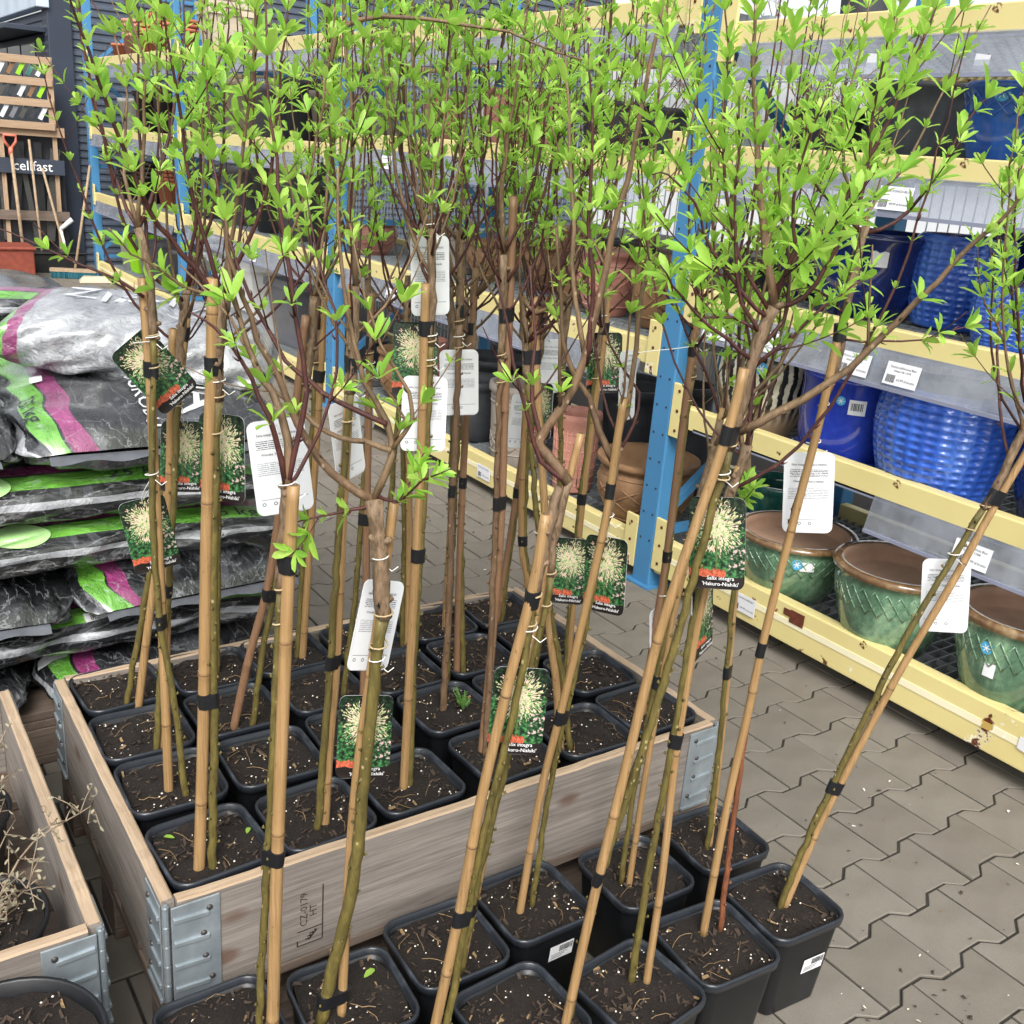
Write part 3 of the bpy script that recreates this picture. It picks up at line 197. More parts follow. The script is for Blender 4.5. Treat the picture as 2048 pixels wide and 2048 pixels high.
class MB:
    def __init__(s): s.v = []; s.f = []; s.m = []; s.uv = None
    def add(s, vs_, fs, mi=0):
        n = len(s.v); s.v += [tuple(v) for v in vs_]; s.f += [tuple(i+n for i in f) for f in fs]; s.m += [mi]*len(fs)
    def box(s, c, d, rot=None, mi=0):
        x, y, z = d[0]/2, d[1]/2, d[2]/2
        P = [Vector(p) for p in ((-x,-y,-z),(x,-y,-z),(x,y,-z),(-x,y,-z),(-x,-y,z),(x,-y,z),(x,y,z),(-x,y,z))]
        if rot is not None:
            M = rot if isinstance(rot, Matrix) else Euler(rot).to_matrix()
            P = [M @ p for p in P]
        c = Vector(c)
        s.add([p+c for p in P], [(0,3,2,1),(4,5,6,7),(0,1,5,4),(1,2,6,5),(2,3,7,6),(3,0,4,7)], mi)
    def bar(s, a, b, w, t, mi=0):
        a = Vector(a); b = Vector(b); d = b-a
        s.box((a+b)/2, (d.length, w, t), d.to_track_quat('X', 'Z').to_matrix(), mi)
    def tube(s, pts, r, n=6, caps=True, mi=0, jit=0, jr=None):
        pts = [Vector(p) for p in pts]; k = len(pts)
        rs = r if isinstance(r, (list, tuple)) else [r]*k
        up = None; rings = []
        for i, p in enumerate(pts):
            t = (pts[min(i+1, k-1)]-pts[max(i-1, 0)])
            if t.length < 1e-9: t = Vector((0,0,1))
            t.normalize()
            if up is None:
                up = t.orthogonal().normalized()
            else:
                up = (up-t*up.dot(t))
                up = up.normalized() if up.length > 1e-6 else t.orthogonal().normalized()
            w = t.cross(up)
            rings.append([p+(up*math.cos(2*PI*j/n)+w*math.sin(2*PI*j/n))*rs[i]*(1+(jr.uniform(-jit, jit) if jit else 0)) for j in range(n)])
        vs_ = [q for rg in rings for q in rg]; fs = []
        for i in range(k-1):
            for j in range(n):
                a = i*n+j; b = i*n+(j+1) % n
                fs.append((a, b, b+n, a+n))
        if caps: fs.append(tuple(range(n-1, -1, -1))); fs.append(tuple((k-1)*n+j for j in range(n)))
        s.add(vs_, fs, mi)
    def lathe(s, prof, n=32, c=(0,0,0), fn=None, mi=0, closed=False):
        vs_ = []; fs = []
        for i, (r, z) in enumerate(prof):
            for j in range(n):
                a = 2*PI*j/n
                rr = r if fn is None else r+fn(i, j, a, z)
                vs_.append((c[0]+rr*math.cos(a), c[1]+rr*math.sin(a), c[2]+z))
        for i in range(len(prof)-1):
            for j in range(n):
                a = i*n+j; b = i*n+(j+1) % n
                fs.append((a, b, b+n, a+n))
        s.add(vs_, fs, mi)
        if closed:
            k = len(s.v)-len(vs_)
            s.f.append(tuple(k+j for j in range(n-1, -1, -1))); s.m.append(mi)
    def prism(s, poly, z0, z1, mi=0):
        n = len(poly)
        s.add([(x, y, z0) for x, y in poly]+[(x, y, z1) for x, y in poly],
              [tuple(range(n-1, -1, -1)), tuple(range(n, 2*n))]+[(i, (i+1) % n, n+(i+1) % n, n+i) for i in range(n)], mi)
    def text(s, t, fn, size, mi=0):
        vs_, fs = TXT[t]
        s.add([fn(x*size, y*size) for x, y, z in vs_], fs, mi)
    def mesh(s, name, mats, smooth=False):
        me = bpy.data.meshes.new(name); me.from_pydata(s.v, [], s.f)
        for m in (mats if isinstance(mats, (list, tuple)) else [mats]): me.materials.append(m)
        if any(s.m): me.polygons.foreach_set('material_index', s.m)
        if smooth: me.polygons.foreach_set('use_smooth', [True]*len(s.f))
        if s.uv is not None:
            l = me.uv_layers.new(name='UVMap')
            vi = np.zeros(len(me.loops), dtype=np.int32); me.loops.foreach_get('vertex_index', vi)
            l.data.foreach_set('uv', np.asarray(s.uv, dtype=np.float32)[vi].ravel())
        me.update(); return me
def put(name, me, parent=None, loc=(0,0,0), rot=None, kind=None, bevel=None):
    o = bpy.data.objects.new(name, me); COL.objects.link(o); o.location = loc
    if rot is not None: o.rotation_euler = rot
    if parent is not None: o.parent = parent
    if kind: o['kind'] = kind
    if bevel:
        b = o.modifiers.new('b', 'BEVEL'); b.width = bevel; b.segments = 2; b.limit_method = 'ANGLE'; b.angle_limit = rad(40)
    return o
def build(name, mb, mats, parent=None, smooth=False, **kw): return put(name, mb.mesh(name, mats, smooth), parent, **kw)
def thing(name, label, cat, loc=(0,0,0), rotz=0, group=None, me=None):
    o = put(name, me, None, loc, (0,0,rotz)); return tag(o, label, cat, group)
def tag(o, label, cat, group=None):
    o['label'] = label; o['category'] = cat
    if group: o['group'] = group
    return o
ORD = ['first', 'second', 'third', 'fourth', 'fifth', 'sixth']
# ------------------------------------------------------------------ materials
def hexc(h):
    h = h.lstrip('#'); c = [int(h[i:i+2], 16)/255 for i in (0, 2, 4)]
    return tuple(((x/12.92) if x <= .04045 else ((x+.055)/1.055)**2.4) for x in c)+(1,)
class NT:
    def __init__(s, name):
        s.mat = bpy.data.materials.new(name); s.mat.use_nodes = True; s.t = s.mat.node_tree; s.n = s.t.nodes
        s.b = s.n['Principled BSDF']; s.out = s.n['Material Output']
    def new(s, k, **kw):
        n = s.n.new(k)
        for a, v in kw.items():
            if a in n.inputs: n.inputs[a].default_value = v
            else: setattr(n, a, v)
        return n
    def l(s, a, b): s.t.links.new(a, b)
    def coord(s, kind='Object', scale=(1,1,1), rot=(0,0,0)):
        tc = s.new('ShaderNodeTexCoord'); mp = s.new('ShaderNodeMapping'); mp.inputs['Scale'].default_value = scale; mp.inputs['Rotation'].default_value = rot
        s.l(tc.outputs[kind], mp.inputs[0]); return mp.outputs[0]
    def noise(s, vec, scale, detail=4, rough=.55, dist=0):
        n = s.new('ShaderNodeTexNoise'); n.inputs['Scale'].default_value = scale; n.inputs['Detail'].default_value = detail; n.inputs['Roughness'].default_value = rough; n.inputs['Distortion'].default_value = dist
        if vec is not None: s.l(vec, n.inputs['Vector'])
        return n.outputs['Fac']
    def ramp(s, fac, stops, interp='LINEAR'):
        r = s.new('ShaderNodeValToRGB'); cr = r.color_ramp; cr.interpolation = interp
        while len(cr.elements) < len(stops): cr.elements.new(.5)
        for e, (p, c) in zip(cr.elements, stops): e.position = p; e.color = c if len(c) == 4 else (*c, 1)
        s.l(fac, r.inputs[0]); return r.outputs[0]
    def mix(s, fac, a, b, mode='MIX'):
        m = s.new('ShaderNodeMix'); m.data_type = 'RGBA'; m.blend_type = mode
        for sock, v in ((m.inputs[0], fac), (m.inputs[6], a), (m.inputs[7], b)):
            if hasattr(v, 'is_output'): s.l(v, sock)
            elif isinstance(v, (int, float)): sock.default_value = v
            else: sock.default_value = v
        return m.outputs[2]
    def math(s, op, a, b=None):
        m = s.new('ShaderNodeMath'); m.operation = op
        for i, v in enumerate((a, b)):
            if v is None: continue
            if hasattr(v, 'is_output'): s.l(v, m.inputs[i])
            else: m.inputs[i].default_value = v
        return m.outputs[0]
    def bump(s, h, strength=.3, dist=.01):
        b = s.new('ShaderNodeBump'); b.inputs['Strength'].default_value = strength; b.inputs['Distance'].default_value = dist
        s.l(h, b.inputs['Height']); s.l(b.outputs[0], s.b.inputs['Normal']); return b
    def col(s, c):
        if hasattr(c, 'is_output'): s.l(c, s.b.inputs['Base Color'])
        else: s.b.inputs['Base Color'].default_value = c
    def rough(s, v):
        if hasattr(v, 'is_output'): s.l(v, s.b.inputs['Roughness'])
        else: s.b.inputs['Roughness'].default_value = v
    def rnd(s):
        return s.new('ShaderNodeObjectInfo').outputs['Random']
M = {}
def simple(name, c, rough=.6, var=.25, scale=30, bump=.15, metal=0, coat=0, spec=.5, dist=.003, c2=None):
    m = NT(name); v = m.coord()
    f = m.noise(v, scale, 5)
    a = Vector(c[:3])
    lo = (*(a*(1-var)), 1); hi = (*[min(1, x*(1+var)) for x in a], 1)
    col = m.ramp(f, [(.3, lo), (.7, hi)])
    if c2:
        g = m.noise(v, scale*.23, 6, .65); col = m.mix(m.ramp(g, [(.52, (0,0,0,1)), (.66, (1,1,1,1))]), col, c2)
    m.col(col); m.rough(rough); m.b.inputs['Metallic'].default_value = metal; m.b.inputs['Coat Weight'].default_value = coat; m.b.inputs['Specular IOR Level'].default_value = spec
    m.b.inputs['Coat Roughness'].default_value = .06
    if bump: m.bump(m.noise(v, scale*2.2, 6), bump, dist)
    M[name] = m.mat; return m
def mk_paver():
    m = NT('paver'); v = m.coord()
    f = m.noise(v, 7, 6, .6); g = m.noise(v, 420, 3, .7)
    c = m.ramp(f, [(.25, hexc('615b53')), (.5, hexc('7a746b')), (.8, hexc('8b857b'))])
    c = m.mix(.4, c, m.ramp(g, [(.3, hexc('504b45')), (.7, hexc('8a8478'))]))
    r = m.rnd(); c = m.mix(m.math('MULTIPLY', r, .35), c, hexc('5d564c'))
    st = m.noise(v, 2.3, 5, .7); c = m.mix(m.ramp(st, [(.55, (0,0,0,1)), (.75, (.35,.35,.35,1))]), c, hexc('443e36'))
    m.col(c); m.rough(m.ramp(f, [(.3, (.62,)*3), (.7, (.88,)*3)])); m.bump(g, .35, .002); M['paver'] = m.mat
def mk_wood(name, tones, ring=14, knots=True, rough=.8):
    m = NT(name); v = m.coord('Object', (1.2, 14, 14)); v2 = m.coord('Object', (.6, 5, 5))
    w = m.new('ShaderNodeTexNoise'); w.inputs['Scale'].default_value = 3.0; w.inputs['Detail'].default_value = 6; w.inputs['Roughness'].default_value = .6; w.inputs['Distortion'].default_value = .7; m.l(v, w.inputs['Vector'])
    n2 = m.noise(v2, 2.2, 5, .6, .4)
    fine = m.noise(m.coord('Object', (4, 160, 160)), 3, 4, .6)
    c = m.ramp(w.outputs['Fac'], [(.25, tones[0]), (.48, tones[1]), (.72, tones[2])])
    c = m.mix(m.ramp(n2, [(.35, (0,0,0,1)), (.75, (.8,.8,.8,1))]), c, tones[3])
    mid_ = m.noise(m.coord('Object', (2.2, 60, 60)), 2.4, 5, .65, .5)
    c = m.mix(.45, c, m.ramp(mid_, [(.36, tones[0]), (.6, tones[2])])); c = m.mix(.22, c, m.ramp(fine, [(.35, tones[0]), (.65, tones[2])]))
    if knots:
        vo = m.new('ShaderNodeTexVoronoi'); vo.inputs['Scale'].default_value = 1.0; m.l(m.coord('Object', (3.2, .02, 6.5)), vo.inputs['Vector'])
        c = m.mix(m.ramp(vo.outputs['Distance'], [(.05, (1,1,1,1)), (.11, (.75,.75,.75,1)), (.15, (0,0,0,1))]), c, hexc('5a3a29'))
    rn = m.rnd(); c = m.mix(m.math('MULTIPLY', rn, .25), c, tones[0])
    m.col(c); m.rough(rough); m.bump(m.math('ADD', w.outputs['Fac'], fine), .25, .003); M[name] = m.mat
def mk_bamboo(name, a, b, c3):
    m = NT(name); v = m.coord('Object', (120, 120, 4)); f = m.noise(v, 2, 5, .65); g = m.noise(m.coord(), 5, 3); sp = m.noise(m.coord('Object', (1, 1, .5)), 190, 3, .6)
    c = m.ramp(f, [(.3, a), (.7, b)]); c = m.mix(m.ramp(g, [(.4, (0,0,0,1)), (.7, (.75,.75,.75,1))]), c, c3)
    c = m.mix(m.ramp(sp, [(.64, (0,0,0,1)), (.72, (.75,.75,.75,1))]), c, hexc('5d4526'))
    r = m.rnd(); c = m.mix(m.math('MULTIPLY', r, .45), c, c3)
    m.col(c); m.rough(.42); m.b.inputs['Specular IOR Level'].default_value = .4; m.bump(f, .12, .002); M[name] = m.mat
def mk_bark(name, a, b, speck, sc=90):
    m = NT(name); v = m.coord('Object', (1, 1, .35)); f = m.noise(v, sc, 6, .65, .5); g = m.noise(m.coord(), 12, 4); sp = m.new('ShaderNodeTexVoronoi'); sp.inputs['Scale'].default_value = 52; m.l(m.coord('Object', (1,1,.7)), sp.inputs['Vector'])
    c = m.ramp(f, [(.28, a), (.62, b)]); c = m.mix(m.ramp(g, [(.4, (0,0,0,1)), (.75, (.7,.7,.7,1))]), c, a)
    c = m.mix(m.ramp(sp.outputs['Distance'], [(.06, (.7,.7,.7,1)), (.14, (0,0,0,1))]), c, speck)
    m.col(c); m.rough(.6); m.bump(f, .75, .004); M[name] = m.mat
def mk_leaf(name, a, b, c3, tr=.45):
    m = NT(name); geo = m.new('ShaderNodeNewGeometry')
    f = m.noise(m.coord(), 9, 2); r = m.math('FRACT', m.math('ADD', geo.outputs['Random Per Island'], m.rnd()))
    c = m.ramp(r, [(0, a), (.5, b), (1, c3)]); c = m.mix(m.math('MULTIPLY', f, .5), c, a)
    m.col(c); m.rough(.42); m.b.inputs['Specular IOR Level'].default_value = .45
    t = m.new('ShaderNodeBsdfTranslucent'); m.l(m.mix(.6, c, (.62,.92,.16,1)), t.inputs[0])
    mx = m.new('ShaderNodeMixShader'); mx.inputs[0].default_value = tr
    m.l(m.b.outputs[0], mx.inputs[1]); m.l(t.outputs[0], mx.inputs[2]); m.l(mx.outputs[0], m.out.inputs[0]); M[name] = m.mat
def mk_soil():
    m = NT('soil'); v = m.coord(); f = m.noise(v, 60, 8, .75); g = m.noise(v, 220, 5, .7)
    c = m.ramp(f, [(.3, hexc('080504')), (.5, hexc('17100c')), (.7, hexc('2b1f19'))]); c = m.mix(.35, c, m.ramp(g, [(.35, hexc('090605')), (.7, hexc('3d2e22'))]))
    m.col(c); m.rough(.95); m.bump(m.math('ADD', f, g), .9, .008); M['soil'] = m.mat
def mk_paint(name, base, chip, rust, amt=.62, rough=.45, grime=None):
    m = NT(name); v = m.coord(); f = m.noise(v, 4, 8, .7); g = m.noise(v, 16, 6, .65)
    c = m.mix(m.ramp(m.noise(v, 1.7, 5, .6), [(.4, (0,0,0,1)), (.75, (.5,.5,.5,1))]), base, grime or tuple(x*.82 for x in base[:3])+(1,))
    c = m.mix(m.ramp(f, [(amt, (0,0,0,1)), (amt+.012, (1,1,1,1))]), c, chip)
    k = m.math('MULTIPLY', f, g); c = m.mix(m.ramp(k, [(amt*.6, (0,0,0,1)), (amt*.6+.03, (1,1,1,1))]), c, rust)
    m.col(c); m.rough(rough); m.bump(g, .06, .002); M[name] = m.mat
def mk_glaze(name, dark, mid, light, rough=.13, drip=True, sc=6):
    m = NT(name); tc = m.new('ShaderNodeTexCoord'); sp = m.new('ShaderNodeSeparateXYZ'); m.l(tc.outputs['Object'], sp.inputs[0])
    f = m.noise(m.coord('Object', (1, 1, .25)), sc*2.2, 6, .62, .6); g = m.noise(m.coord(), sc*9, 5, .6)
    h = m.math('ADD', m.math('MULTIPLY', f, .7), m.math('MULTIPLY', g, .3))
    c = m.ramp(h, [(.3, dark), (.5, mid), (.68, light)])
    m.col(c); m.rough(rough); m.b.inputs['Coat Weight'].default_value = .6; m.b.inputs['Coat Roughness'].default_value = .05; m.bump(g, .05, .002); M[name] = m.mat
def mk_clear():
    m = NT('clear_plastic'); g = m.new('ShaderNodeBsdfGlossy'); g.inputs['Roughness'].default_value = .18; t = m.new('ShaderNodeBsdfTransparent'); t.inputs[0].default_value = (.80,.82,.86,1)
    d = m.new('ShaderNodeBsdfDiffuse'); d.inputs[0].default_value = (.55,.58,.64,1)
    x = m.new('ShaderNodeMixShader'); v = m.noise(m.coord('Object', (3, 3, 3)), 4, 5, .65); m.l(m.ramp(v, [(.3, (.1,)*3), (.7, (.34,)*3)]), x.inputs[0]); m.l(t.outputs[0], x.inputs[1]); m.l(d.outputs[0], x.inputs[2])
    y = m.new('ShaderNodeMixShader'); y.inputs[0].default_value = .1; m.l(x.outputs[0], y.inputs[1]); m.l(g.outputs[0], y.inputs[2]); m.l(y.outputs[0], m.out.inputs[0]); M['clear_plastic'] = m.mat
def mk_bag(name, axis, g0, g1, p0, p1, w0, w1, glare=False):
    # flat print laid out on the bag's own UVs: u along the length, v round the girth
    m = NT(name); tc = m.new('ShaderNodeTexCoord'); sp = m.new('ShaderNodeSeparateXYZ'); m.l(tc.outputs['UV'], sp.inputs[0])
    k = sp.outputs[0] if axis == 'u' else sp.outputs[1]
    v = m.coord(); f = m.noise(v, 9, 7, .65, .8); g = m.noise(m.coord('Object', (1.2, 1.2, 1.2)), 4.5, 5, .6, 1.2)
    c = m.ramp(f, [(.3, hexc('0f1012')), (.55, hexc('1f2124')), (.8, hexc('3c3e43'))]) if not glare else m.ramp(f, [(.3, hexc('55585d')), (.55, hexc('9a9da2')), (.8, hexc('cfd1d4'))])  # paler film tones paint the sky's glare into the topmost bag's colour
    c = m.mix(m.ramp(g, [(.58, (0,0,0,1)), (.6, (.6,.6,.6,1))]), c, hexc('5d6066') if not glare else hexc('c6c8ca'))
    cs = m.noise(m.coord('Object', (1.2, 3.2, 3.2)), 4, 4, .5, 1.2); cl = m.ramp(m.math('ABSOLUTE', m.math('SUBTRACT', cs, .5)), [(.003, (.3,.3,.3,1)), (.012, (0,0,0,1))])  # thin pale lines: stress-whitened creases, with crinkle highlights painted in
    def band(a, b):
        return m.math('MULTIPLY', m.math('GREATER_THAN', k, a), m.math('LESS_THAN', k, b))
    c = m.mix(band(g0, g1), c, m.ramp(f, [(.3, hexc('4f8a2c')), (.7, hexc('77bd47'))])); c = m.mix(band(p0, p1), c, m.ramp(f, [(.3, hexc('701a4f')), (.7, hexc('9c437b'))])); c = m.mix(band(w0, w1), c, m.ramp(f, [(.3, hexc('7d8085')), (.7, hexc('b3b6ba'))]))
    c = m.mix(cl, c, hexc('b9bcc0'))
    m.col(c); m.rough(m.ramp(f, [(.3, (.2,)*3), (.75, (.45,)*3)])); m.b.inputs['Coat Weight'].default_value = 1.; m.b.inputs['Coat Roughness'].default_value = .2; m.b.inputs['Coat IOR'].default_value = 1.75
    cr = m.noise(m.coord('Object', (1, 2.2, 1)), 16, 6, .6, 1.6); m.bump(m.math('ADD', cr, m.math('MULTIPLY', f, .7)), .75, .02); M[name] = m.mat
def mk_tagpic():
    # printed plant photograph on the card: UV x across, y up
    m = NT('tag_print'); tc = m.new('ShaderNodeTexCoord'); sp = m.new('ShaderNodeSeparateXYZ'); m.l(tc.outputs['UV'], sp.inputs[0]); U, V = sp.outputs[0], sp.outputs[1]
    mp = m.new('ShaderNodeMapping'); m.l(tc.outputs['UV'], mp.inputs[0]); mp.inputs['Scale'].default_value = (1, 1.75, 1); uv = mp.outputs[0]
    n1 = m.noise(uv, 14, 5, .6); n2 = m.noise(uv, 17, 5, .65, 1.2); n3 = m.noise(uv, 7, 4)
    c = m.ramp(n1, [(.4, hexc('111a12')), (.5, hexc('24492a')), (.64, hexc('4a8a4c'))])
    c = m.mix(m.ramp(V, [(.62, (0,0,0,1)), (.7, (.85,.85,.85,1))]), c, m.ramp(n1, [(.5, hexc('0b0c0d')), (.75, hexc('29402a'))]))
    dx = m.math('MULTIPLY', m.math('SUBTRACT', U, .5), 1.0); dy = m.math('MULTIPLY', m.math('SUBTRACT', V, .67), 1.55)
    d = m.math('SQRT', m.math('ADD', m.math('MULTIPLY', dx, dx), m.math('MULTIPLY', dy, dy)))
    ang = m.math('ARCTAN2', dy, dx)
    cb = m.new('ShaderNodeCombineXYZ'); m.l(m.math('MULTIPLY', ang, 6.), cb.inputs[0]); m.l(m.math('MULTIPLY', d, 4.), cb.inputs[1]); m.l(m.math('MULTIPLY', n3, 1.5), cb.inputs[2])
    sk = m.noise(cb.outputs[0], 2.3, 3, .6)
    bush = m.math('GREATER_THAN', m.math('ADD', m.math('SUBTRACT', .34, d), m.math('MULTIPLY', m.math('SUBTRACT', sk, .52), 1.5)), 0.)
    bush = m.math('MULTIPLY', bush, m.math('LESS_THAN', d, .52))
    bc = m.ramp(n2, [(.36, hexc('4c7a38')), (.45, hexc('9ab56c')), (.52, hexc('dccfb4')), (.62, hexc('d9a99c'))])
    c = m.mix(bush, c, bc)
    pk = m.math('MULTIPLY', m.math('GREATER_THAN', U, .7), m.math('MULTIPLY', m.math('GREATER_THAN', V, .22), m.math('LESS_THAN', V, .48)))
    c = m.mix(m.math('MULTIPLY', pk, m.ramp(n1, [(.54, (0,0,0,1)), (.58, (1,1,1,1))])), c, hexc('c9a6a6'))
    tr = m.math('MULTIPLY', m.math('LESS_THAN', m.math('ABSOLUTE', m.math('SUBTRACT', U, .5)), .014), m.math('MULTIPLY', m.math('GREATER_THAN', V, .2), m.math('LESS_THAN', V, .55)))
    c = m.mix(tr, c, hexc('56683a'))
    fl = m.math('LESS_THAN', m.math('ADD', V, m.math('MULTIPLY', n1, .12)), .275)
    fl = m.math('MULTIPLY', fl, m.math('LESS_THAN', m.math('ADD', U, m.math('MULTIPLY', n3, .3)), .8))
    c = m.mix(fl, c, m.ramp(n2, [(.35, hexc('6d2a1d')), (.6, hexc('cf6a4c'))]))
    c = m.mix(m.math('LESS_THAN', m.math('ADD', V, m.math('MULTIPLY', n3, .06)), .165), c, hexc('1c1614'))
    m.col(c); m.rough(.35); M['tag_print'] = m.mat
def mk_tagtext():
    m = NT('tag_small_print'); tc = m.new('ShaderNodeTexCoord'); sp = m.new('ShaderNodeSeparateXYZ'); m.l(tc.outputs['UV'], sp.inputs[0]); U, V = sp.outputs[0], sp.outputs[1]
    def rng(x, a, b): return m.math('MULTIPLY', m.math('GREATER_THAN', x, a), m.math('LESS_THAN', x, b))
    row = m.math('FRACT', m.math('MULTIPLY', V, 48.)); ln = m.math('GREATER_THAN', row, .5)
    cb = m.new('ShaderNodeCombineXYZ'); m.l(m.math('MULTIPLY', U, 60.), cb.inputs[0]); m.l(m.math('FLOOR', m.math('MULTIPLY', V, 48.)), cb.inputs[1])
    w = m.math('GREATER_THAN', m.noise(cb.outputs[0], 1.3, 2), .43)
    blk = m.math('MULTIPLY', rng(V, .42, .56), rng(U, .1, .9))
    c = m.mix(m.math('MULTIPLY', m.math('MULTIPLY', ln, w), blk), hexc('d3d5d8'), hexc('8f9196'))
    blk2 = m.math('MULTIPLY', rng(V, .70, .79), rng(U, .12, .88))
    c = m.mix(m.math('MULTIPLY', m.math('MULTIPLY', ln, w), blk2), c, hexc('45474b'))
    c = m.mix(m.math('MULTIPLY', rng(V, .165, .172), rng(U, .08, .92)), c, hexc('77797c'))
    for cx in (.14, .34, .55):
        dx = m.math('SUBTRACT', U, cx); dy = m.math('MULTIPLY', m.math('SUBTRACT', V, .12), 1.75); d = m.math('SQRT', m.math('ADD', m.math('MULTIPLY', dx, dx), m.math('MULTIPLY', dy, dy)))
        c = m.mix(rng(d, .02, .035), c, hexc('55575a'))
    m.col(c); m.rough(.5); M['tag_small_print'] = m.mat
def mk_corr(name, c, rough=.5):
    simple(name, c, rough, .12, 3, .05)
def mk_stripe():
    m = NT('striped_glaze'); tc = m.new('ShaderNodeTexCoord'); sp = m.new('ShaderNodeSeparateXYZ'); m.l(tc.outputs['Object'], sp.inputs[0])
    ang = m.math('ARCTAN2', sp.outputs[1], sp.outputs[0]); w = m.math('SINE', m.math('ADD', m.math('MULTIPLY', ang, 30.), m.math('MULTIPLY', m.noise(m.coord('Object', (3,3,12)), 3, 4), 5.)))
    f = m.noise(m.coord(), 20, 5); c = m.mix(m.ramp(m.math('ADD', w, m.math('MULTIPLY', f, .6)), [(.25, (0,0,0,1)), (.5, (1,1,1,1))]), hexc('22231c'), m.ramp(f, [(.3, hexc('a09a80')), (.7, hexc('ded8c4'))]))
    m.col(m.mix(m.ramp(sp.outputs[2], [(.05, (1,1,1,1)), (.12, (0,0,0,1))]), c, hexc('a58c70'))); m.rough(.25); m.b.inputs['Coat Weight'].default_value = .5; M['striped_glaze'] = m.mat
mk_paver(); mk_soil(); mk_clear(); mk_tagpic(); mk_tagtext(); mk_stripe()
mk_wood('wood_grey', [hexc('564e48'), hexc('857d76'), hexc('a8a097'), hexc('6d645c')])
mk_wood('wood_pale', [hexc('8f7860'), hexc('b39c84'), hexc('c9b59c'), hexc('917759')], knots=False)
mk_wood('wood_dark', [hexc('4a3e35'), hexc('6d5e51'), hexc('85766a'), hexc('564840')])
mk_wood('wood_tan', [hexc('8d7259'), hexc('a88e72'), hexc('bba48a'), hexc('907255')], knots=False)
mk_bamboo('bamboo', hexc('7a5f3e'), hexc('b08f65'), hexc('97784e')); mk_bamboo('bamboo_brown', hexc('6b4f3b'), hexc('937256'), hexc('82634b'))
mk_bark('bark_olive', hexc('453d1b'), hexc('6f6330'), hexc('b8a878')); mk_bark('bark_brown', hexc('4d3b2a'), hexc('7a6047'), hexc('b59f80')); mk_bark('bark_red', hexc('5b3420'), hexc('875335'), hexc('b59470'))
mk_bark('bark_old', hexc('43331f'), hexc('8d755c'), hexc('2c2118'), 150); mk_bark('twig_red', hexc('35191a'), hexc('552d27'), hexc('80694f')); mk_bark('twig_brown', hexc('54412f'), hexc('80684c'), hexc('a7926f'))
mk_leaf('leaf', hexc('78b043'), hexc('b0dc58'), hexc('d4f07c'), .5); mk_leaf('leaf_far', hexc('80b34e'), hexc('abd65e'), hexc('cdea7e'), .5); mk_leaf('leaf_weed', hexc('5f8a4a'), hexc('6f9a55'), hexc('7fa565'))
simple('pot_black', hexc('101215'), .42, .3, 24, .08, c2=hexc('1d2026')); simple('pot_rim', hexc('262a30'), .28, .25, 30, .05, c2=hexc('4a4f58'))
simple('debris', hexc('3b2f26'), .9, .5, 300, 0); simple('perlite', hexc('d8d0c2'), .8, .1, 200, 0); simple('straw', hexc('7d6647'), .8, .3, 200, 0)
simple('tape', hexc('17181b'), .45, .2, 80, .2); simple('cane_node', hexc('6e5439'), .6, .3, 60, .2); simple('twine', hexc('b09c78'), .85, .15, 400, .3); simple('string', hexc('e6e4de'), .8, .08, 400, .1)
simple('galvanised', hexc('9ca6ac'), .36, .18, 22, .08, metal=.55, c2=hexc('bcc4c8')); simple('steel_dark', hexc('51504e'), .5, .3, 60, .1, metal=.6)
mk_paint('yellow_paint', hexc('d8ca8c'), hexc('e9e3ca'), hexc('5a2a15'), .61, grime=hexc('bfad72')); mk_paint('blue_paint', hexc('447fab'), hexc('74a3c4'), hexc('34566f'), .7, grime=hexc('3b7099')); mk_paint('cream_paint', hexc('ebe3c2'), hexc('f2eedd'), hexc('b79a52'), .6)
simple('grating', hexc('878c8e'), .45, .2, 40, .1, metal=.15); simple('rail_grey', hexc('83879a'), .4, .15, 9, .03); simple('card_white', hexc('d9dade'), .5, .03, 20, 0); simple('ink', hexc('2a2c33'), .6, .1, 50, 0); simple('ink_grey', hexc('5b5d64'), .6, .1, 50, 0); simple('ink_white', hexc('eeeeee'), .6, .03, 50, 0)
simple('rust', hexc('5e2c18'), .85, .35, 60, .4)
simple('ink_stamp', hexc('3a2e2a'), .8, .2, 80, 0)
mk_glaze('glaze_green', hexc('35493a'), hexc('587a60'), hexc('93b190')); mk_glaze('glaze_rim', hexc('4b3624'), hexc('6d5236'), hexc('a08a68')); simple('clay_inside', hexc('a58670'), .85, .12, 18, .1)
mk_glaze('glaze_blue', hexc('1c2f8a'), hexc('2439a0'), hexc('2f49b4'), .1); mk_glaze('glaze_sky', hexc('23479f'), hexc('3561c4'), hexc('5684da'), .14); mk_glaze('glaze_navy', hexc('141c45'), hexc('1c2a66'), hexc('2a4290'), .12); mk_glaze('glaze_drip', hexc('1d3f8a'), hexc('2b62b8'), hexc('6a7486'), .14)
mk_glaze('glaze_teal', hexc('1c4a44'), hexc('2a645a'), hexc('44857a'), .15)
simple('pot_slate', hexc('4d5156'), .5, .3, 14, .15); simple('pot_charcoal', hexc('3a3d41'), .55, .3, 14, .15); simple('terracotta_pink', hexc('b98272'), .75, .15, 14, .15, c2=hexc('c99c8c')); simple('terracotta_orange', hexc('b5694c'), .8, .15, 14, .1); simple('clay_brown', hexc('8c6b4b'), .7, .2, 16, .2, c2=hexc('6b4d34')); simple('clay_grey', hexc('8d857c'), .8, .15, 14, .15, c2=hexc('a49a8f')); simple('white_glaze', hexc('d9d8d3'), .35, .06, 10, .03); simple('beige_stone', hexc('b9ae97'), .8, .1, 14, .1)
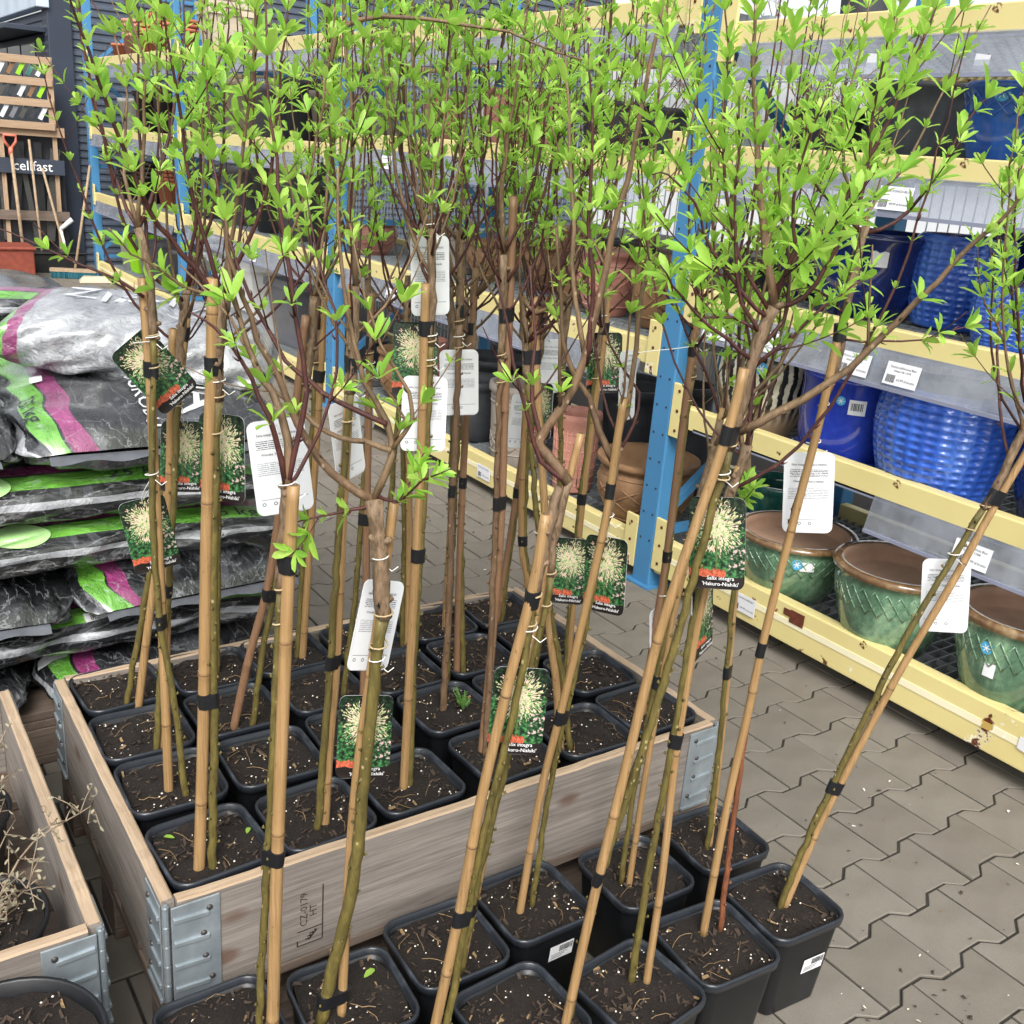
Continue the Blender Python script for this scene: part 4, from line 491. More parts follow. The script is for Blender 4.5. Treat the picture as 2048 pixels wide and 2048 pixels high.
simple('plastic_white', hexc('dfe0de'), .4, .05, 10, .02); simple('plastic_lime', hexc('8fce1a'), .4, .08, 10, .02); simple('plastic_grey', hexc('6d6e74'), .45, .12, 12, .03); simple('plastic_black', hexc('1d1e20'), .4, .3, 16, .04); simple('plastic_orange', hexc('c9705a'), .45, .1, 14, .02)
mk_corr('cladding_dark', hexc('4a5360')); mk_corr('cladding_pale', hexc('b9c6d3')); simple('trim_dark', hexc('2d3543'), .5, .12, 3, .03); simple('glass_dark', hexc('39424a'), .08, .3, 2, 0, spec=.7)
simple('brush_teal', hexc('1f5d6a'), .8, .3, 120, .3); simple('red_paint', hexc('7f3b2b'), .6, .25, 20, .1); simple('handle_wood', hexc('a08a70'), .7, .2, 30, .1); simple('hall_white', hexc('e6e8ea'), .6, .04, 2, .02); simple('sand_bed', hexc('2e2a25'), .95, .3, 40, .3)
mk_bag('bag_long', 'v', .355, .415, .315, .35, .475, .5); mk_bag('bag_cross', 'u', .03, .07, .07, .12, 2, 3, True)
simple('bag_badge', hexc('a9d68e'), .4, .1, 20, .05); simple('bag_seal', hexc('5a5d63'), .35, .2, 30, .2, coat=.5); simple('sticker', hexc('dfe0e2'), .4, .03, 30, 0); simple('sticker_blue', hexc('4aa3cf'), .4, .1, 30, 0)
simple('dry_stem', hexc('8a7a66'), .85, .25, 60, .2); simple('dry_leaf', hexc('8f8872'), .85, .2, 90, .1); simple('straw_cut', hexc('c9ab72'), .8, .25, 60, .1)
# ------------------------------------------------------------------ ground and pavers
rng = random.Random(7)
mb = MB(); mb.add([(-150,-150,0),(150,-150,0),(150,150,0),(-150,150,0)], [(0,1,2,3)])
ground = build('ground', mb, M['sand_bed'], loc=(0,0,-.0045), kind='structure')
def paver_poly(g=.003):
    P = .2; H = .15; a = .0125; hw = P/2-g
    xs = [-hw, -.068, -.034, .034, .068, hw]
    top = [(x, H/2-g+(a if abs(x) > .05 else -a)) for x in xs]
    bot = [(x, -H/2+g+(-a if abs(x) > .05 else a)) for x in xs]
    return bot+top[::-1]
def paver_mesh():
    m = MB(); p = paver_poly(); n = len(p)
    ins = []
    for i in range(n):
        a = Vector(p[i-1]); b = Vector(p[i]); c = Vector(p[(i+1) % n])
        n1 = Vector((-(b-a).y, (b-a).x)).normalized(); n2 = Vector((-(c-b).y, (c-b).x)).normalized(); nn = (n1+n2); nn = nn/nn.length_squared*2
        ins.append(b+nn*.0016)
    m.add([(x, y, -.014) for x, y in p]+[(x, y, -.0016) for x, y in p]+[(v.x, v.y, 0) for v in ins],
          [(i, (i+1) % n, n+(i+1) % n, n+i) for i in range(n)]+[(n+i, n+(i+1) % n, 2*n+(i+1) % n, 2*n+i) for i in range(n)]+[tuple(range(2*n, 3*n))])
    return m
pm = paver_mesh(); pme = pm.mesh('paver', M['paver'])
fwd = Vector((0.54665, 0.76922, -0.33088)); rgt = Vector((0.82782, -0.55591, 0.07528)); upv = Vector((0.12603, 0.31506, 0.94067)); CP = Vector((-.34, -1.3211, 1.479))
cells = []
for j in range(-8, 90):
    yc = .162+.15*j
    for i in range(-12, 16):
        xc = 1.695+.2*i+(.1 if j % 2 else 0)
        if xc < -1.6 or xc > 3.3: continue
        d = Vector((xc, yc, 0))-CP; dep = d.dot(fwd)
        if dep < .3: continue
        sx = d.dot(rgt)/dep; sy = d.dot(upv)/dep
        if abs(sx) > .60 or abs(sy) > .62: continue
        hid = (-.03 < xc < 1.2 and .05 < yc < .78) or (xc < -.1 and yc > -.2 and yc < .8) or (xc < .58 and 1.05 < yc < 1.7) or xc > 2.5
        cells.append((d.length+(100 if hid else 0), xc, yc))
cells.sort()
for _, x, y in cells[:300]:
    o = put('paver', pme, ground, (x, y, .0045+rng.uniform(-.0012, .0012)), (rng.gauss(0, .004), rng.gauss(0, .004), rng.gauss(0, .004)))
far = MB()
for _, x, y in cells[300:]:
    dz = rng.uniform(-.0012, .0012)
    far.add([(v[0]+x, v[1]+y, v[2]+dz) for v in pm.v], pm.f)
lit = MB(); r_ = random.Random(77)
for k in range(420):
    x, y = r_.uniform(1.0, 2.1), r_.uniform(-.9, 3.6)
    if k % 5 == 0: x, y = r_.uniform(.6, 1.4), r_.uniform(-.75, -.45)
    l = r_.uniform(.0015, .006); w = l*r_.uniform(.25, .8); R_ = Euler((r_.uniform(-.4, .4), r_.uniform(-.4, .4), r_.uniform(0, 6.3))).to_matrix()
    lit.add([R_ @ Vector(p)+Vector((x, y, .009)) for p in ((-l,-w,0),(l,-w*.6,.001),(l*.8,w,0),(-l*.7,w*.8,.001),(0,0,.002))], [(0,1,4),(1,2,4),(2,3,4),(3,0,4)], 0 if r_.random() < .72 else (1 if r_.random() < .6 else 2))
build('paving_litter', lit, [M['debris'], M['perlite'], M['straw']], ground, kind='stuff')
build('distant_pavers', far, M['paver'], ground, loc=(0,0,.0045), kind='stuff')
# ------------------------------------------------------------------ building beyond the rack
bld = thing('garden_centre_building', 'dark corrugated building behind the far end of the rack', 'building', (0,0,0))
def corrugated(name, a, b, z0, z1, nrm, mat, pitch=.075, amp=.016):
    m = MB(); a = Vector((*a, 0)); b = Vector((*b, 0)); nrm = Vector((*nrm, 0)); k = int((z1-z0)/pitch); pts = []
    for i in range(k):
        z = z0+i*pitch
        pts += [(z, 0), (z+pitch*.42, 0), (z+pitch*.55, amp), (z+pitch*.87, amp)]
    pts.append((z1, 0))
    vs_ = []
    for z, h in pts: vs_ += [a+nrm*h+Vector((0,0,z)), b+nrm*h+Vector((0,0,z))]
    m.add(vs_, [(2*i, 2*i+1, 2*i+3, 2*i+2) for i in range(len(pts)-1)])
    return build(name, m, M[mat], bld)
corrugated('side_wall', (1.99, 10.45), (1.99, 22), 0, 2.45, (-1, 0), 'cladding_dark')
corrugated('end_wall', (2.2, 10.5), (9, 10.5), 0, 3.6, (0, -1), 'cladding_dark')
m = MB(); m.box((2.09, 10.56, 1.8), (.23, .24, 3.6)); build('corner_trim', m, M['trim_dark'], bld, bevel=.01)
m = MB(); m.box((1.94, 16.2, 2.95), (.12, 11.6, .98)); build('fascia', m, M['cladding_pale'], bld, bevel=.01)
m = MB(); m.box((5.5, 16.3, 3.62), (7.2, 11.7, .06)); build('roof', m, M['trim_dark'], bld)
w = MB(); w.box((1.96, 12.0, 1.72), (.06, 2.6, 1.0)); wo_ = build('window', w, M['trim_dark'], bld)
for yy in (11.2, 12.0, 12.8):
    g = MB(); g.box((1.925, yy, 1.72), (.012, .72, .88)); build('pane', g, M['glass_dark'], wo_)
w = MB(); w.box((1.80, 12.0, 2.27), (.4, 2.9, .05)); build('window_hood', w, M['trim_dark'], bld, bevel=.006)
# ------------------------------------------------------------------ things beyond the rack on the right
hall = thing('storage_hall', 'long white low hall beyond the wire fence', 'building', (0,0,0))
m = MB(); m.box((16, 10, .85), (.5, 60, 1.7)); build('wall', m, M['hall_white'], hall)
m = MB(); m.box((18.5, 10, 1.76), (6, 60.6, .12)); build('roof', m, M['cladding_pale'], hall)
fence = thing('wire_fence', 'grey welded wire fence behind the shelving rack', 'fence', (3.75, 0, 0))
for y0 in (-2.4, .1, 2.6, 5.1, 7.6):
    p = MB(); p.box((0, y0, 1.1), (.05, .05, 2.2)); build('post', p, M['galvanised'], fence)
    p = MB()
    for k in range(46): p.box((0, y0+.06+k*.0535, 1.08), (.005, .005, 2.0))
    for zz in (.15, .3, .7, 1.1, 1.5, 1.72, 1.9): p.box((-.006, y0+1.25, zz), (.006, 2.44, .006))
    build('wire_panel', p, M['galvanised'], fence, kind='stuff')
# ------------------------------------------------------------------ shelving rack
rack = thing('shelving_rack', 'long shelving rack with blue posts and yellow beams full of planters', 'shelving', (0,0,0))
PY = [-1.51, 1.27, 4.05, 6.83, 9.6]; XF, XB = 2.147, 3.19
for y in PY:
    for x in (XF, XB):
        p = MB(); p.box((x, y, 1.35), (.078, .092, 2.7))
        for k in range(0):
            pass
        po = build('post', p, M['blue_paint'], rack, bevel=.006)
        h = MB()
        for k in range(26):
            for s in (-1, 1): h.tube([(x-.0385, y+s*.024, .18+k*.1), (x-.0403, y+s*.024, .18+k*.1)], .0045, 6)
        if x == XF: build('punched_holes', h, M['ink'], po, kind='stuff')
        b = MB(); b.box((x, y, .004), (.12, .13, .008)); build('foot_plate', b, M['blue_paint'], po)
    b = MB()
    for k in range(3):
        z0 = .25+k*.85; b.bar((XF+.02, y, z0 if k % 2 == 0 else z0+.8), (XB-.02, y, z0+.8 if k % 2 == 0 else z0), .03, .03)
    for z in (.2, 1.05, 1.9, 2.6): b.bar((XF+.03, y, z), (XB-.03, y, z), .03, .03)
    build('brace', b, M['blue_paint'], rack)
# bay: y range, [(beam top, beam height, deck top)]
BAYS = [(0, [(.20, .135, .15), (.70, .075, .64), (1.10, .066, 1.08), (1.55, .066, 1.52), (1.905, .075, 1.875)]),
        (1, [(.17, .125, .12), (.89, .085, .875), (1.51, .08, 1.48), (1.99, .085, 1.96)]),
        (2, [(.17, .125, .12), (.85, .085, .82), (1.45, .08, 1.42), (2.0, .085, 1.97)]),
        (3, [(.16, .125, .12), (.81, .085, .78), (1.41, .08, 1.38), (2.0, .085, 1.97)])]
BEAM = {}
grat = {}
for bi, levels in BAYS:
    ya, yb = PY[bi]+.046, PY[bi+1]-.046; L = yb-ya; yc = (ya+yb)/2
    for li, (zt, hh, dk) in enumerate(levels):
        for x, mat in ((2.142, 'yellow_paint'), (XB-.03, 'yellow_paint')):
            p = MB()
            p.box((0, 0, -hh/2), (.044, L-.012, hh))
            if x < 3:
                p.box((.034, 0, -hh/2-.012), (.024, L-.012, hh-.03))
            bm_ = build('beam', p, M[mat], rack, loc=(x, yc, zt), bevel=.004)
            if x < 3:
                for s in (-1, 1):
                    e = MB(); e.box((-.028, s*(L/2-.034), -.02), (.012, .066, .2 if li == 0 else .19), None); build('end_bracket', e, M['yellow_paint'], bm_, bevel=.003)
                    e = MB()
                    for zz in (.05, -.02, -.09): e.tube([(-.0338, s*(L/2-.034), zz), (-.036, s*(L/2-.034), zz)], .006, 8)
                    build('bolt', e, M['rust'], bm_, kind='stuff')
                if li == 0:
                    e = MB(); e.box((-.0225, 0, -hh*.45), (.003, L-.15, .02)); build('groove_strip', e, M['cream_paint'], bm_)
        key = round(L, 2)
        if key not in grat:
            g = MB(); n1 = int(L/.036); n2 = 15
            for k in range(n1): g.box((0, -L/2+.02+k*(L-.04)/(n1-1), -.0125), (.98, .0035, .025))
            for k in range(n2): g.box((-.48+k*.96/(n2-1), 0, -.009), (.0035, L-.03, .018))
            for s in (-1, 1): g.box((s*.493, 0, -.0135), (.006, L-.02, .027))
            grat[key] = g.mesh('grating_deck', M['grating'])
        put('grating_deck', grat[key], rack, (2.672, yc, dk-.001), kind='stuff')
        if li > 0 or bi == 9:
            p = MB(); rh = .085; y0 = -L/2+.1; y1 = L/2-.1 if (bi, li) != (0, 1) else .36-yc
            lean = .022
            # clear price strip hung under the beam, with a grey base lip
            p.add([(-.03, y0, -hh+.012), (-.03, y1, -hh+.012), (-.03-lean, y1, -hh-rh), (-.03-lean, y0, -hh-rh), (-.027, y0, -hh+.012), (-.027, y1, -hh+.012), (-.027-lean, y1, -hh-rh), (-.027-lean, y0, -hh-rh)],
                  [(0,1,2,3), (7,6,5,4), (0,4,5,1), (2,6,7,3), (1,5,6,2), (3,7,4,0)])
            build('price_strip', p, M['clear_plastic'], rack, loc=(2.142, yc, zt))
            p = MB(); p.box((-.027-lean, (y0+y1)/2, -hh-rh-.004), (.012, y1-y0, .01)); p.box((-.016, 0, -hh+.004), (.012, L-.22, .012))
            build('strip_edge', p, M['rail_grey'], rack, loc=(2.142, yc, zt))
        BEAM[(bi, li)] = (zt, hh, yc)
def price_card(bay, lev, y, lines, w=.105, h=.062, off=None):
    zt, hh, yc = BEAM[(bay, lev)]
    m_ = MB(); c = Vector((2.142-.036-.011, y, zt-hh-.045)) if lev > 0 else Vector((2.118-.003, y, zt-hh*.55))
    tl = math.atan(.022/.097) if lev > 0 else 0
    X = Vector((0, -1, 0)); Z = Vector((math.sin(tl), 0, math.cos(tl))); N = Z.cross(X); N = N if N.x < 0 else -N
    f = lambda x, z, d=.0: tuple(c+X*x+Z*z+N*d)
    m_.add([f(-w/2, -h/2), f(w/2, -h/2), f(w/2, h/2), f(-w/2, h/2), f(-w/2, -h/2, .0015), f(w/2, -h/2, .0015), f(w/2, h/2, .0015), f(-w/2, h/2, .0015)], [(0,1,2,3),(7,6,5,4),(0,4,5,1),(1,5,6,2),(2,6,7,3),(3,7,4,0)])
    m_.text(lines[0], lambda x, z: f(x, z+h*.3, .0022), .0088, 1)
    if len(lines) > 2: m_.text(lines[2], lambda x, z: f(x, z+h*.13, .0022), .0075, 1)
    m_.text(lines[1], lambda x, z: f(x+w*.17, z-h*.24, .0022), .0095, 1)
    r_ = random.Random(len(lines[0])+int(y*100)); x = -w*.42
    while x < -w*.17:
        b = r_.choice([.0008, .0014, .002]); m_.add([f(x, -h*.4, .0022), f(x+b, -h*.4, .0022), f(x+b, -h*.06, .0022), f(x, -h*.06, .0022)], [(0,1,2,3)], 1); x += b+r_.choice([.0008, .0014])
    build('price_card', m_, [M['card_white'], M['ink']], rack)
D_ = 'Donica szkliwiona Blue'
for a in [(0, 2, .50, (D_, '189,99 zł brutto', 'Galaxis NB 17692')), (0, 2, .34, (D_, '63,99 zł brutto', 'Galaxis NB 17678')), (0, 1, .03, (D_, '254,99 zł brutto', 'Galaxis S, 17688')), (0, 3, .47, ('POŁNIX DONICA BLUE', '49,99 zł brutto')), (0, 0, .77, ('NYX DONICA MONET', '139,99 zł brutto')), (0, 2, .84, (D_, '63,99 zł brutto')), (0, 2, 1.05, (D_, '189,99 zł brutto')),
          (1, 1, 1.62, (D_, '139,99 zł brutto')), (1, 1, 3.3, (D_, '49,99 zł brutto')), (1, 2, 3.4, (D_, '49,99 zł brutto')), (1, 2, 1.8, (D_, '63,99 zł brutto')), (1, 0, 2.38, ('NYX DONICA MONET', '49,99 zł brutto')), (2, 1, 5.2, (D_, '49,99 zł brutto'))]: price_card(*a)
m = MB(); m.box((0,0,0), (.003, .055, .042)); m.box((.001, .04, .006), (.003, .03, .022))
build('rusty_patch', m, M['rust'], rack, loc=(2.1175, .55, .165))
m = MB(); m.add([(0,-.02,-.02),(0,.02,-.015),(0,.018,.02),(0,-.022,.015),(-.001,-.02,-.02),(-.001,.02,-.015),(-.001,.018,.02),(-.001,-.022,.015)], [(0,1,2,3),(7,6,5,4),(0,4,5,1),(1,5,6,2),(2,6,7,3),(3,7,4,0)])
sm = m.mesh('paper_scrap', M['card_white'])
for y, z in ((-.22, .14), (.62, 1.78), (.3, 1.77)): put('paper_scrap', sm, rack, (2.1165 if z < 1 else 2.098, y, z))
# ------------------------------------------------------------------ planters on the rack
PROF = {
 'green': [(.60,0),(.64,.01),(.76,.25),(.86,.5),(.91,.7),(.92,.82),(.90,.88),(.95,.905),(1.0,.93),(1.0,.97),(.97,1.0),(.86,1.0),(.82,.96),(.83,.90),(.84,.8),(.80,.78),(0,.78)],
 'plain': [(.80,0),(.84,.02),(.93,.3),(.97,.6),(.97,.88),(1.0,.93),(1.0,.98),(.97,1.0),(.92,.99),(.91,.9),(.88,.5),(.8,.1),(0,.08)],
 'dimple': [(.68,0),(.72,.015)]+[(.72+.28*math.sin(PI*(.08+.62*t)), .03+.93*t) for t in [i/84 for i in range(85)]]+[(.88,.985),(.85,1.0),(.80,.99),(.80,.9),(.8,.4),(0,.35)],
 'stripe': [(.55,0),(.58,.015),(.76,.25),(.9,.5),(.98,.72),(.97,.86),(.91,.94),(.94,.965),(.94,1.0),(.86,1.0),(.85,.93),(.85,.6),(0,.5)],
 'darkblue': [(.62,0),(.66,.015),(.82,.3),(.93,.6),(.96,.85),(1.0,.92),(1.0,.98),(.96,1.0),(.9,.99),(.88,.85),(.82,.5),(0,.4)],
 'ribbed': [(.72,0),(.75,.02),(.86,.3),(.95,.7),(.97,.9),(1.0,.93),(1.0,.99),(.96,1.0),(.9,.99),(.88,.7),(0,.5)],
 'bowl': [(.55,0),(.6,.03),(.8,.4),(.93,.75),(1.0,.85),(1.0,.97),(.96,1.0),(.88,.98),(.8,.7),(0,.6)],
 'terracotta': [(.55,0),(.58,.02),(.78,.25),(.92,.5),(.96,.68),(.88,.82),(.84,.87),(.96,.91),(1.0,.95),(.99,1.0),(.88,1.0),(.8,.93),(.8,.7),(0,.55)],
 'pinkrib': [(.78,0),(.8,.02),(.86,.3),(.9,.7),(.92,.88),(1.0,.91),(1.0,.96),(.98,1.0),(.88,1.0),(.86,.9),(.8,.5),(0,.45)],
 'pinkvase': [(.6,0),(.65,.02),(.85,.3),(.95,.6),(.9,.78),(.92,.82),(.86,.85),(.9,.9),(1.0,.95),(.98,1.0),(.85,1.0),(.8,.9),(.8,.6),(0,.5)],
 'black': [(.72,0),(.75,.02),(.85,.4),(.92,.8),(.93,.88),(1.0,.90),(1.0,.97),(.97,1.0),(.9,1.0),(.86,.85),(.8,.4),(0,.3)]}
PROF['carved'] = PROF['terracotta']; PROF['greyclay'] = PROF['pinkrib']; PROF['pinkstripe'] = PROF['pinkrib']; PROF['greypink'] = PROF['pinkrib']; PROF['drip'] = PROF['darkblue']; PROF['teal'] = PROF['black']; PROF['darkpot'] = PROF['black']; PROF['blackpot'] = PROF['black']; PROF['whitepot'] = PROF['pinkvase']
PMAT = dict(green='glaze_green', plain='glaze_blue', dimple='glaze_sky', stripe='striped_glaze', darkblue='glaze_navy', ribbed='pot_slate', bowl='pot_charcoal', terracotta='terracotta_pink', carved='clay_brown', pinkrib='terracotta_pink', pinkvase='terracotta_pink', greyclay='clay_grey', pinkstripe='terracotta_pink', greypink='clay_grey', drip='glaze_drip', teal='glaze_teal', darkpot='pot_charcoal', blackpot='pot_charcoal', whitepot='white_glaze')
def prof_r(pr, z):
    out = [p for p in pr]; best = pr[0][0]
    for (r0, z0), (r1, z1) in zip(pr, pr[1:]):
        if z0 <= z <= z1 and z1 > z0: return r0+(r1-r0)*(z-z0)/(z1-z0)
        if z1 < z0: break
    return best
def planter(kind, x, y, z, r, h, label, seed=0, mat=None, dim=None):
    o = thing('planter', label, 'planter', (x, y, z), random.Random(seed).uniform(0, 6))
    pr0 = PROF[kind]; pr = [(a*r, b*h) for a, b in pr0]; mt = M[mat or PMAT[kind]]
    n = 40; fn = None
    if kind == 'dimple':
        n = 176; rows = 14; cols = 30
        def fn(i, j, a, zz):
            t = zz/h
            if t < .1 or t > .93 or i > 87: return 0
            ry = t*rows; rr = math.floor(ry); ph = a/(2*PI)*cols
            u = (ph-math.floor(ph))-.5; v = ry-rr-.5
            d = (abs(u*1.1)**3+abs(v)**3)**(1/3)
            return -.0062*(r/.2)*max(0, 1-(d/.42)**3)
    elif kind == 'ribbed':
        n = 120
        def fn(i, j, a, zz): return (.004 if (j//2) % 2 else 0) if .05 < zz/h < .9 and i < 5 else 0
    elif kind in ('pinkrib', 'greyclay'):
        def fn(i, j, a, zz): return 0
    # split outside body from the inside / rim
    k = max(range(len(pr)), key=lambda i: pr[i][1])
    b = MB(); b.lathe(pr[:k+1], n, fn=fn, closed=True); build('body', b, mt, o, smooth=True)
    inner = {'green': 'clay_inside', 'stripe': 'clay_inside', 'terracotta': 'clay_inside', 'carved': 'clay_brown', 'plain': 'glaze_navy', 'dimple': 'glaze_navy', 'drip': 'glaze_navy'}.get(kind)
    b = MB(); b.lathe(pr[k:], n if n < 60 else 48); build('inside', b, M[inner] if inner else mt, o, smooth=True)
    if kind in ('green', 'stripe'):
        b = MB(); ri = [p for p in pr if p[1] > h*.885][:-1] if kind == 'green' else [p for p in pr if p[1] > h*.93]
        b.lathe([(a+.0015, c_+.001) for a, c_ in ri if a > r*.8], 40); build('rim', b, M['glaze_rim'], o, smooth=True)
    if kind in ('green', 'drip', 'carved', 'terracotta', 'greypink', 'whitepot'):
        z0, z1, N, rad_ = {'green': (.54, .83, 30, .0026), 'drip': (.62, .88, 20, .003), 'carved': (.3, .72, 9, .004), 'terracotta': (.35, .66, 12, .0035), 'greypink': (.2, .4, 14, .003), 'whitepot': (.3, .6, 10, .003)}[kind]
        b = MB()
        for s in (-1, 1):
            for q_ in range(N):
                pts = []
                for t in range(5):
                    zz = z0+(z1-z0)*t/4; a = 2*PI*(q_+s*t/4*1.5)/N; rr = prof_r(pr0, zz)*r+.0004
                    pts.append((rr*math.cos(a), rr*math.sin(a), zz*h))
                b.tube(pts, rad_, 5)
        build('lattice_relief', b, mt, o, smooth=True, kind='stuff')
    if kind in ('pinkstripe', 'greypink', 'pinkrib', 'greyclay', 'carved', 'terracotta'):
        b = MB()
        for zz, rr_ in ((.16, .004), (.78, .004), (.84, .003)) if kind != 'pinkrib' else tuple((.1+.11*q_, .0032) for q_ in range(7)):
            rr = prof_r(pr0, zz)*r
            pts = [(rr*math.cos(2*PI*t/40), rr*math.sin(2*PI*t/40), zz*h) for t in range(41)]; b.tube(pts, rr_, 5, caps=False)
        if kind in ('pinkrib', 'pinkstripe'):
            for q_ in range(30):
                a = 2*PI*q_/30; za, zb_ = (.1, .8) if kind == 'pinkrib' else (.5, .74)
                b.tube([(prof_r(pr0, zz)*r*math.cos(a), prof_r(pr0, zz)*r*math.sin(a), zz*h) for zz in (za, (za+zb_)/2, zb_)], .003, 5)
        build('relief_bands', b, M['clay_grey'] if kind == 'pinkstripe' else mt, o, smooth=True, kind='stuff')
    if kind == 'plain':
        b = MB(); b.lathe([(r*.7, 0), (r*.98, .006), (r*1.05, .03), (r*1.06, .036), (r*1.02, .036), (r*.93, .012), (0, .01)], 40, (0,0,-.001), closed=True); build('saucer', b, M['glaze_blue'], o, smooth=True)
    return o
def sticker(o, ang, zf, w, h, mat, kind='box', bars=False):
    # small label glued on the planter's side, facing world angle ang
    kd, R0_, H0_ = DIM[o.name]; r0 = prof_r(PROF[kd], min(.86, zf/H0_))*R0_; zf = min(zf, .86*H0_)
    a0 = ang-o.rotation_euler.z; m_ = MB()
    if kind == 'box':
        f = lambda x, zz, d=.0012: ((r0+d)*math.cos(a0+x/r0), (r0+d)*math.sin(a0+x/r0), zf+zz)
        xs = [-w/2+w*i/4 for i in range(5)]
        m_.add([f(x, -h/2) for x in xs]+[f(x, h/2) for x in xs], [(i, i+1, i+6, i+5) for i in range(4)])
        if bars:
            x = -w*.36; rr = random.Random(3)
            while x < w*.3:
                b = rr.choice([.0012, .002, .003]); m_.add([f(x, -h*.2, .002), f(x+b, -h*.2, .002), f(x+b, h*.3, .002), f(x, h*.3, .002)], [(0,1,2,3)], 1); x += b+rr.choice([.0012, .0022])
    else:
        f = lambda x, zz, d=.0012: ((r0+d)*math.cos(a0+x/r0), (r0+d)*math.sin(a0+x/r0), zf+zz)
        m_.add([f(w/2*math.cos(2*PI*i/20), w/2*math.sin(2*PI*i/20)) for i in range(20)], [tuple(range(20))])
        for q_ in range(3):
            a = PI*q_/3; u = Vector((math.cos(a), math.sin(a)))*w*.33; v = Vector((-math.sin(a), math.cos(a)))*w*.03
            m_.add([f(*(u+v), .002), f(*(u-v), .002), f(*(-u-v), .002), f(*(-u+v), .002)], [(0,1,2,3)], 1)
    s_ = build('sticker', m_, [M[mat], M['ink'] if kind == 'box' else M['ink_white']], o)
DIM = {}
LAB = ['green glazed lattice planter with brown rim beside the blue rack post', 'large green glazed lattice planter between two green ones', 'green glazed lattice planter farthest from the blue post on the lowest shelf', 'plain teal planter behind the green ones beside the blue post',
 'cream and black striped barrel planter below the navy planters', 'second striped planter tucked between post and striped barrel', 'smooth royal blue planter standing in its own saucer', 'big bright blue dimpled planter next to the saucered blue one', 'navy planter at the edge of the shelf beyond the big dimpled one',
 'wide navy glazed planter on the middle shelf', 'smaller navy planter beside the wide navy one and the post', 'navy planter standing behind the dimpled ones', 'tall blue dimpled planter on the middle shelf', 'small blue dimpled planter in front of the tall dimpled one',
 'black finely ribbed planter under the top shelf', 'blue drip glazed planter with grey lattice neck', 'dark shallow bowl beside the black ribbed planter', 'dark shallow bowl next to the blue post', 'charcoal planter on the topmost shelf',
 'pink terracotta urn with carved belly on the shelf left of the post', 'brown carved urn between terracotta urn and blue post', 'brown carved urn farther along the same shelf as the terracotta urn', 'brown carved urn between two brown carved ones', 'grey clay pot beside the carved urns', 'pink terracotta urn beyond the second rack post',
 'large brown carved urn on the lowest shelf against the blue post', 'narrow pink clay pot with grid relief on lowest shelf', 'pink clay pot with a grey striped collar on lowest shelf', 'grey clay pot with pink tint and lattice foot on lowest shelf',
 'black pot beyond the second rack post on lowest shelf', 'black pot behind the striped collar pot', 'widest black pot behind the grey lattice foot pot', 'tall black pot behind the narrow pink grid pot', 'slim black pot at the back of the lowest shelf', 'black pot behind the large brown carved urn',
 'pale pink clay vase with grid neck on upper shelf', 'pale pink clay vase farther along the upper shelf', 'grey clay pot beyond the second post on upper shelf', 'small charcoal pot on upper shelf near the blue post', 'charcoal pot between vase and small charcoal pot', 'white glazed vase on upper shelf between pink vases']
FIX = {3: dict(x=2.62, y=1.12, h=.24), 5: dict(x=2.68, y=1.16, r=.115, h=.24), 24: dict(y=4.5, z=.82), 29: dict(z=.12), 37: dict(y=4.32, z=1.42), 8: dict(h=.25), 11: dict(x=2.86), 12: dict(x=2.5, y=.49), 13: dict(x=2.32, y=.2), 32: dict(x=2.75, y=2.12), 34: dict(x=2.78), 20: dict(x=2.42, y=1.67), 19: dict(y=1.99), 27: dict(x=2.32, y=3.35), 28: dict(x=2.32, y=2.42), 26: dict(x=2.33), 17: dict(y=1.14, x=2.62), 10: dict(y=1.07, x=2.55), 9: dict(y=.74)}
PL = []
for i, e in enumerate(GLAZED):
    e = dict(e); e.update(FIX.get(i, {}))
    PL.append(planter(e['k'], e['x'], e['y'], e['z'], e['r'], e['h'], LAB[i], i)); DIM[PL[-1].name] = (e['k'], e['r'], e['h'])
camang = lambda o: math.atan2(CP.y-o.location.y, CP.x-o.location.x)
sticker(PL[6], camang(PL[6])+.12, .2, .05, .045, 'sticker', bars=True); sticker(PL[6], camang(PL[6])-.2, .215, .028, .03, 'sticker_blue', 'disc')
sticker(PL[0], camang(PL[0])+.1, .165, .035, .03, 'sticker_blue', 'disc'); sticker(PL[0], camang(PL[0])+.28, .16, .045, .03, 'sticker'); sticker(PL[4], camang(PL[4])-.1, .25, .04, .03, 'sticker_blue', 'disc'); sticker(PL[15], camang(PL[15])-.3, .2, .04, .03, 'sticker_blue', 'disc'); sticker(PL[2], camang(PL[2])-.45, .2, .035, .03, 'sticker_blue', 'disc'); sticker(PL[2], camang(PL[2])-.35, .15, .03, .06, 'sticker'); sticker(PL[9], camang(PL[9])+.1, .19, .05, .055, 'sticker')
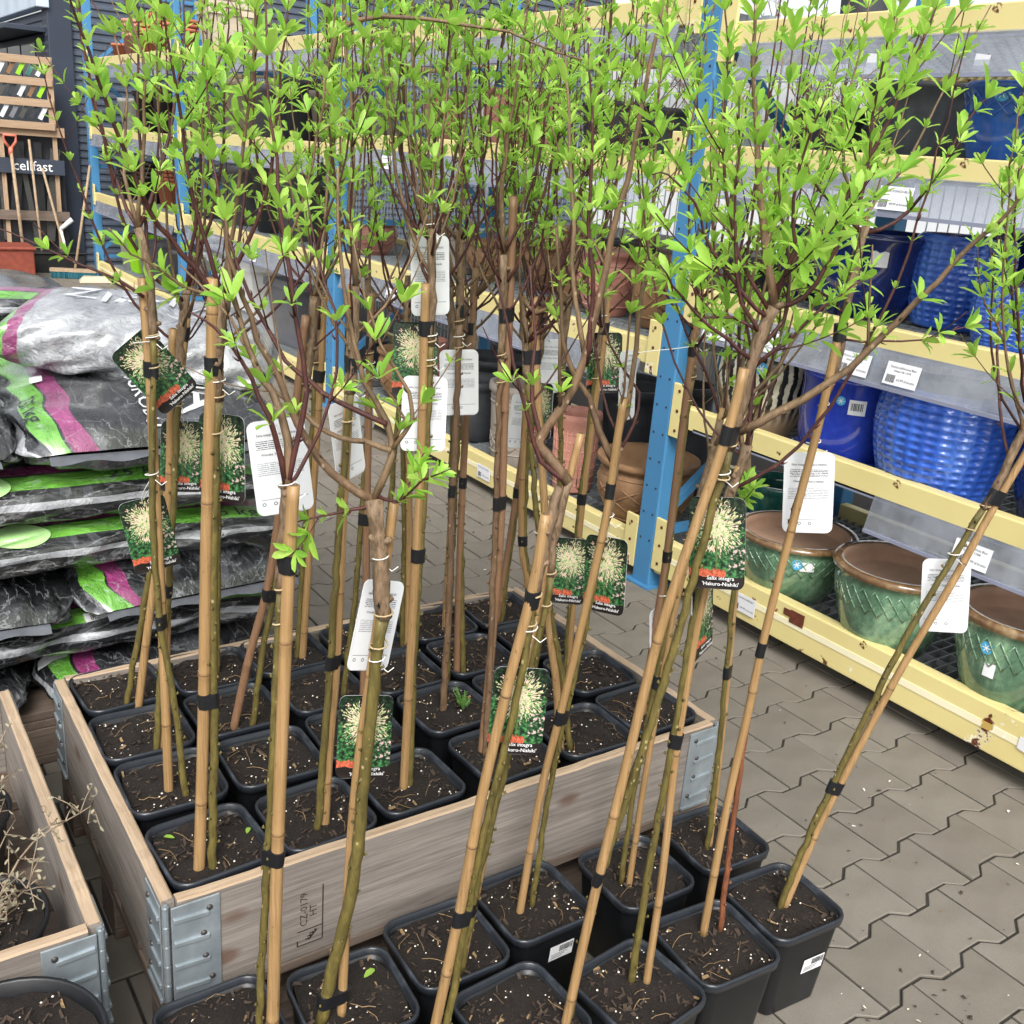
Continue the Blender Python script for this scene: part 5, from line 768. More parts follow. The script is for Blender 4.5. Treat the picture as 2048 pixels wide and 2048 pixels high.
MORE = [('carved', 2.52, 2.335, .875, .128, .25, 'brown carved urn beside the pink terracotta urn on the second shelf'), ('darkpot', 2.86, 1.62, .875, .14, .27, 'charcoal pot behind the brown carved urn by the post'), ('greyclay', 2.86, 2.0, .875, .15, .28, 'grey clay pot behind the pink terracotta urn'), ('darkpot', 2.88, 2.42, .875, .14, .26, 'charcoal pot in the back row of the second shelf'), ('terracotta', 2.9, 2.95, .875, .15, .27, 'pink terracotta urn in the back row of the second shelf'), ('greyclay', 2.45, 3.28, .875, .12, .22, 'small grey clay pot between carved urn and taller clay pot'),
 ('blackpot', 2.36, 2.86, .12, .15, .3, 'black pot in front of the widest black pot'), ('carved', 2.42, 3.74, .12, .15, .27, 'brown carved urn on the lowest shelf near the second post'), ('blackpot', 2.98, 2.42, .12, .15, .36, 'tall black pot at the very back of the lowest shelf'), ('blackpot', 2.98, 3.42, .12, .16, .34, 'black pot at the very back near the second post'), ('blackpot', 2.98, 2.02, .12, .12, .42, 'tallest black pot at the very back of the lowest shelf'), ('pinkvase', 2.5, 2.95, 1.48, .13, .27, 'pink clay vase between the white vase and grid vase'), ('darkpot', 2.5, 2.08, 1.48, .14, .22, 'charcoal pot on upper shelf between the smaller charcoal pots')]
for i, (kd, x, y, z, r, h, lb) in enumerate(MORE): planter(kd, x, y, z, r, h, lb, 60+i)
# far bays: plastic pots, buckets and boxes
def tub(x, y, z, r, h, mat, label, stack=1, square=False, name='plastic_pot', cat='pot', group=None):
    o = thing(name, label, cat, (x, y, z), rng.uniform(-.2, .2), group)
    for s in range(stack):
        b = MB(); zz = s*h*.16; n = 4 if square else 28
        k = math.sqrt(2) if square else 1
        b.lathe([(r*.72*k, 0), (r*.95*k, h*.88), (r*1.03*k, h*.88), (r*1.03*k, h), (r*.95*k, h), (r*.72*k, h*.1), (0, h*.1)], n, (0,0,zz), closed=True)
        build('pot_shell' if stack > 1 else 'body', b, M[mat], o, smooth=not square, rot=(0, 0, PI/4 if square else 0))
    return o
FARP = [(2.4, 9.3, .12, .13, .3, 'plastic_white', 'white plastic tub at the far end of the lowest shelf'), (2.42, 8.98, .12, .13, .34, 'plastic_lime', 'lime green plastic planter on the lowest shelf'), (2.45, 8.64, .12, .15, .33, 'plastic_grey', 'grey square planter beside the lime one'), (2.62, 8.2, .12, .16, .3, 'plastic_grey', 'grey plastic planter behind the stems on far lowest shelf'),
 (2.5, 7.6, .12, .15, .22, 'plastic_white', 'stack of white buckets on far lowest shelf'), (2.5, 7.1, .12, .16, .42, 'plastic_white', 'white tall bucket beside the stacked buckets'),
 (2.45, 6.4, .12, .2, .46, 'plastic_white', 'big white box planter beyond the second post'), (2.45, 5.85, .12, .22, .5, 'plastic_white', 'largest white box planter on the lowest shelf'), (2.5, 5.3, .12, .2, .44, 'plastic_grey', 'grey bucket among the white box planters'), (2.6, 4.98, .12, .13, .4, 'plastic_white', 'slim white planter near the second post'),
 (2.4, 9.2, .78, .13, .2, 'plastic_black', 'stack of black pots at the far end of the second shelf'), (2.45, 8.8, .78, .14, .24, 'plastic_black', 'black pots stacked beside the end stack'), (2.5, 8.3, .78, .13, .22, 'terracotta_orange', 'terracotta pots stacked on the far second shelf'), (2.5, 7.7, .78, .16, .34, 'plastic_black', 'black tub on the far second shelf'), (2.45, 7.15, .78, .14, .3, 'plastic_grey', 'grey tub on the far second shelf'),
 (2.45, 6.35, .82, .17, .42, 'plastic_grey', 'tall grey planter on the second shelf'), (2.5, 5.8, .82, .19, .46, 'pot_charcoal', 'tall charcoal planter on the second shelf'), (2.45, 5.3, .82, .18, .5, 'plastic_grey', 'tallest grey planter on the second shelf'), (2.5, 4.95, .82, .12, .4, 'pot_charcoal', 'slim charcoal planter on the second shelf'),
 (2.45, 9.2, 1.38, .15, .3, 'white_glaze', 'white patterned pot at the far end of the third shelf'), (2.5, 8.75, 1.38, .18, .36, 'plastic_black', 'black round pot on the far third shelf'), (2.5, 8.2, 1.38, .17, .38, 'plastic_black', 'tall black pot on the far third shelf'), (2.5, 7.5, 1.38, .18, .33, 'beige_stone', 'beige stone tub on the far third shelf'),
 (2.5, 6.4, 1.42, .18, .4, 'beige_stone', 'ribbed beige tub beyond the second post'), (2.5, 5.85, 1.42, .17, .36, 'plastic_grey', 'grey tub on the third shelf'), (2.55, 5.35, 1.42, .19, .4, 'pot_charcoal', 'charcoal tub on the third shelf'), (2.5, 4.9, 1.42, .15, .32, 'clay_grey', 'grey clay tub on the third shelf'),
 (2.4, 9.25, 1.97, .12, .17, 'terracotta_orange', 'short terracotta pot on top shelf at the far end'), (2.4, 8.85, 1.97, .12, .24, 'terracotta_pink', 'terracotta pot stack on the top shelf'), (2.45, 8.45, 1.97, .15, .26, 'terracotta_orange', 'wide terracotta pot stack on the top shelf'), (2.5, 7.9, 1.97, .14, .22, 'terracotta_orange', 'low terracotta pot stack on the top shelf'),
 (2.4, 6.55, 1.97, .16, .3, 'beige_stone', 'tall stack of beige square planters on top shelf')]
for i, (x, y, z, r, h, mt, lb) in enumerate(FARP):
    st = 5 if 'stack of beige' in lb else (4 if 'stack' in lb else 1)
    tub(x, y, z, r, h, mt, lb, st, 'square' in lb or 'box' in lb or 'lime' in lb)
# ------------------------------------------------------------------ pallets and wooden collars
def pallet(x0, y0, lx, ly, label, name='euro_pallet'):
    p = thing(name, label, 'pallet', (x0+lx/2, y0+ly/2, 0))
    xs = [-lx/2+.0725+i*(lx-.145)/2 for i in range(3)]; ys = [-ly/2+.05+i*(ly-.1)/2 for i in range(3)]
    pm_ = MB(); pm_.box((0,0,0), (lx, .118, .022)); dk = pm_.mesh('deck_plank', M['wood_dark'])
    for i in range(5): put('deck_plank', dk, p, (0, -ly/2+.059+i*(ly-.118)/4, .132), bevel=.003)
    pm_ = MB(); pm_.box((0,0,0), (ly, .145, .022)); ck = pm_.mesh('cross_plank', M['wood_dark'])
    for x in xs: put('cross_plank', ck, p, (x, 0, .1095), (0,0,PI/2), bevel=.003)
    bm_ = MB(); bm_.box((0,0,0), (.145, .1, .0755)); bk = bm_.mesh('block', M['wood_dark'])
    for x in xs:
        for y in ys: put('block', bk, p, (x, y, .0605), bevel=.003)
    pm_ = MB(); pm_.box((0,0,0), (lx, .1, .022)); fk = pm_.mesh('skid_plank', M['wood_dark'])
    for y in ys: put('skid_plank', fk, p, (0, y, .0115), bevel=.003)
    return p
def collar(x0, y0, lx, ly, label, stamp=False, z0=.145):
    c = thing('pallet_collar', label, 'crate', (x0, y0, z0)); H = .2; T = .021
    def board(L, loc, rz, mat):
        b = MB(); n = 28; r_ = random.Random(int(L*100)+int(loc[1]*10)); top = [H+r_.uniform(-.0022, .0012) for _ in range(n+1)]
        vs_ = []; 
        for i in range(n+1):
            x = -L/2+L*i/n
            vs_ += [(x, -T/2, 0), (x, T/2, 0), (x, T/2, top[i]-.0025), (x, T/2-.0025, top[i]), (x, -T/2+.003, top[i]), (x, -T/2, top[i]-.003)]
        fs = []
        for i in range(n):
            for j in range(6): fs.append((i*6+j, i*6+(j+1) % 6, i*6+6+(j+1) % 6, i*6+6+j))
        fs += [(5,4,3,2,1,0), tuple(n*6+j for j in range(6))]
        fs2 = [tuple(reversed(f)) for f in fs[:-2]]+[tuple(reversed(f)) for f in fs[-2:]]
        b.add(vs_, fs2, 0); b.m = [1 if (k < n*6 and k % 6 in (2, 3, 4)) else 0 for k in range(len(fs))]
        return build('board', b, [M[mat], M['wood_pale']], c, loc=loc, rot=(0,0,rz))
    g = .012
    bf = board(lx-2*g-.02, (lx/2, T/2, 0), 0, 'wood_grey'); board(lx-2*g-.02, (lx/2, ly-T/2, 0), PI, 'wood_grey')
    board(ly-2*g, (T/2, ly/2, 0), PI/2, 'wood_grey'); board(ly-2*g, (lx-T/2, ly/2, 0), -PI/2, 'wood_grey')
    # galvanised corner hinges
    def plate(loc, rz, flip):
        h = MB(); w = .078
        h.box((w/2*flip, -.0015, H/2-.004), (w, .003, H-.008))
        for k in range(4): h.box(((w/2-.008)*flip, -.0042, .03+k*.045), (w-.022, .0052, .009), (0, .06*flip, 0))
        h.box((w/2*flip, -.004, .004), (w, .006, .008))
        o = build('hinge_plate', h, M['galvanised'], c, loc=loc, rot=(0,0,rz), bevel=.0018)
        rv = MB(); rv.lathe([(.0052, 0), (.0048, .002), (.0025, .0034), (0, .0036)], 10)
        rm = rv.mesh('rivet', M['steel_dark'], True)
        for k, xx in enumerate((.06, .05, .052, .062)): put('rivet', rm, o, (xx*flip, -.003, .172-k*.046), (PI/2, 0, 0))
    for (cx, cy, a) in ((0, 0, 0), (lx, 0, PI/2), (lx, ly, PI), (0, ly, -PI/2)):
        R_ = Matrix.Rotation(a, 3, 'Z')
        plate(Vector((cx, cy, 0))+R_ @ Vector((.011, -.0004, 0)), a, 1)
        plate(Vector((cx, cy, 0))+R_ @ Vector((-.0004, .011, 0)), a-PI/2, -1)
        pin = MB()
        for k in range(5): pin.tube([(0, 0, .006+k*.038), (0, 0, .006+k*.038+.034)], .0055, 10)
        pin.tube([(0, 0, .002), (0, 0, .196)], .0035, 8)
        build('hinge_pin', pin, M['galvanised'], c, smooth=False, loc=Vector((cx, cy, 0))+R_ @ Vector((.0045, .0045, 0)))
    if stamp:
        s_ = MB(); f = lambda x, y: (.245+(-y), -.0008, .085+x)
        s_.text('CZ-0179', lambda x, y: f(x+.012, y+.012), .019); s_.text('HT', lambda x, y: f(x+.005, y-.005), .019)
        def ln(a, b, w=.0012):
            a = Vector(a); b = Vector(b); n_ = Vector((-(b-a).y, (b-a).x)).normalized()*w
            s_.add([f(*(a+n_)), f(*(b+n_)), f(*(b-n_)), f(*(a-n_))], [(0,1,2,3)])
        ln((-.062, -.022), (.052, -.022)); ln((-.062, -.022), (-.062, .024)); ln((-.032, -.022), (-.032, .024)); ln((-.062, .024), (-.05, .024))
        ln((-.055, .004), (-.038, -.012)); 
        for k in range(3): ln((-.052+k*.005, .0-k*.005), (-.052+k*.005, .010-k*.004)); ln((-.052+k*.005, .0-k*.005), (-.044+k*.004, .001-k*.004))
        build('stamp', s_, M['ink_stamp'], bf, loc=-bf.location)
    return c
pallet(0, 0, 1.2, .8, 'dark wooden pallet under the collar full of willows'); collar(0, 0, 1.2, .8, 'weathered wooden pallet collar with hinged metal corners holding willow pots', True)
pallet(-1.287, 0, 1.2, .8, 'dark wooden pallet under the collar with dry shrubs'); collar(-1.287, 0, 1.2, .8, 'newer wooden pallet collar holding dry bare shrubs')
# ------------------------------------------------------------------ square nursery pots
def rsq(s, r, k=5):
    out = []
    for cx, cy, a0 in ((1, 1, 0), (-1, 1, PI/2), (-1, -1, PI), (1, -1, 3*PI/2)):
        for i in range(k):
            a = a0+PI/2*i/(k-1); out.append((cx*(s-r)+r*math.cos(a), cy*(s-r)+r*math.sin(a)))
    return out
def loft(loops, closed_bottom=True):
    m_ = MB(); n = len(loops[0][0]); 
    vs_ = [(x, y, z) for lp, z in loops for x, y in lp]; fs = []
    for i in range(len(loops)-1):
        for j in range(n): fs.append((i*n+j, i*n+(j+1) % n, (i+1)*n+(j+1) % n, (i+1)*n+j))
    if closed_bottom: fs.append(tuple(range(n-1, -1, -1)))
    m_.add(vs_, fs); return m_
wall_me = loft([(rsq(.062, .016), 0), (rsq(.066, .018), .006), (rsq(.0815, .026), .185), (rsq(.0815, .026), .19), (rsq(.0795, .025), .19), (rsq(.078, .024), .16)]).mesh('wall', M['pot_black'], True)
rim_me = loft([(rsq(.0805, .026), .183), (rsq(.087, .030), .184), (rsq(.0885, .031), .196), (rsq(.0878, .031), .2005), (rsq(.0848, .029), .2015), (rsq(.0825, .0275), .199), (rsq(.0802, .0255), .184), (rsq(.0785, .0245), .165)], False).mesh('rim', M['pot_rim'], True)
def soil_mesh(seed):
    r_ = random.Random(seed); n = 15; m_ = MB(); hs = [[0]*n for _ in range(n)]; ph = [(r_.uniform(20, 90), r_.uniform(20, 90), r_.uniform(0, 6), r_.uniform(.001, .003)) for _ in range(7)]
    vs_ = []
    for i in range(n):
        for j in range(n):
            u = -1+2*i/(n-1); v = -1+2*j/(n-1)
            k = 1-.045*(u*u*v*v)*2.2
            x, y = u*.0795*k, v*.0795*k
            z = sum(a*math.sin(fx*x+p)*math.cos(fy*y-p) for fx, fy, p, a in ph)*.8+r_.uniform(-.0016, .0016)+.005*(1-(u*u+v*v)/2)
            vs_.append((x, y, z))
    m_.add(vs_, [(i*n+j, (i+1)*n+j, (i+1)*n+j+1, i*n+j+1) for i in range(n-1) for j in range(n-1)])
    return m_
def debris_mesh(seed, s=.074, N=150):
    r_ = random.Random(seed+50); m_ = MB()
    for k in range(N):
        x, y = r_.uniform(-s, s), r_.uniform(-s, s); a = r_.uniform(0, 6.3); q_ = r_.random()
        if q_ < .14:
            e = r_.uniform(.0009, .0026); P = [(e,0,0),(-e,0,0),(0,e,0),(0,-e,0),(0,0,e),(0,0,-e)]
            m_.add([(x+p[0], y+p[1], .0065+p[2]) for p in P], [(0,2,4),(2,1,4),(1,3,4),(3,0,4),(2,0,5),(1,2,5),(3,1,5),(0,3,5)], 1)
        elif q_ < .98:
            l = r_.uniform(.002, .0085); w = l*r_.uniform(.2, .5); R_ = Euler((r_.uniform(-.6, .6), r_.uniform(-.6, .6), a)).to_matrix()
            m_.add([R_ @ Vector(p)+Vector((x, y, .0065)) for p in ((-l,-w,0),(l,-w*.6,.001),(l*.8,w,0),(-l*.7,w*.8,.001))], [(0,1,2,3)], 0 if r_.random() < .93 else 2)
        else:
            L = r_.uniform(.02, .06); b_ = r_.uniform(-1.2, 1.2); pts = []
            for t in range(5):
                pts.append((x, y, .007+.008*math.sin(t/4*PI)*r_.random())); x += L/4*math.cos(a); y += L/4*math.sin(a); a += b_/4
                x = max(-s, min(s, x)); y = max(-s, min(s, y))
            m_.tube(pts, .0007, 3, mi=2)
    return m_
SOIL = [soil_mesh(i).mesh('soil', M['soil'], True) for i in range(5)]
DEB = [debris_mesh(i).mesh('soil_debris', [M['debris'], M['perlite'], M['straw']]) for i in range(5)]
def nursery_pot(x, y, z, rz, label, group, i):
    o = thing('nursery_pot', label, 'flower pot', (x, y, z), rz, group)
    put('wall', wall_me, o); put('rim', rim_me, o); s_ = put('soil', SOIL[i % 5], o, (0,0,.183), (0, 0, PI/2*(i % 4))); put('soil_debris', DEB[(i*3+1) % 5], s_, (0,0,0), kind='stuff')
    return o
COLN = {'A': 'first', 'B': 'second', 'C': 'third', 'D': 'fourth', 'E': 'fifth', 'F': 'sixth'}
ROWN = {'1': 'back row by peat bags', '2': 'second row from peat bags', '3': 'second row from stamped board', '4': 'row along stamped board'}
GL = {'G1': 'first outside the stamped board, by the metal hinge', 'G2': 'second outside the stamped board', 'G3': 'third outside the stamped board', 'G4': 'fourth outside the stamped board', 'G5': 'fifth outside the stamped board', 'G6': 'sixth outside the stamped board, by a hinge', 'G7': 'outermost on the paving with a white barcode sticker', 'G8': 'beside the stickered pot in the outer row', 'G9': 'third from the stickered pot in the outer row', 'G10': 'fourth from the stickered pot in the outer row', 'G11': 'fifth from the stickered pot in the outer row'}
POT = {}; k = 0
for key, (x, y) in BOX_POTS.items():
    POT[key] = nursery_pot(x, y, .1445, rng.uniform(-.07, .07), f'black square pot {COLN[key[0]]} from dry shrub crate, {ROWN[key[1]]}', 'square pots inside the wooden collar', k); k += 1
for key, (x, y) in GROUND_POTS.items():
    POT[key] = nursery_pot(x, y, .0005, rng.uniform(-.09, .09), f'black square pot on the paving, {GL[key]}', 'square pots on the paving', k); k += 1
def pot_sticker(pot, ang_side, u, zf):
    # side faces: ang_side 0 = towards -y, 1 = towards +x
    m_ = MB(); w, h = .052, .034; th = math.atan2(.0155, .179)
    s0 = .066+(.0815-.066)*(zf-.006)/.179
    f = lambda x, z, d=.0012: (u+x, -(s0+z*math.tan(th)+d), zf+z)
    m_.add([f(-w/2, -h/2), f(w/2, -h/2), f(w/2, h/2), f(-w/2, h/2)], [(0,1,2,3)]); r_ = random.Random(5); x = -w*.1
    while x < w*.42:
        b = r_.choice([.0007, .0012, .0018]); m_.add([f(x, 0, .0018), f(x+b, 0, .0018), f(x+b, h*.4, .0018), f(x, h*.4, .0018)], [(0,1,2,3)], 1); x += b+.001
    for q_ in range(3): m_.add([f(-w*.42, -h*.12-q_*.004, .0018), f(w*(.25-.1*q_), -h*.12-q_*.004, .0018), f(w*(.25-.1*q_), -h*.08-q_*.004, .0018), f(-w*.42, -h*.08-q_*.004, .0018)], [(0,1,2,3)], 2)
    build('barcode_sticker', m_, [M['sticker'], M['ink'], M['ink_grey']], pot, rot=(0, 0, PI/2*ang_side))
pot_sticker(POT['G7'], 0, .025, .105); pot_sticker(POT['G4'], 0, .015, .14)
# ------------------------------------------------------------------ willow standards
LEAF_V = np.array([(0,0,0),(.09,.18,.03),(0,.18,-.012),(-.09,.18,.03),(.155,.5,.045),(0,.5,-.012),(-.155,.5,.045),(.125,.82,.0),(0,.82,-.05),(-.125,.82,.0),(0,1,-.1)], dtype=np.float64)
LEAF_F = [(0,1,2),(0,2,3),(1,4,5,2),(2,5,6,3),(4,7,8,5),(5,8,9,6),(7,10,8),(8,10,9)]
LV = np.array([len(f) for f in LEAF_F]); LI = np.array([i for f in LEAF_F for i in f])
def leaves_mesh(pos, dirs, nrm, lens, wid, mat):
    n = len(pos)
    y = dirs/np.linalg.norm(dirs, axis=1)[:, None]; x = np.cross(y, nrm); ln = np.linalg.norm(x, axis=1)[:, None]; x = x/np.maximum(ln, 1e-6); z = np.cross(x, y)
    V = pos[:, None, :]+lens[:, None, None]*(LEAF_V[None, :, 0:1]*x[:, None, :]*wid[:, None, None]+LEAF_V[None, :, 1:2]*y[:, None, :]+LEAF_V[None, :, 2:3]*z[:, None, :])
    V = V.reshape(-1, 3); me = bpy.data.meshes.new('leaves'); nf = n*len(LEAF_F)
    me.vertices.add(len(V)); me.vertices.foreach_set('co', V.ravel())
    idx = (LI[None, :]+len(LEAF_V)*np.arange(n)[:, None]).ravel(); me.loops.add(len(idx)); me.loops.foreach_set('vertex_index', idx.astype(np.int32))
    tot = np.tile(LV, n); st = np.concatenate([[0], np.cumsum(tot)[:-1]]); me.polygons.add(nf); me.polygons.foreach_set('loop_start', st.astype(np.int32)); me.polygons.foreach_set('use_smooth', np.ones(nf, dtype=bool))
    me.materials.append(M[mat]); me.update(calc_edges=True); return me
def resample(pts, step):
    P = [Vector(p) for p in pts]; out = []
    # Catmull-Rom through the points
    Q = [P[0]*2-P[1]]+P+[P[-1]*2-P[-2]]
    for i in range(1, len(Q)-2):
        a, b, c, d = Q[i-1:i+3]; k = max(2, int((c-b).length/step))
        for t in range(k):
            t /= k; out.append(.5*((2*b)+(c-a)*t+(2*a-5*b+4*c-d)*t*t+(3*b-a-3*c+d)*t**3))
    out.append(P[-1]); return out
NLEAF = 0
LEAF_ME = {k_: leaves_mesh(np.zeros((1, 3)), np.array([(0, 1., 0)]), np.array([(0, 0, 1.)]), np.ones(1), np.ones(1), k_) for k_ in ('leaf', 'leaf_far')}
def shoot(tree_o, pts, r0, dens, l0, r_, mat_t, near, leaf_len=.031, twigs=True, org=Vector((0,0,0)), leafmat='leaf'):
    global NLEAF
    pts = resample(pts, .03); k = len(pts)
    if k < 4: return
    pts = [p+Vector((r_.gauss(0, .0014), r_.gauss(0, .0014), r_.gauss(0, .001))) if 0 < i < k-1 else p for i, p in enumerate(pts)]
    rs = [r0*(1-.72*i/(k-1)) for i in range(k)]
    m_ = MB(); m_.tube([p-org for p in pts], rs, 6 if r0 > .003 else 5)
    segs = [(pts, rs, l0, 1.)]
    if twigs:
        nt_ = max(1, int(k*.035*3))
        for _ in range(nt_):
            i = r_.randrange(int(k*.2), max(int(k*.2)+1, int(k*.8))); t = (pts[min(i+1, k-1)]-pts[i]).normalized(); side = t.orthogonal(); side.rotate(Quaternion(t, r_.uniform(0, 6.28)))
            L = r_.uniform(.06, .2); d = (t*.75+side*.6).normalized(); tp = [pts[i]+d*L*s+Vector((0,0,1))*L*.25*s*s for s in (0, .25, .5, .75, 1)]
            tr_ = [max(.0008, rs[i]*.5*(1-.6*s)) for s in (0, .25, .5, .75, 1)]; m_.tube([p-org for p in tp], tr_, 4); segs.append((tp, tr_, .2, .9))
    # buds along the stem
    for i in range(2, k-1, 2):
        if r_.random() < .5:
            t = (pts[i+1]-pts[i-1]).normalized(); s_ = t.orthogonal(); s_.rotate(Quaternion(t, r_.uniform(0, 6.28))); a = pts[i]+s_*rs[i]*.8-org; m_.tube([a, a+(s_*.5+t)*.004, a+(s_*.6+t*1.8)*.005], [.0013, .0013, .0003], 4)
    bo = build('branch', m_, M[mat_t], tree_o, smooth=True)
    pos = []; dr = []; nm = []; ln = []; wd_ = []
    for sp, sr, s0, dd in segs:
        n = len(sp); tot = sum((sp[i+1]-sp[i]).length for i in range(n-1)); acc = 0; nxt = s0*tot+r_.uniform(0, .02)
        for i in range(n-1):
            seg = sp[i+1]-sp[i]; L = seg.length
            while acc+L >= nxt:
                f = (nxt-acc)/max(L, 1e-6); p = sp[i]+seg*f; t = seg.normalized(); frac = nxt/tot
                kk = r_.choice([4, 5, 5, 6, 7, 8]); ph = r_.uniform(0, 6.28); big = r_.uniform(.55, 1.1)*(1 if frac < .96 else 1.2)
                for q_ in range(kk):
                    s_ = t.orthogonal().normalized(); s_.rotate(Quaternion(t, ph+q_*2.4+r_.uniform(-.5, .5)))
                    op = r_.uniform(.35, 1.25); d = (t*r_.uniform(.35, 1.)+s_*op+Vector((0,0,.18))).normalized()
                    nn = (t*.8-s_*.5+Vector((r_.uniform(-.3, .3), r_.uniform(-.3, .3), .5)))
                    pos.append(p+s_*.001-org); dr.append(d); nm.append(nn); ln.append(leaf_len*big*r_.uniform(.55, 1.15)); wd_.append(r_.uniform(.8, 1.2))
                nxt += r_.uniform(.028, .056)/max(.1, dens*dd)
            acc += L
    if pos and len(pos) <= 46 and near < 2.15:
        for p, d, n_, l_, w_ in zip(pos, dr, nm, ln, wd_):
            y_ = d.normalized(); x_ = y_.cross(n_).normalized(); z_ = x_.cross(y_); NLEAF += 1
            lo = put('leaf', LEAF_ME[leafmat], bo); lo.matrix_basis = Matrix.Translation(p) @ Matrix((x_*l_*w_, y_*l_, z_*l_)).transposed().to_4x4()
    elif pos:
        me = leaves_mesh(np.array([tuple(p) for p in pos]), np.array([tuple(p) for p in dr]), np.array([tuple(p) for p in nm]), np.array(ln), np.array(wd_), leafmat); NLEAF += len(pos)
        put('leaves', me, bo, kind='stuff')
    return bo
def near_dist(p): return (Vector(p)-CP).length
def willow(key, T):
    r_ = random.Random(key); zs = T['trunk'][0]; base = Vector(zs)
    potk = T['pot']
    where = (f'{COLN[potk[0]]} from dry shrub crate, {ROWN[potk[1]]}' if potk in BOX_POTS else {'G1': 'in the hinge-side pot outside the stamped board', 'G2': 'in the second pot outside the stamped board', 'G3': 'in the third pot outside the stamped board', 'G4': 'in the fourth pot outside the stamped board', 'G5': 'in the fifth pot outside the stamped board', 'G6': 'in the sixth pot outside the stamped board', 'G7': 'leaning far over from the stickered pot', 'G8': 'in the pot beside the stickered one', 'G9': 'in the third outer pot from the stickered one', 'G10': 'in the fourth outer pot from the stickered one', 'G11': 'in the fifth outer pot from the stickered one'}[potk])
    bk = {'olive': 'olive', 'brown': 'brown', 'red': 'reddish'}[T['bark']]
    o = thing('willow_tree', f'{bk} stemmed willow standard {where}', 'tree', base, 0, 'willow standards tied to canes')
    rel = lambda p: Vector(p)-base
    tp = resample([rel(p) for p in T['trunk']], .022); k = len(tp); rs = []
    for i in range(k):
        f = i/(k-1); rr = T['tr']*(1.08-.28*f)
        if f > .8: rr *= 1.15+.25*math.sin(i*1.9)*.4
        rs.append(rr)
    tp = [p+Vector((r_.gauss(0, .0009), r_.gauss(0, .0009), 0)) for p in tp]
    cut = int(k*.82); m_ = MB(); m_.tube(tp[:cut+1], rs[:cut+1], 10, jit=.05, jr=r_)
    for i in range(2, cut, 1):
        if r_.random() < .75:
            t = (tp[i+1]-tp[i-1]).normalized(); s_ = t.orthogonal(); s_.rotate(Quaternion(t, r_.uniform(0, 6.28))); a = tp[i]+s_*rs[i]*.85; m_.tube([a-t*.002, a+s_*.0022, a+s_*.0014+t*.003], [.0022, .002, .0008], 5)
    build('trunk', m_, M['bark_'+T['bark']], o, smooth=True)
    m_ = MB(); gp = tp[cut:]; gr = [rs[cut+i]*(1.12+.18*r_.random()) for i in range(len(gp))]
    if len(gp) > 1:
        m_.tube(gp, gr, 12, jit=.2, jr=r_)
        for _ in range(3):
            i = r_.randrange(len(gp)); d = Vector((r_.uniform(-1, 1), r_.uniform(-1, 1), .3)).normalized(); m_.tube([gp[i], gp[i]+d*gr[i]*1.7], [gr[i]*.7, gr[i]*.45], 6)
        build('graft', m_, M['bark_old'], o, smooth=True)
    if T['cane']:
        cp = resample([rel(p) for p in T['cane']], .02); kc = len(cp); m_ = MB(); cr = T['cr']; nodes = []; s_ = 0; nx = r_.uniform(.06, .2); R_ = []
        P_ = []
        for i in range(kc):
            f = i/(kc-1)
            if i: s_ += (cp[i]-cp[i-1]).length
            rr = cr*(1.04-.16*f)
            if s_ >= nx and 0 < i < kc-1:
                t = (cp[i+1]-cp[i-1]).normalized()
                for dz, q_ in ((-.004, 1.0), (-.0018, 1.09), (.0006, .95), (.003, 1.08), (.006, 1.0)): P_.append(cp[i]+t*dz); R_.append(rr*q_)
                nx = s_+r_.uniform(.2, .36); m_.tube([cp[i]-t*.0016, cp[i]+t*.0016], rr*1.07, 12, caps=False, mi=1)
            else: P_.append(cp[i]); R_.append(rr)
        m_.tube(P_, R_, 12)
        t = (cp[-1]-cp[-2]).normalized()
        co = build('bamboo_cane', m_, [M['bamboo_brown' if T['cc'] else 'bamboo'], M['cane_node']], o, smooth=True)
        e = MB(); e.tube([cp[-1]+t*.0002, cp[-1]+t*.0012], [cr*.52, cr*.5], 10); build('hollow_end', e, M['bark_brown'], co)
    def nearest(line, p):
        best = min(range(len(line)), key=lambda i: (line[i]-p).length)
        return line[best], best
    for t3 in T['tapes']:
        p = rel(t3); a, ia = nearest(tp, p); ax = (tp[min(ia+1, k-1)]-tp[max(ia-1, 0)]).normalized()
        if T['cane']: b, ib = nearest(cp, p)
        else: b = a
        c = (a+b)/2; d = (b-a); d = d-ax*d.dot(ax); ra = rs[ia]+.001; rb = T['cr']*.95+.001 if T['cane'] else ra
        if d.length > .05: d = d.normalized()*.05; b = a+d
        e1 = d.normalized() if d.length > 1e-5 else ax.orthogonal().normalized(); e2 = ax.cross(e1)
        ring = []
        for q_ in range(9): an = PI/2+PI*q_/8; ring.append(e1*math.cos(an)*ra+e2*math.sin(an)*ra)
        for q_ in range(9): an = -PI/2+PI*q_/8; ring.append(d+e1*math.cos(an)*rb+e2*math.sin(an)*rb)
        hw = .0125; m_ = MB(); n = len(ring)
        lv = [-hw, -hw*.3, hw*.35, hw]; jit = [r_.uniform(-.0012, .0012) for _ in lv]
        vs_ = [a+v*(1+.02*li)+ax*(z+r_.uniform(-.0006, .0006)+.1*v.dot(e1)*jit[li]*40) for li, z in enumerate(lv) for v in ring]
        m_.add(vs_, [(i*n+j, i*n+(j+1) % n, (i+1)*n+(j+1) % n, (i+1)*n+j) for i in range(3) for j in range(n)]+[tuple(range(n-1, -1, -1)), tuple(3*n+j for j in range(n))]); build('tape', m_, M['tape'], o, smooth=False)
    # rubber / raffia ties round the graft
    i0 = max(1, cut-2); m_ = MB()
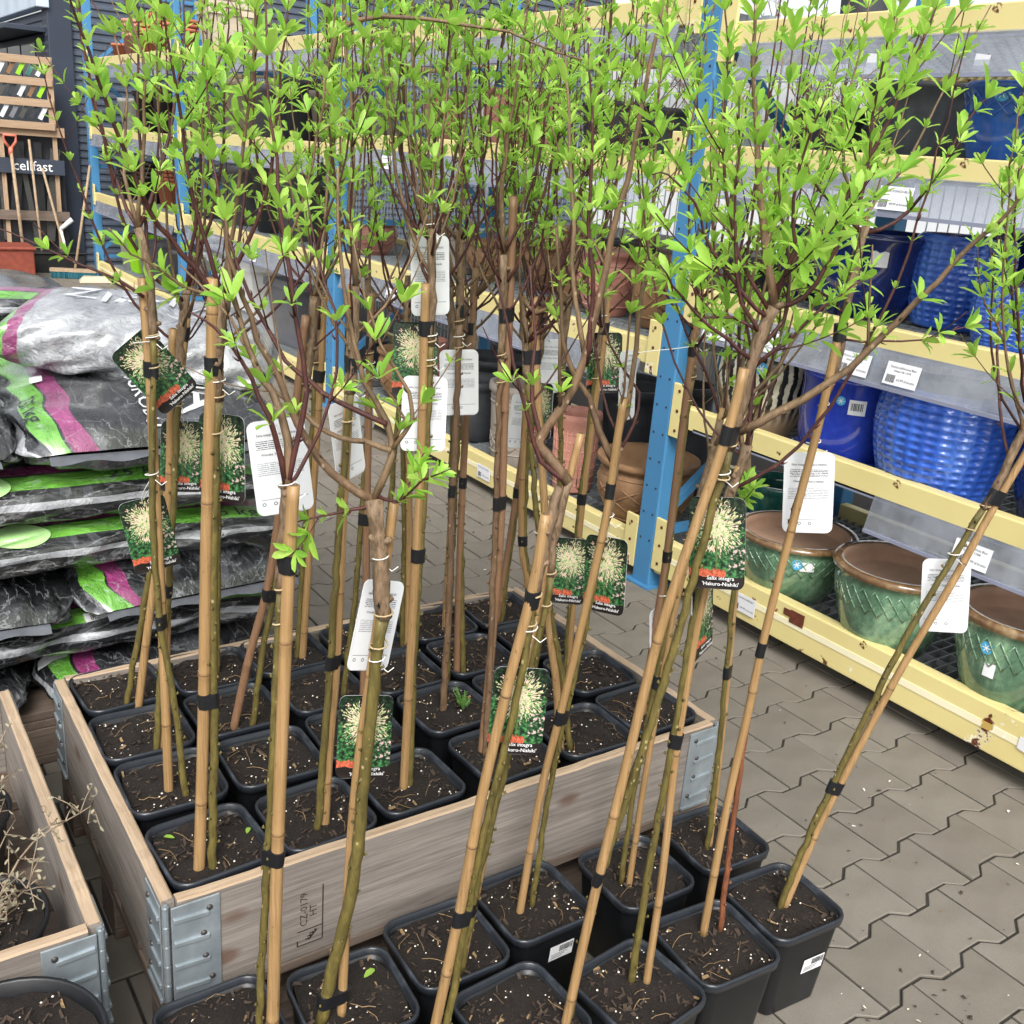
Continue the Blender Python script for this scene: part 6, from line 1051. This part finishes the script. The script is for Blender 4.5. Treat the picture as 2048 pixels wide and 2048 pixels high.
    for q_ in range(2):
        i = min(k-2, i0+q_*2); ax = (tp[i+1]-tp[i-1]).normalized(); e1 = ax.orthogonal().normalized(); e2 = ax.cross(e1)
        m_.tube([tp[i]+(e1*math.cos(s*.7)+e2*math.sin(s*.7))*(gr[0] if len(gp) else rs[i])*1.15+ax*(s*.0012) for s in range(11)], .0013, 5)
    build('twine', m_, M['twine'], o, smooth=True, kind='stuff')
    top = tp[-1]; zt = (top+base).z
    near = near_dist(base)
    for b in T['br']:
        pts = [Vector(p)-base for p in b['p']]
        mt = r_.choice(['twig_red', 'twig_red', 'twig_brown']) if b['r'] < .005 else ('twig_brown' if b['r'] < .0062 else 'bark_brown')
        shoot(o, pts, b['r'], b['d'], b['l0'], r_, mt, near, leaf_len=.034)
    for q_ in range(T['nr']):
        a = r_.uniform(0, 6.28)+q_*2.4; L = r_.uniform(*T['L']); A = L*T['spread']*r_.uniform(.3, 1.05); out = Vector((math.cos(a), math.sin(a), 0)); ph = r_.uniform(0, 6)
        i = r_.randrange(max(cut+1, k-5), k) if k-cut > 3 else k-1
        pts = []
        for t in (0, .12, .28, .45, .62, .8, 1.):
            pts.append(tp[i]+out*A*(1-math.exp(-3.2*t))*1.0+Vector((T['lean'][0], T['lean'][1], 0))*L*t*t+Vector((0, 0, L*(t**1.15)))+Vector((math.sin(ph+t*5), math.cos(ph+t*4), 0))*.008*t)
        shoot(o, pts, r_.uniform(.0018, .0034), r_.uniform(.7, 1.15), r_.uniform(.22, .42), r_, r_.choice(['twig_red', 'twig_red', 'twig_brown']), near, leaf_len=r_.uniform(.026, .034), leafmat='leaf' if potk not in BOX_POTS else r_.choice(['leaf', 'leaf_far']))
    return o
TREE_OB = {k: willow(k, T) for k, T in TREES.items()}
# ------------------------------------------------------------------ hang tags
def card_poly(w, h, r, k=5):
    out = []
    for cx, cy, a0 in ((1, 1, 0), (-1, 1, PI/2), (-1, -1, PI), (1, -1, 3*PI/2)):
        for i in range(k):
            a = a0+PI/2*i/(k-1); out.append((cx*(w/2-r)+r*math.cos(a), cy*(h/2-r)+r*math.sin(a)))
    return out
TW, TH = .076, .128
def card_mesh():
    m_ = MB(); p = card_poly(TW, TH, .011); n = len(p); t = .0005
    # gently curled card
    bow = lambda x, y: -.0022*math.cos(x/TW*PI)
    m_.add([(x, -t+bow(x, y), y) for x, y in p], [tuple(range(n))], 0); m_.add([(x, t+bow(x, y), y) for x, y in p], [tuple(range(n-1, -1, -1))], 1)
    m_.add([(x, -t+bow(x, y), y) for x, y in p]+[(x, t+bow(x, y), y) for x, y in p], [(i, n+i, n+(i+1) % n, (i+1) % n) for i in range(n)], 2)
    uv = [(x/TW+.5, y/TH+.5) for x, y in p]
    m_.uv = uv+[(1-a, b) for a, b in uv]+uv+uv
    return m_.mesh('card', [M['tag_print'], M['tag_small_print'], M['card_white']])
CARD = card_mesh()
m_ = MB(); m_.text('Salix integra', lambda x, y: (x+.006, -.0040, y-.0480), .0076); m_.text("'Hakuro-Nishiki'", lambda x, y: (x+.006, -.0040, y-.0562), .0076); PRINT_F = m_.mesh('lettering', M['ink_white'])
m_ = MB(); m_.text("Salix integra 'Hakuro-Nishiki'", lambda x, y: (-x, .0008, y+.045), .0046); m_.text("Wierzba 'Hakuro-Nishiki'", lambda x, y: (-x, .0008, y+.0185), .0046); PRINT_B = m_.mesh('lettering', M['ink'])
TREEWORD = {}
for i, t in enumerate(TAGS):
    c = Vector(t['c']); k_ = min((Vector(a_).lerp(Vector(b_), f_/12) for a_, b_ in zip(TREES[t['t']]['trunk'], TREES[t['t']]['trunk'][1:]) for f_ in range(13)), key=lambda w_: (w_-Vector(t['k'])).length); to = (CP-c); a = math.atan2(to.y, to.x)+rad(t['yaw'])
    pic = t['side'] == 'P'
    # picture side is local -Y, printed side +Y
    rz = a+PI/2 if pic else a-PI/2
    key = t['t']; potk = TREES[key]['pot']
    pw = (f"{COLN[potk[0]]} from shrub crate, {ROWN[potk[1]]}" if potk in BOX_POTS else {'G1': 'in the hinge-side paving pot', 'G2': 'in the second paving pot', 'G4': 'in the fourth paving pot', 'G7': 'in the stickered paving pot', 'G8': 'beside the stickered pot', 'G9': 'in the third outer pot', 'G10': 'in the fourth outer pot', 'G11': 'in the fifth outer pot'}[potk])
    look = ('picture tag' if pic else 'white text tag')
    turn = 'edge-on' if abs(t['yaw']) > 50 else ('twisted' if abs(t['yaw']) > 22 else ('tilted' if abs(t['roll']) > 9 else 'straight'))
    hi = 'high' if c.z > .95 else ('mid-stem' if c.z > .62 else 'low')
    o = thing('hang_tag', f'{look} {turn} {hi} on willow {pw}', 'plant tag', c, 0, 'willow hang tags')
    o.rotation_euler = Euler((0, 0, 0)); M3 = Matrix.Rotation(rz, 3, 'Z') @ Matrix.Rotation(rad(t['roll'])*(1 if pic else -1), 3, 'Y') @ Matrix.Rotation(rad(-6 if pic else 6), 3, 'X'); o.rotation_euler = M3.to_euler()
    cd = put('card', CARD, o); put('lettering', PRINT_F if pic else PRINT_B, cd, kind='stuff')
    inv = M3.inverted(); kk = inv @ (k_-c); hole = Vector((0, 0, TH/2-.007))
    s_ = MB(); mid = (hole+kk)/2
    for sg in (-1, 1):
        pts = [hole, hole+(kk-hole)*.3+inv @ Vector((.003*sg, .003, 0)), hole+(kk-hole)*.7+inv @ Vector((.004*sg, -.003, 0)), kk]
        s_.tube(resample(pts, .012), .0007, 4)
    s_.tube([kk+inv @ Vector((math.cos(q_*.63)*.0105, math.sin(q_*.63)*.0105, .001*q_)) for q_ in range(11)], .0009, 4)
    s_.tube([kk, kk+inv @ Vector((.012, -.01, -.012)), kk+inv @ Vector((.02, -.012, -.006))], .0008, 4)
    build('string', s_, M['string'], o, smooth=True)
# small weed and fallen leaves on the soil
wd_ = thing('weed', 'tiny green weed seedling growing beside a brown willow stem', 'plant', (POT['D3'].location.x+.035, POT['D3'].location.y-.01, .333)); m_ = MB(); r_ = random.Random(4); ps = []
for q_ in range(14):
    a = r_.uniform(0, 6.28); d = Vector((math.cos(a)*r_.uniform(.3, 1), math.sin(a)*r_.uniform(.3, 1), r_.uniform(.6, 1.4))).normalized(); L = r_.uniform(.015, .045); m_.tube([(0,0,-.004), d*L*.5, d*L], .0006, 4)
    for s in (.4, .55, .7, .85, 1):
        for sg in (-1, 1): ps.append((d*L*s, (d*.5+Vector((-d.y, d.x, .2))*sg).normalized()))
st = build('stem', m_, M['leaf_weed'], wd_)
put('leaves', leaves_mesh(np.array([tuple(p) for p, _ in ps]), np.array([tuple(d) for _, d in ps]), np.array([(0, 0, 1.)]*len(ps)), np.full(len(ps), .0075), np.full(len(ps), 1.4), 'leaf_weed'), wd_, kind='stuff')
for key, dx, dy, a, L, wh in (('G2', .035, .03, .4, .026, 'second pot outside the stamped board'), ('A4', -.045, .045, 2.4, .02, 'pot at the hinged corner'), ('A4', .065, .0, 1., .018, 'hinged corner pot, by the rim')):
    p = POT[key]; me = leaves_mesh(np.array([(0, 0, 0.)]), np.array([(math.cos(a), math.sin(a), .08)]), np.array([(0, 0, 1.)]), np.array([L]), np.array([1.5]), 'leaf')
    tag(put('fallen_leaf', me, None, (p.location.x+dx, p.location.y+dy, p.location.z+.193)), f'pale green fallen leaf on the soil of the {wh}', 'leaf')
# ------------------------------------------------------------------ peat bags
simple('bag_print', hexc('c4c6c9'), .4, .15, 12, 0)
def bag(x, y, z, L, W, H, rz, mat, label, seed, tilt=(0, 0), prints=(), group='peat bags in the big stack'):
    r_ = random.Random(seed); o = thing('peat_bag', label, 'bag', (x, y, z), rz, group); o.rotation_euler = (tilt[0], tilt[1], rz)
    ph = [(r_.uniform(5, 26), r_.uniform(3, 14), r_.uniform(0, 6), r_.uniform(.001, .0045)) for _ in range(9)]
    def S(u, v, d=0.):
        s = 2*u-1; e = (1-abs(s)**5)**.5 if abs(s) < 1 else 0; e2 = (1-abs(s)**9)**.5 if abs(s) < 1 else 0
        ph_ = 2*PI*v; c, sn = math.cos(ph_), math.sin(ph_)
        yy = (W/2)*(.82+.18*e2)*math.copysign(abs(c)**.55, c); zz = (H/2)*max(e, .05)*math.copysign(abs(sn)**.75, sn)
        wr = sum(a*math.sin(fu*s+fv*ph_+p) for fu, fv, p, a in ph)
        endw = .006*math.sin(ph_*14+seed)*abs(s)**6
        k = 1+(wr*1.2+endw)/max(.06, (yy*yy+zz*zz)**.5)
        sag = -.018*abs(s)**3
        return Vector((L/2*s, yy*k, zz*k+sag+H/2))+Vector((0, c, sn))*d
    nu, nv = 44, 56; m_ = MB(); vs_ = []; uv = []
    for i in range(nu+1):
        for j in range(nv): vs_.append(S(i/nu*.998+.001, j/nv)); uv.append((i/nu, j/nv))
    m_.add(vs_, [(i*nv+j, (i+1)*nv+j, (i+1)*nv+(j+1) % nv, i*nv+(j+1) % nv) for i in range(nu) for j in range(nv)]); m_.uv = uv
    b = build('film', m_, M[mat], o, smooth=True)
    for s in (0, 1):   # welded end seams
        m_ = MB(); n = 26; rows = []
        for q_ in range(3):
            rows += [Vector((L/2*(2*s-1)*(1+.0)+(2*s-1)*(.011*q_-.006), W*.41*(2*t/n-1), H/2-.018+.0022*math.sin(t*.9+q_+seed)*q_-.006*q_)) for t in range(n+1)]
        m_.add(rows, [(q_*(n+1)+t, q_*(n+1)+t+1, (q_+1)*(n+1)+t+1, (q_+1)*(n+1)+t) for q_ in range(2) for t in range(n)]); build('seam', m_, M['bag_seal'], o, smooth=True)
    for kind, txt, u0, v0, size, turn, mt in prints:
        m_ = MB(); per = (W+H)*1.55
        def f(x_, y_, d=.006):
            if turn is True: x_, y_ = -y_, x_
            if turn == 'top':
                yy = max(-.97, min(.97, (v0+y_)/(W/2*.98))); c_ = math.copysign(abs(yy)**(1/.55), yy); return S(u0+x_/L, math.acos(c_)/(2*PI), d)
            return S(u0+x_/L, v0-y_/per, d)
        if kind == 'text': m_.text(txt, f, size)
        elif kind == 'badge':
            m_.add([f(0, 0)]+[f(size*q/5*math.cos(a*PI/14), size*q/5*math.sin(a*PI/14)) for q in range(1, 6) for a in range(28)], [(0, 1+a, 1+(a+1) % 28) for a in range(28)]+[(1+q*28+a, 29+q*28+a, 29+q*28+(a+1) % 28, 1+q*28+(a+1) % 28) for q in range(4) for a in range(28)])
        elif kind == 'label':
            n = 6; m_.add([f(size*(-1+2*i/n), yy) for yy in (-size*.38, size*.38) for i in range(n+1)], [(i, i+1, n+2+i, n+1+i) for i in range(n)]); x_ = -size*.75; q_ = random.Random(2)
            while x_ < -size*.1:
                w_ = q_.choice([.002, .0035]); m_.add([f(x_, -size*.25, .0045), f(x_+w_, -size*.25, .0045), f(x_+w_, size*.25, .0045), f(x_, size*.25, .0045)], [(0,1,2,3)], 1); x_ += w_+q_.choice([.002, .003])
        build({'text': 'lettering', 'badge': 'badge', 'label': 'barcode_label'}[kind], m_, [M[mt], M['ink']], o, kind='stuff' if kind == 'text' else None)
    return o
T25 = lambda u, v=.385, s=.062, t=False: ('text', '25 kg', u, v, s, t, 'ink')
pallet(-.62, 1.02, 1.2, .8, 'dark wooden pallet under the peat bags')
BX = .105
bag(.31, 1.40, .146, .86, .6, .125, -PI/2, 'bag_long', 'lowest peat bag at the paving end of the stack', 1, prints=[('label', '', .86, .40, .05, True, 'sticker')])
bag(-.31, 1.41, .146, .86, .6, .125, -PI/2, 'bag_long', 'lowest peat bag beside the dry shrub crate', 2, prints=[('label', '', .9, .40, .05, True, 'sticker')])
bag(.05, 1.33, .258, 1.12, .66, .12, .03, 'bag_long', 'peat bag second from the bottom with green band and barcode label', 3, prints=[('label', '', .60, .40, .055, False, 'sticker'), ('badge', '', .35, .40, .045, False, 'bag_badge')])
bag(.36, 1.37, .366, .84, .58, .12, -PI/2+.06, 'bag_long', 'peat bag third from the bottom at the paving end', 4)
bag(-.2, 1.36, .366, .84, .58, .12, -PI/2-.03, 'bag_long', 'peat bag third from the bottom with barcode and green end', 5, prints=[('label', '', .93, .42, .05, True, 'sticker'), T25(.93, .36, .05, True)])
bag(.08, 1.33, .475, 1.1, .66, .125, .02, 'bag_long', 'peat bag fourth from the bottom with badge and green band', 6, prints=[('badge', '', .42, .395, .06, False, 'bag_badge'), ('text', 'naturalny', .42, .395, .022, False, 'ink_white'), T25(.86)])
bag(.085, 1.335, .59, 1.1, .66, .13, -.02, 'bag_long', 'peat bag fifth from the bottom lettered 25 kg beside a badge', 7, prints=[('badge', '', .36, .395, .06, False, 'bag_badge'), ('text', 'naturalny', .36, .395, .022, False, 'ink_white'), T25(.66, .378)])
bag(.325, 1.40, .712, .86, .60, .17, -PI/2-.05, 'bag_long', 'peat bag under the top one with 25 kg and white slogan', 8, prints=[T25(.82, .39, .066), ('text', 'TWOJEGO OGRODU', .70, -.02, .05, 'top', 'bag_print'), ('text', 'ZIEMIA', .70, .10, .13, 'top', 'bag_print'), ('label', '', .60, .345, .035, False, 'sticker')])
bag(-.29, 1.42, .712, .86, .58, .16, -PI/2+.04, 'bag_long', 'peat bag beside the slogan bag, over the dry shrub crate side', 9, prints=[T25(.8, .385, .06)])
bag(.385, 1.45, .868, .66, .48, .165, -.42, 'bag_cross', 'topmost peat bag lying askew with crumpled shiny film', 10, tilt=(.05, .10), prints=[('text', 'ZIEMIA', .5, .02, .13, 'top', 'bag_print')])
pallet(-.72, 2.0, 1.2, .8, 'dark wooden pallet under the rear bag stack')
for q_ in range(7): bag(-.12, 2.4, .146+q_*.118, 1.1, .7, .125, .03*(-1)**q_, 'bag_long', f'peat bag {"on top" if q_ == 6 else ORD[q_]+" from the bottom"} of the rear stack', 20+q_, group='peat bags in the rear stack')
# ------------------------------------------------------------------ dry shrubs in round pots
def round_pot(x, y, z, r, h, label):
    o = thing('round_pot', label, 'flower pot', (x, y, z)); m_ = MB(); m_.lathe([(r*.76, 0), (r*.8, .006), (r*.95, h*.9), (r*.95, h*.93), (r*1.02, h*.935), (r*1.03, h*.98), (r*1.0, h), (r*.965, h*.99), (r*.93, h*.85)], 40, closed=True); build('wall', m_, M['pot_black'], o, smooth=True)
    m_ = MB(); rr = random.Random(int(x*100)); vs_ = [(0,0,.004)]
    rings = 7; n = 28
    for i in range(1, rings+1):
        for j in range(n): a = 2*PI*j/n; vs_.append((r*.945*i/rings*math.cos(a), r*.945*i/rings*math.sin(a), rr.uniform(-.003, .004)))
    fs = [(0, 1+j, 1+(j+1) % n) for j in range(n)]+[(1+(i-1)*n+j, 1+i*n+j, 1+i*n+(j+1) % n, 1+(i-1)*n+(j+1) % n) for i in range(1, rings) for j in range(n)]
    m_.add(vs_, fs); s_ = build('soil', m_, M['soil'], o, smooth=True, loc=(0,0,h*.93)); d = debris_mesh(int(x*77), r*.66, 220); build('soil_debris', d, [M['debris'], M['perlite'], M['straw']], s_, kind='stuff', loc=(0,0,-.002))
    return o
def dry_shrub(x, y, z, h, n, label, seed, lean=(0, 0)):
    r_ = random.Random(seed); o = thing('dry_shrub', label, 'shrub', (x, y, z)); lv = []
    for q_ in range(n):
        a = r_.uniform(0, 6.28); L = h*r_.uniform(.6, 1.1); d = Vector((math.cos(a)*.35+lean[0], math.sin(a)*.35+lean[1], 1)).normalized(); p = Vector((math.cos(a)*.02, math.sin(a)*.02, -.012)); pts = [p]
        for t in range(9): d = (d+Vector((r_.gauss(0, .16), r_.gauss(0, .16), .03))).normalized(); p = p+d*L/9; pts.append(p)
        m_ = MB(); m_.tube(pts, [.0028*(1-.75*i/9) for i in range(10)], 5)
        for t in range(2, 10):
            for _ in range(3):
                s_ = Vector((r_.gauss(0, 1), r_.gauss(0, 1), r_.gauss(.3, .6))).normalized(); e = pts[t]+s_*r_.uniform(.015, .07)
                m_.tube([pts[t], (pts[t]+e)/2+Vector((0, 0, .004)), e], [.0012, .001, .0006], 4)
                for f in (.5, .8, 1): lv.append((pts[t]+(e-pts[t])*f, Vector((r_.gauss(0, 1), r_.gauss(0, 1), r_.gauss(.2, 1))).normalized()))
        b = build('stem', m_, M['dry_stem'], o, smooth=True)
    k = len(lv); put('withered_leaves', leaves_mesh(np.array([tuple(p) for p, _ in lv]), np.array([tuple(d) for _, d in lv]), np.random.RandomState(seed).randn(k, 3), np.full(k, .011), np.full(k, 1.3), 'dry_leaf'), o, kind='stuff')
    return o
round_pot(-.25, .165, .1445, .112, .148, 'black round pot with a bare shrub inside the newer crate'); dry_shrub(-.25, .165, .272, .30, 6, 'bare grey shrub in the round pot inside the newer crate', 3)
round_pot(-.255, .47, .1445, .112, .15, 'black round pot behind the bare shrub in the newer crate'); dry_shrub(-.245, .47, .274, .34, 5, 'pale dry twiggy shrub at the back of the newer crate', 5)
round_pot(-.25, -.165, .0005, .125, .345, 'black round pot with cut yellow straw in front of the newer crate')
g = thing('cut_grass', 'clipped yellow grass stubble in the round pot before the newer crate', 'plant', (-.25, -.165, .322))
r_ = random.Random(9)
for q_ in range(5):
    m_ = MB(); bx, by = r_.uniform(-.06, .05), r_.uniform(-.05, .05)
    for _ in range(16):
        a = r_.uniform(0, 6.28); d = Vector((math.cos(a)*.5, math.sin(a)*.5, 1)).normalized(); p = Vector((bx+r_.gauss(0, .008), by+r_.gauss(0, .008), -.006)); L = r_.uniform(.02, .065); m_.tube([p, p+d*L*.5, p+d*L+Vector((d.x, d.y, -.2))*.01], [.0022, .002, .0008], 4)
    build('tuft', m_, M['straw_cut'], g)
# ------------------------------------------------------------------ tool display by the far building
tr = thing('tool_display', 'wooden tool stand with a dark lettered board beside the building', 'display stand', (1.74, 10.2, 0), rad(-6))
for x in (-.75, -.3, .18): 
    m_ = MB(); m_.box((0, 0, 0), (1.34, .06, .04)); build('upright', m_, M['wood_tan'], tr, loc=(x, 0, .67), rot=(0, PI/2, 0))
for z, mt in ((1.32, 'wood_tan'), (.52, 'wood_dark'), (.12, 'wood_dark')):
    m_ = MB(); m_.box((0, 0, 0), (1.1, .05, .09)); build('crossbar', m_, M[mt], tr, loc=(-.28, -.04, z))
m_ = MB(); m_.box((0, 0, 0), (1.06, .03, .14)); bd = build('lettered_board', m_, M['trim_dark'], tr, loc=(-.28, -.06, .99))
m_ = MB(); m_.text('cellfast', lambda x, y: (x+.24, -.0165, y), .13); build('lettering', m_, M['ink_white'], bd)
m_ = MB(); m_.box((-.28, .1, .66), (1.08, .02, 1.3)); build('back_panel', m_, M['ink'], tr)
for i in range(9):
    m_ = MB(); m_.box((0, 0, 0), (.05+.02*(i % 3), .03, .9+.1*(i % 2)), (0, .12*((i % 3)-1), 0)); build('boxed_tool', m_, M['plastic_black' if i % 2 else 'steel_dark'], tr, loc=(-.75+i*.11, .02, .72))
wr = thing('crate_rack', 'pine slatted rack of packets on top of the tool stand', 'rack', (1.60, 10.15, 1.34), rad(-6))
for x in (-.5, .3):
    m_ = MB(); m_.box((0, 0, 0), (.66, .05, .06)); build('upright', m_, M['wood_tan'], wr, loc=(x, 0, .33), rot=(0, PI/2, 0))
for z in (.03, .24, .43, .62):
    m_ = MB(); m_.box((0, 0, 0), (.84, .03, .07)); build('slat', m_, M['wood_tan'], wr, loc=(-.1, -.035, z), bevel=.004)
PK = ['plastic_white', 'plastic_grey', 'plastic_lime', 'ink', 'card_white', 'clay_brown', 'steel_dark', 'glaze_teal']
for z in (.09, .29, .48):
    for i in range(9):
        m_ = MB(); m_.box((0, 0, 0), (.035, .12, .13), (0, .5, 0)); build('packet', m_, M[PK[(i*5+int(z*10)) % 8]], wr, loc=(-.46+i*.085, .03, z+.06))
def long_tool(name, cat, label, a, b, r, mat, head=None):
    a = Vector(a); b = Vector(b); o = thing(name, label, cat, a); m_ = MB(); m_.tube([Vector((0,0,0)), (b-a)*.5, b-a], [r, r*1.05, r], 8); build('handle', m_, M[mat], o, smooth=True)
    if head: head(o, a, b)
    return o
def broom_head(o, a, b):
    m_ = MB(); m_.box((0, 0, .075), (.42, .07, .03)); build('broom_block', m_, M['handle_wood'], o, rot=(0, 0, -.35)); m_ = MB()
    for i in range(42):
        for j in range(6): x = -.2+i*.0098; m_.box((x+rng.uniform(-.004, .004), -.03+j*.012, .031), (.007, .007, .062))
    build('bristles', m_, M['brush_teal'], o, rot=(0, 0, -.35), kind='stuff')
long_tool('broom', 'broom', 'wooden broom with teal bristles leaning on the blue rack post', (1.86, 9.42, .005), (2.10, 9.56, 1.05), .012, 'handle_wood', broom_head)
def spade_grip(o, a, b):
    t = b-a; m_ = MB(); m_.tube([t+Vector((0,0,-.02)), t+Vector((-.05, 0, .05)), t+Vector((-.055, 0, .11)), t+Vector((.055, 0, .11)), t+Vector((.05, 0, .05)), t+Vector((0,0,-.02))], .014, 8); m_.tube([t+Vector((0,0,-.08)), t], .022, 8); build('grip', m_, M['plastic_orange'], o, smooth=True)
    m_ = MB(); m_.box((0, 0, .12), (.17, .01, .24)); build('blade', m_, M['steel_dark'], o)
long_tool('spade', 'spade', 'long spade with orange D grip leaning on the tool stand', (1.53, 9.98, .01), (1.50, 10.1, 1.16), .016, 'handle_wood', spade_grip)
def rake_head(o, a, b):
    m_ = MB(); m_.box((0, 0, .02), (.3, .02, .02))
    for i in range(9): m_.box((-.13+i*.033, -.02, .01), (.008, .05, .008))
    build('tines', m_, M['steel_dark'], o)
long_tool('rake', 'rake', 'grey handled rake standing between the spade and the leaning hoe', (1.70, 9.98, .005), (1.67, 10.1, 1.24), .012, 'handle_wood', rake_head)
def hoe_head(o, a, b):
    m_ = MB(); m_.box((0, -.03, .03), (.14, .015, .09), (.4, 0, 0)); build('blade', m_, M['red_paint'], o)
long_tool('hoe', 'hoe', 'hoe with a red blade leaning away from the corner trim', (1.93, 9.9, .01), (1.77, 10.08, .98), .012, 'handle_wood', hoe_head)
def hand(name, label, cat, p, mat):
    o = thing(name, label, cat, p); m_ = MB(); m_.tube([(0, 0, 0), (-.03, 0, .3), (-.05, .02, .42)], .013, 7); m_.tube([(-.05, .02, .42), (.06, .0, .52)], [.02, .026], 7); build('shaft', m_, M[mat], o, smooth=True)
hand('spray_lance', 'white bent watering lance beside the hoe', 'lance', (1.91, 9.86, .0), 'plastic_white')
m_ = MB(); m_.box((0, 0, .14), (.62, .4, .28)); m_.box((0, 0, .285), (.66, .44, .03))
tag(build('plastic_trough', m_, M['red_paint'], loc=(1.2, 9.55, 0), bevel=.012), 'terracotta coloured plastic trough on the paving before the tool stand', 'trough')
m_ = MB(); m_.box((0, 0, .09), (.5, .34, .18)); m_.box((0, 0, .19), (.54, .38, .02))
tag(build('plastic_crate', m_, M['plastic_black'], loc=(1.82, 10.0, 0), bevel=.008), 'low black plastic crate at the foot of the corner trim', 'crate')
m_ = MB(); m_.add([(-.14,-.1,.0),(.16,-.12,.0),(.2,.08,.0),(-.1,.12,.0),(-.1,-.06,.05),(.1,-.08,.06),(.12,.05,.045),(-.06,.07,.05)], [(3,2,1,0),(4,5,6,7),(0,1,5,4),(1,2,6,5),(2,3,7,6),(3,0,4,7)])
tag(build('paving_slab_offcut', m_, M['beige_stone'], loc=(1.98, 9.2, 0.001), bevel=.008), 'pale stone offcut on the paving beside the broom head', 'stone')
# ------------------------------------------------------------------ bare trees far behind
def bare_tree(x, y, h, seed, label):
    r_ = random.Random(seed); o = thing('bare_tree', label, 'tree', (x, y, 0), 0, 'bare trees behind the hall'); m_ = MB(); m_.tube([(0,0,-.1), (.05, 0, h*.3), (0, .1, h*.55)], [.16, .12, .08], 8); build('trunk', m_, M['bark_brown'], o, smooth=True); m_ = MB()
    def grow(p, d, L, r, lv):
        pts = [p]
        for t in range(4): d = (d+Vector((r_.gauss(0, .2), r_.gauss(0, .2), .06))).normalized(); p = p+d*L/4; pts.append(p)
        m_.tube(pts, [r*(1-.12*i) for i in range(5)], 4, caps=False)
        if lv:
            for _ in range(4 if lv > 1 else 3):
                i = r_.randrange(1, 5); e = (d+Vector((r_.gauss(0, .6), r_.gauss(0, .6), r_.gauss(.1, .3)))).normalized(); grow(pts[i], e, L*r_.uniform(.5, .75), r*.5, lv-1)
    for _ in range(5): grow(Vector((0, .05, h*r_.uniform(.3, .55))), Vector((r_.gauss(0, .6), r_.gauss(0, .6), 1)).normalized(), h*.35, .06, 4)
    build('crown', m_, M['bark_brown'], o, kind='stuff')
for i, (x, y, h) in enumerate([(24, 6, 5.5), (26, 13, 6), (25, 20, 5), (27, 27, 6.5), (24, 34, 6)]): bare_tree(x, y, h, 30+i, 'leafless grey tree standing behind the white hall')
print('leaves', NLEAF, 'objects', len(bpy.data.objects))
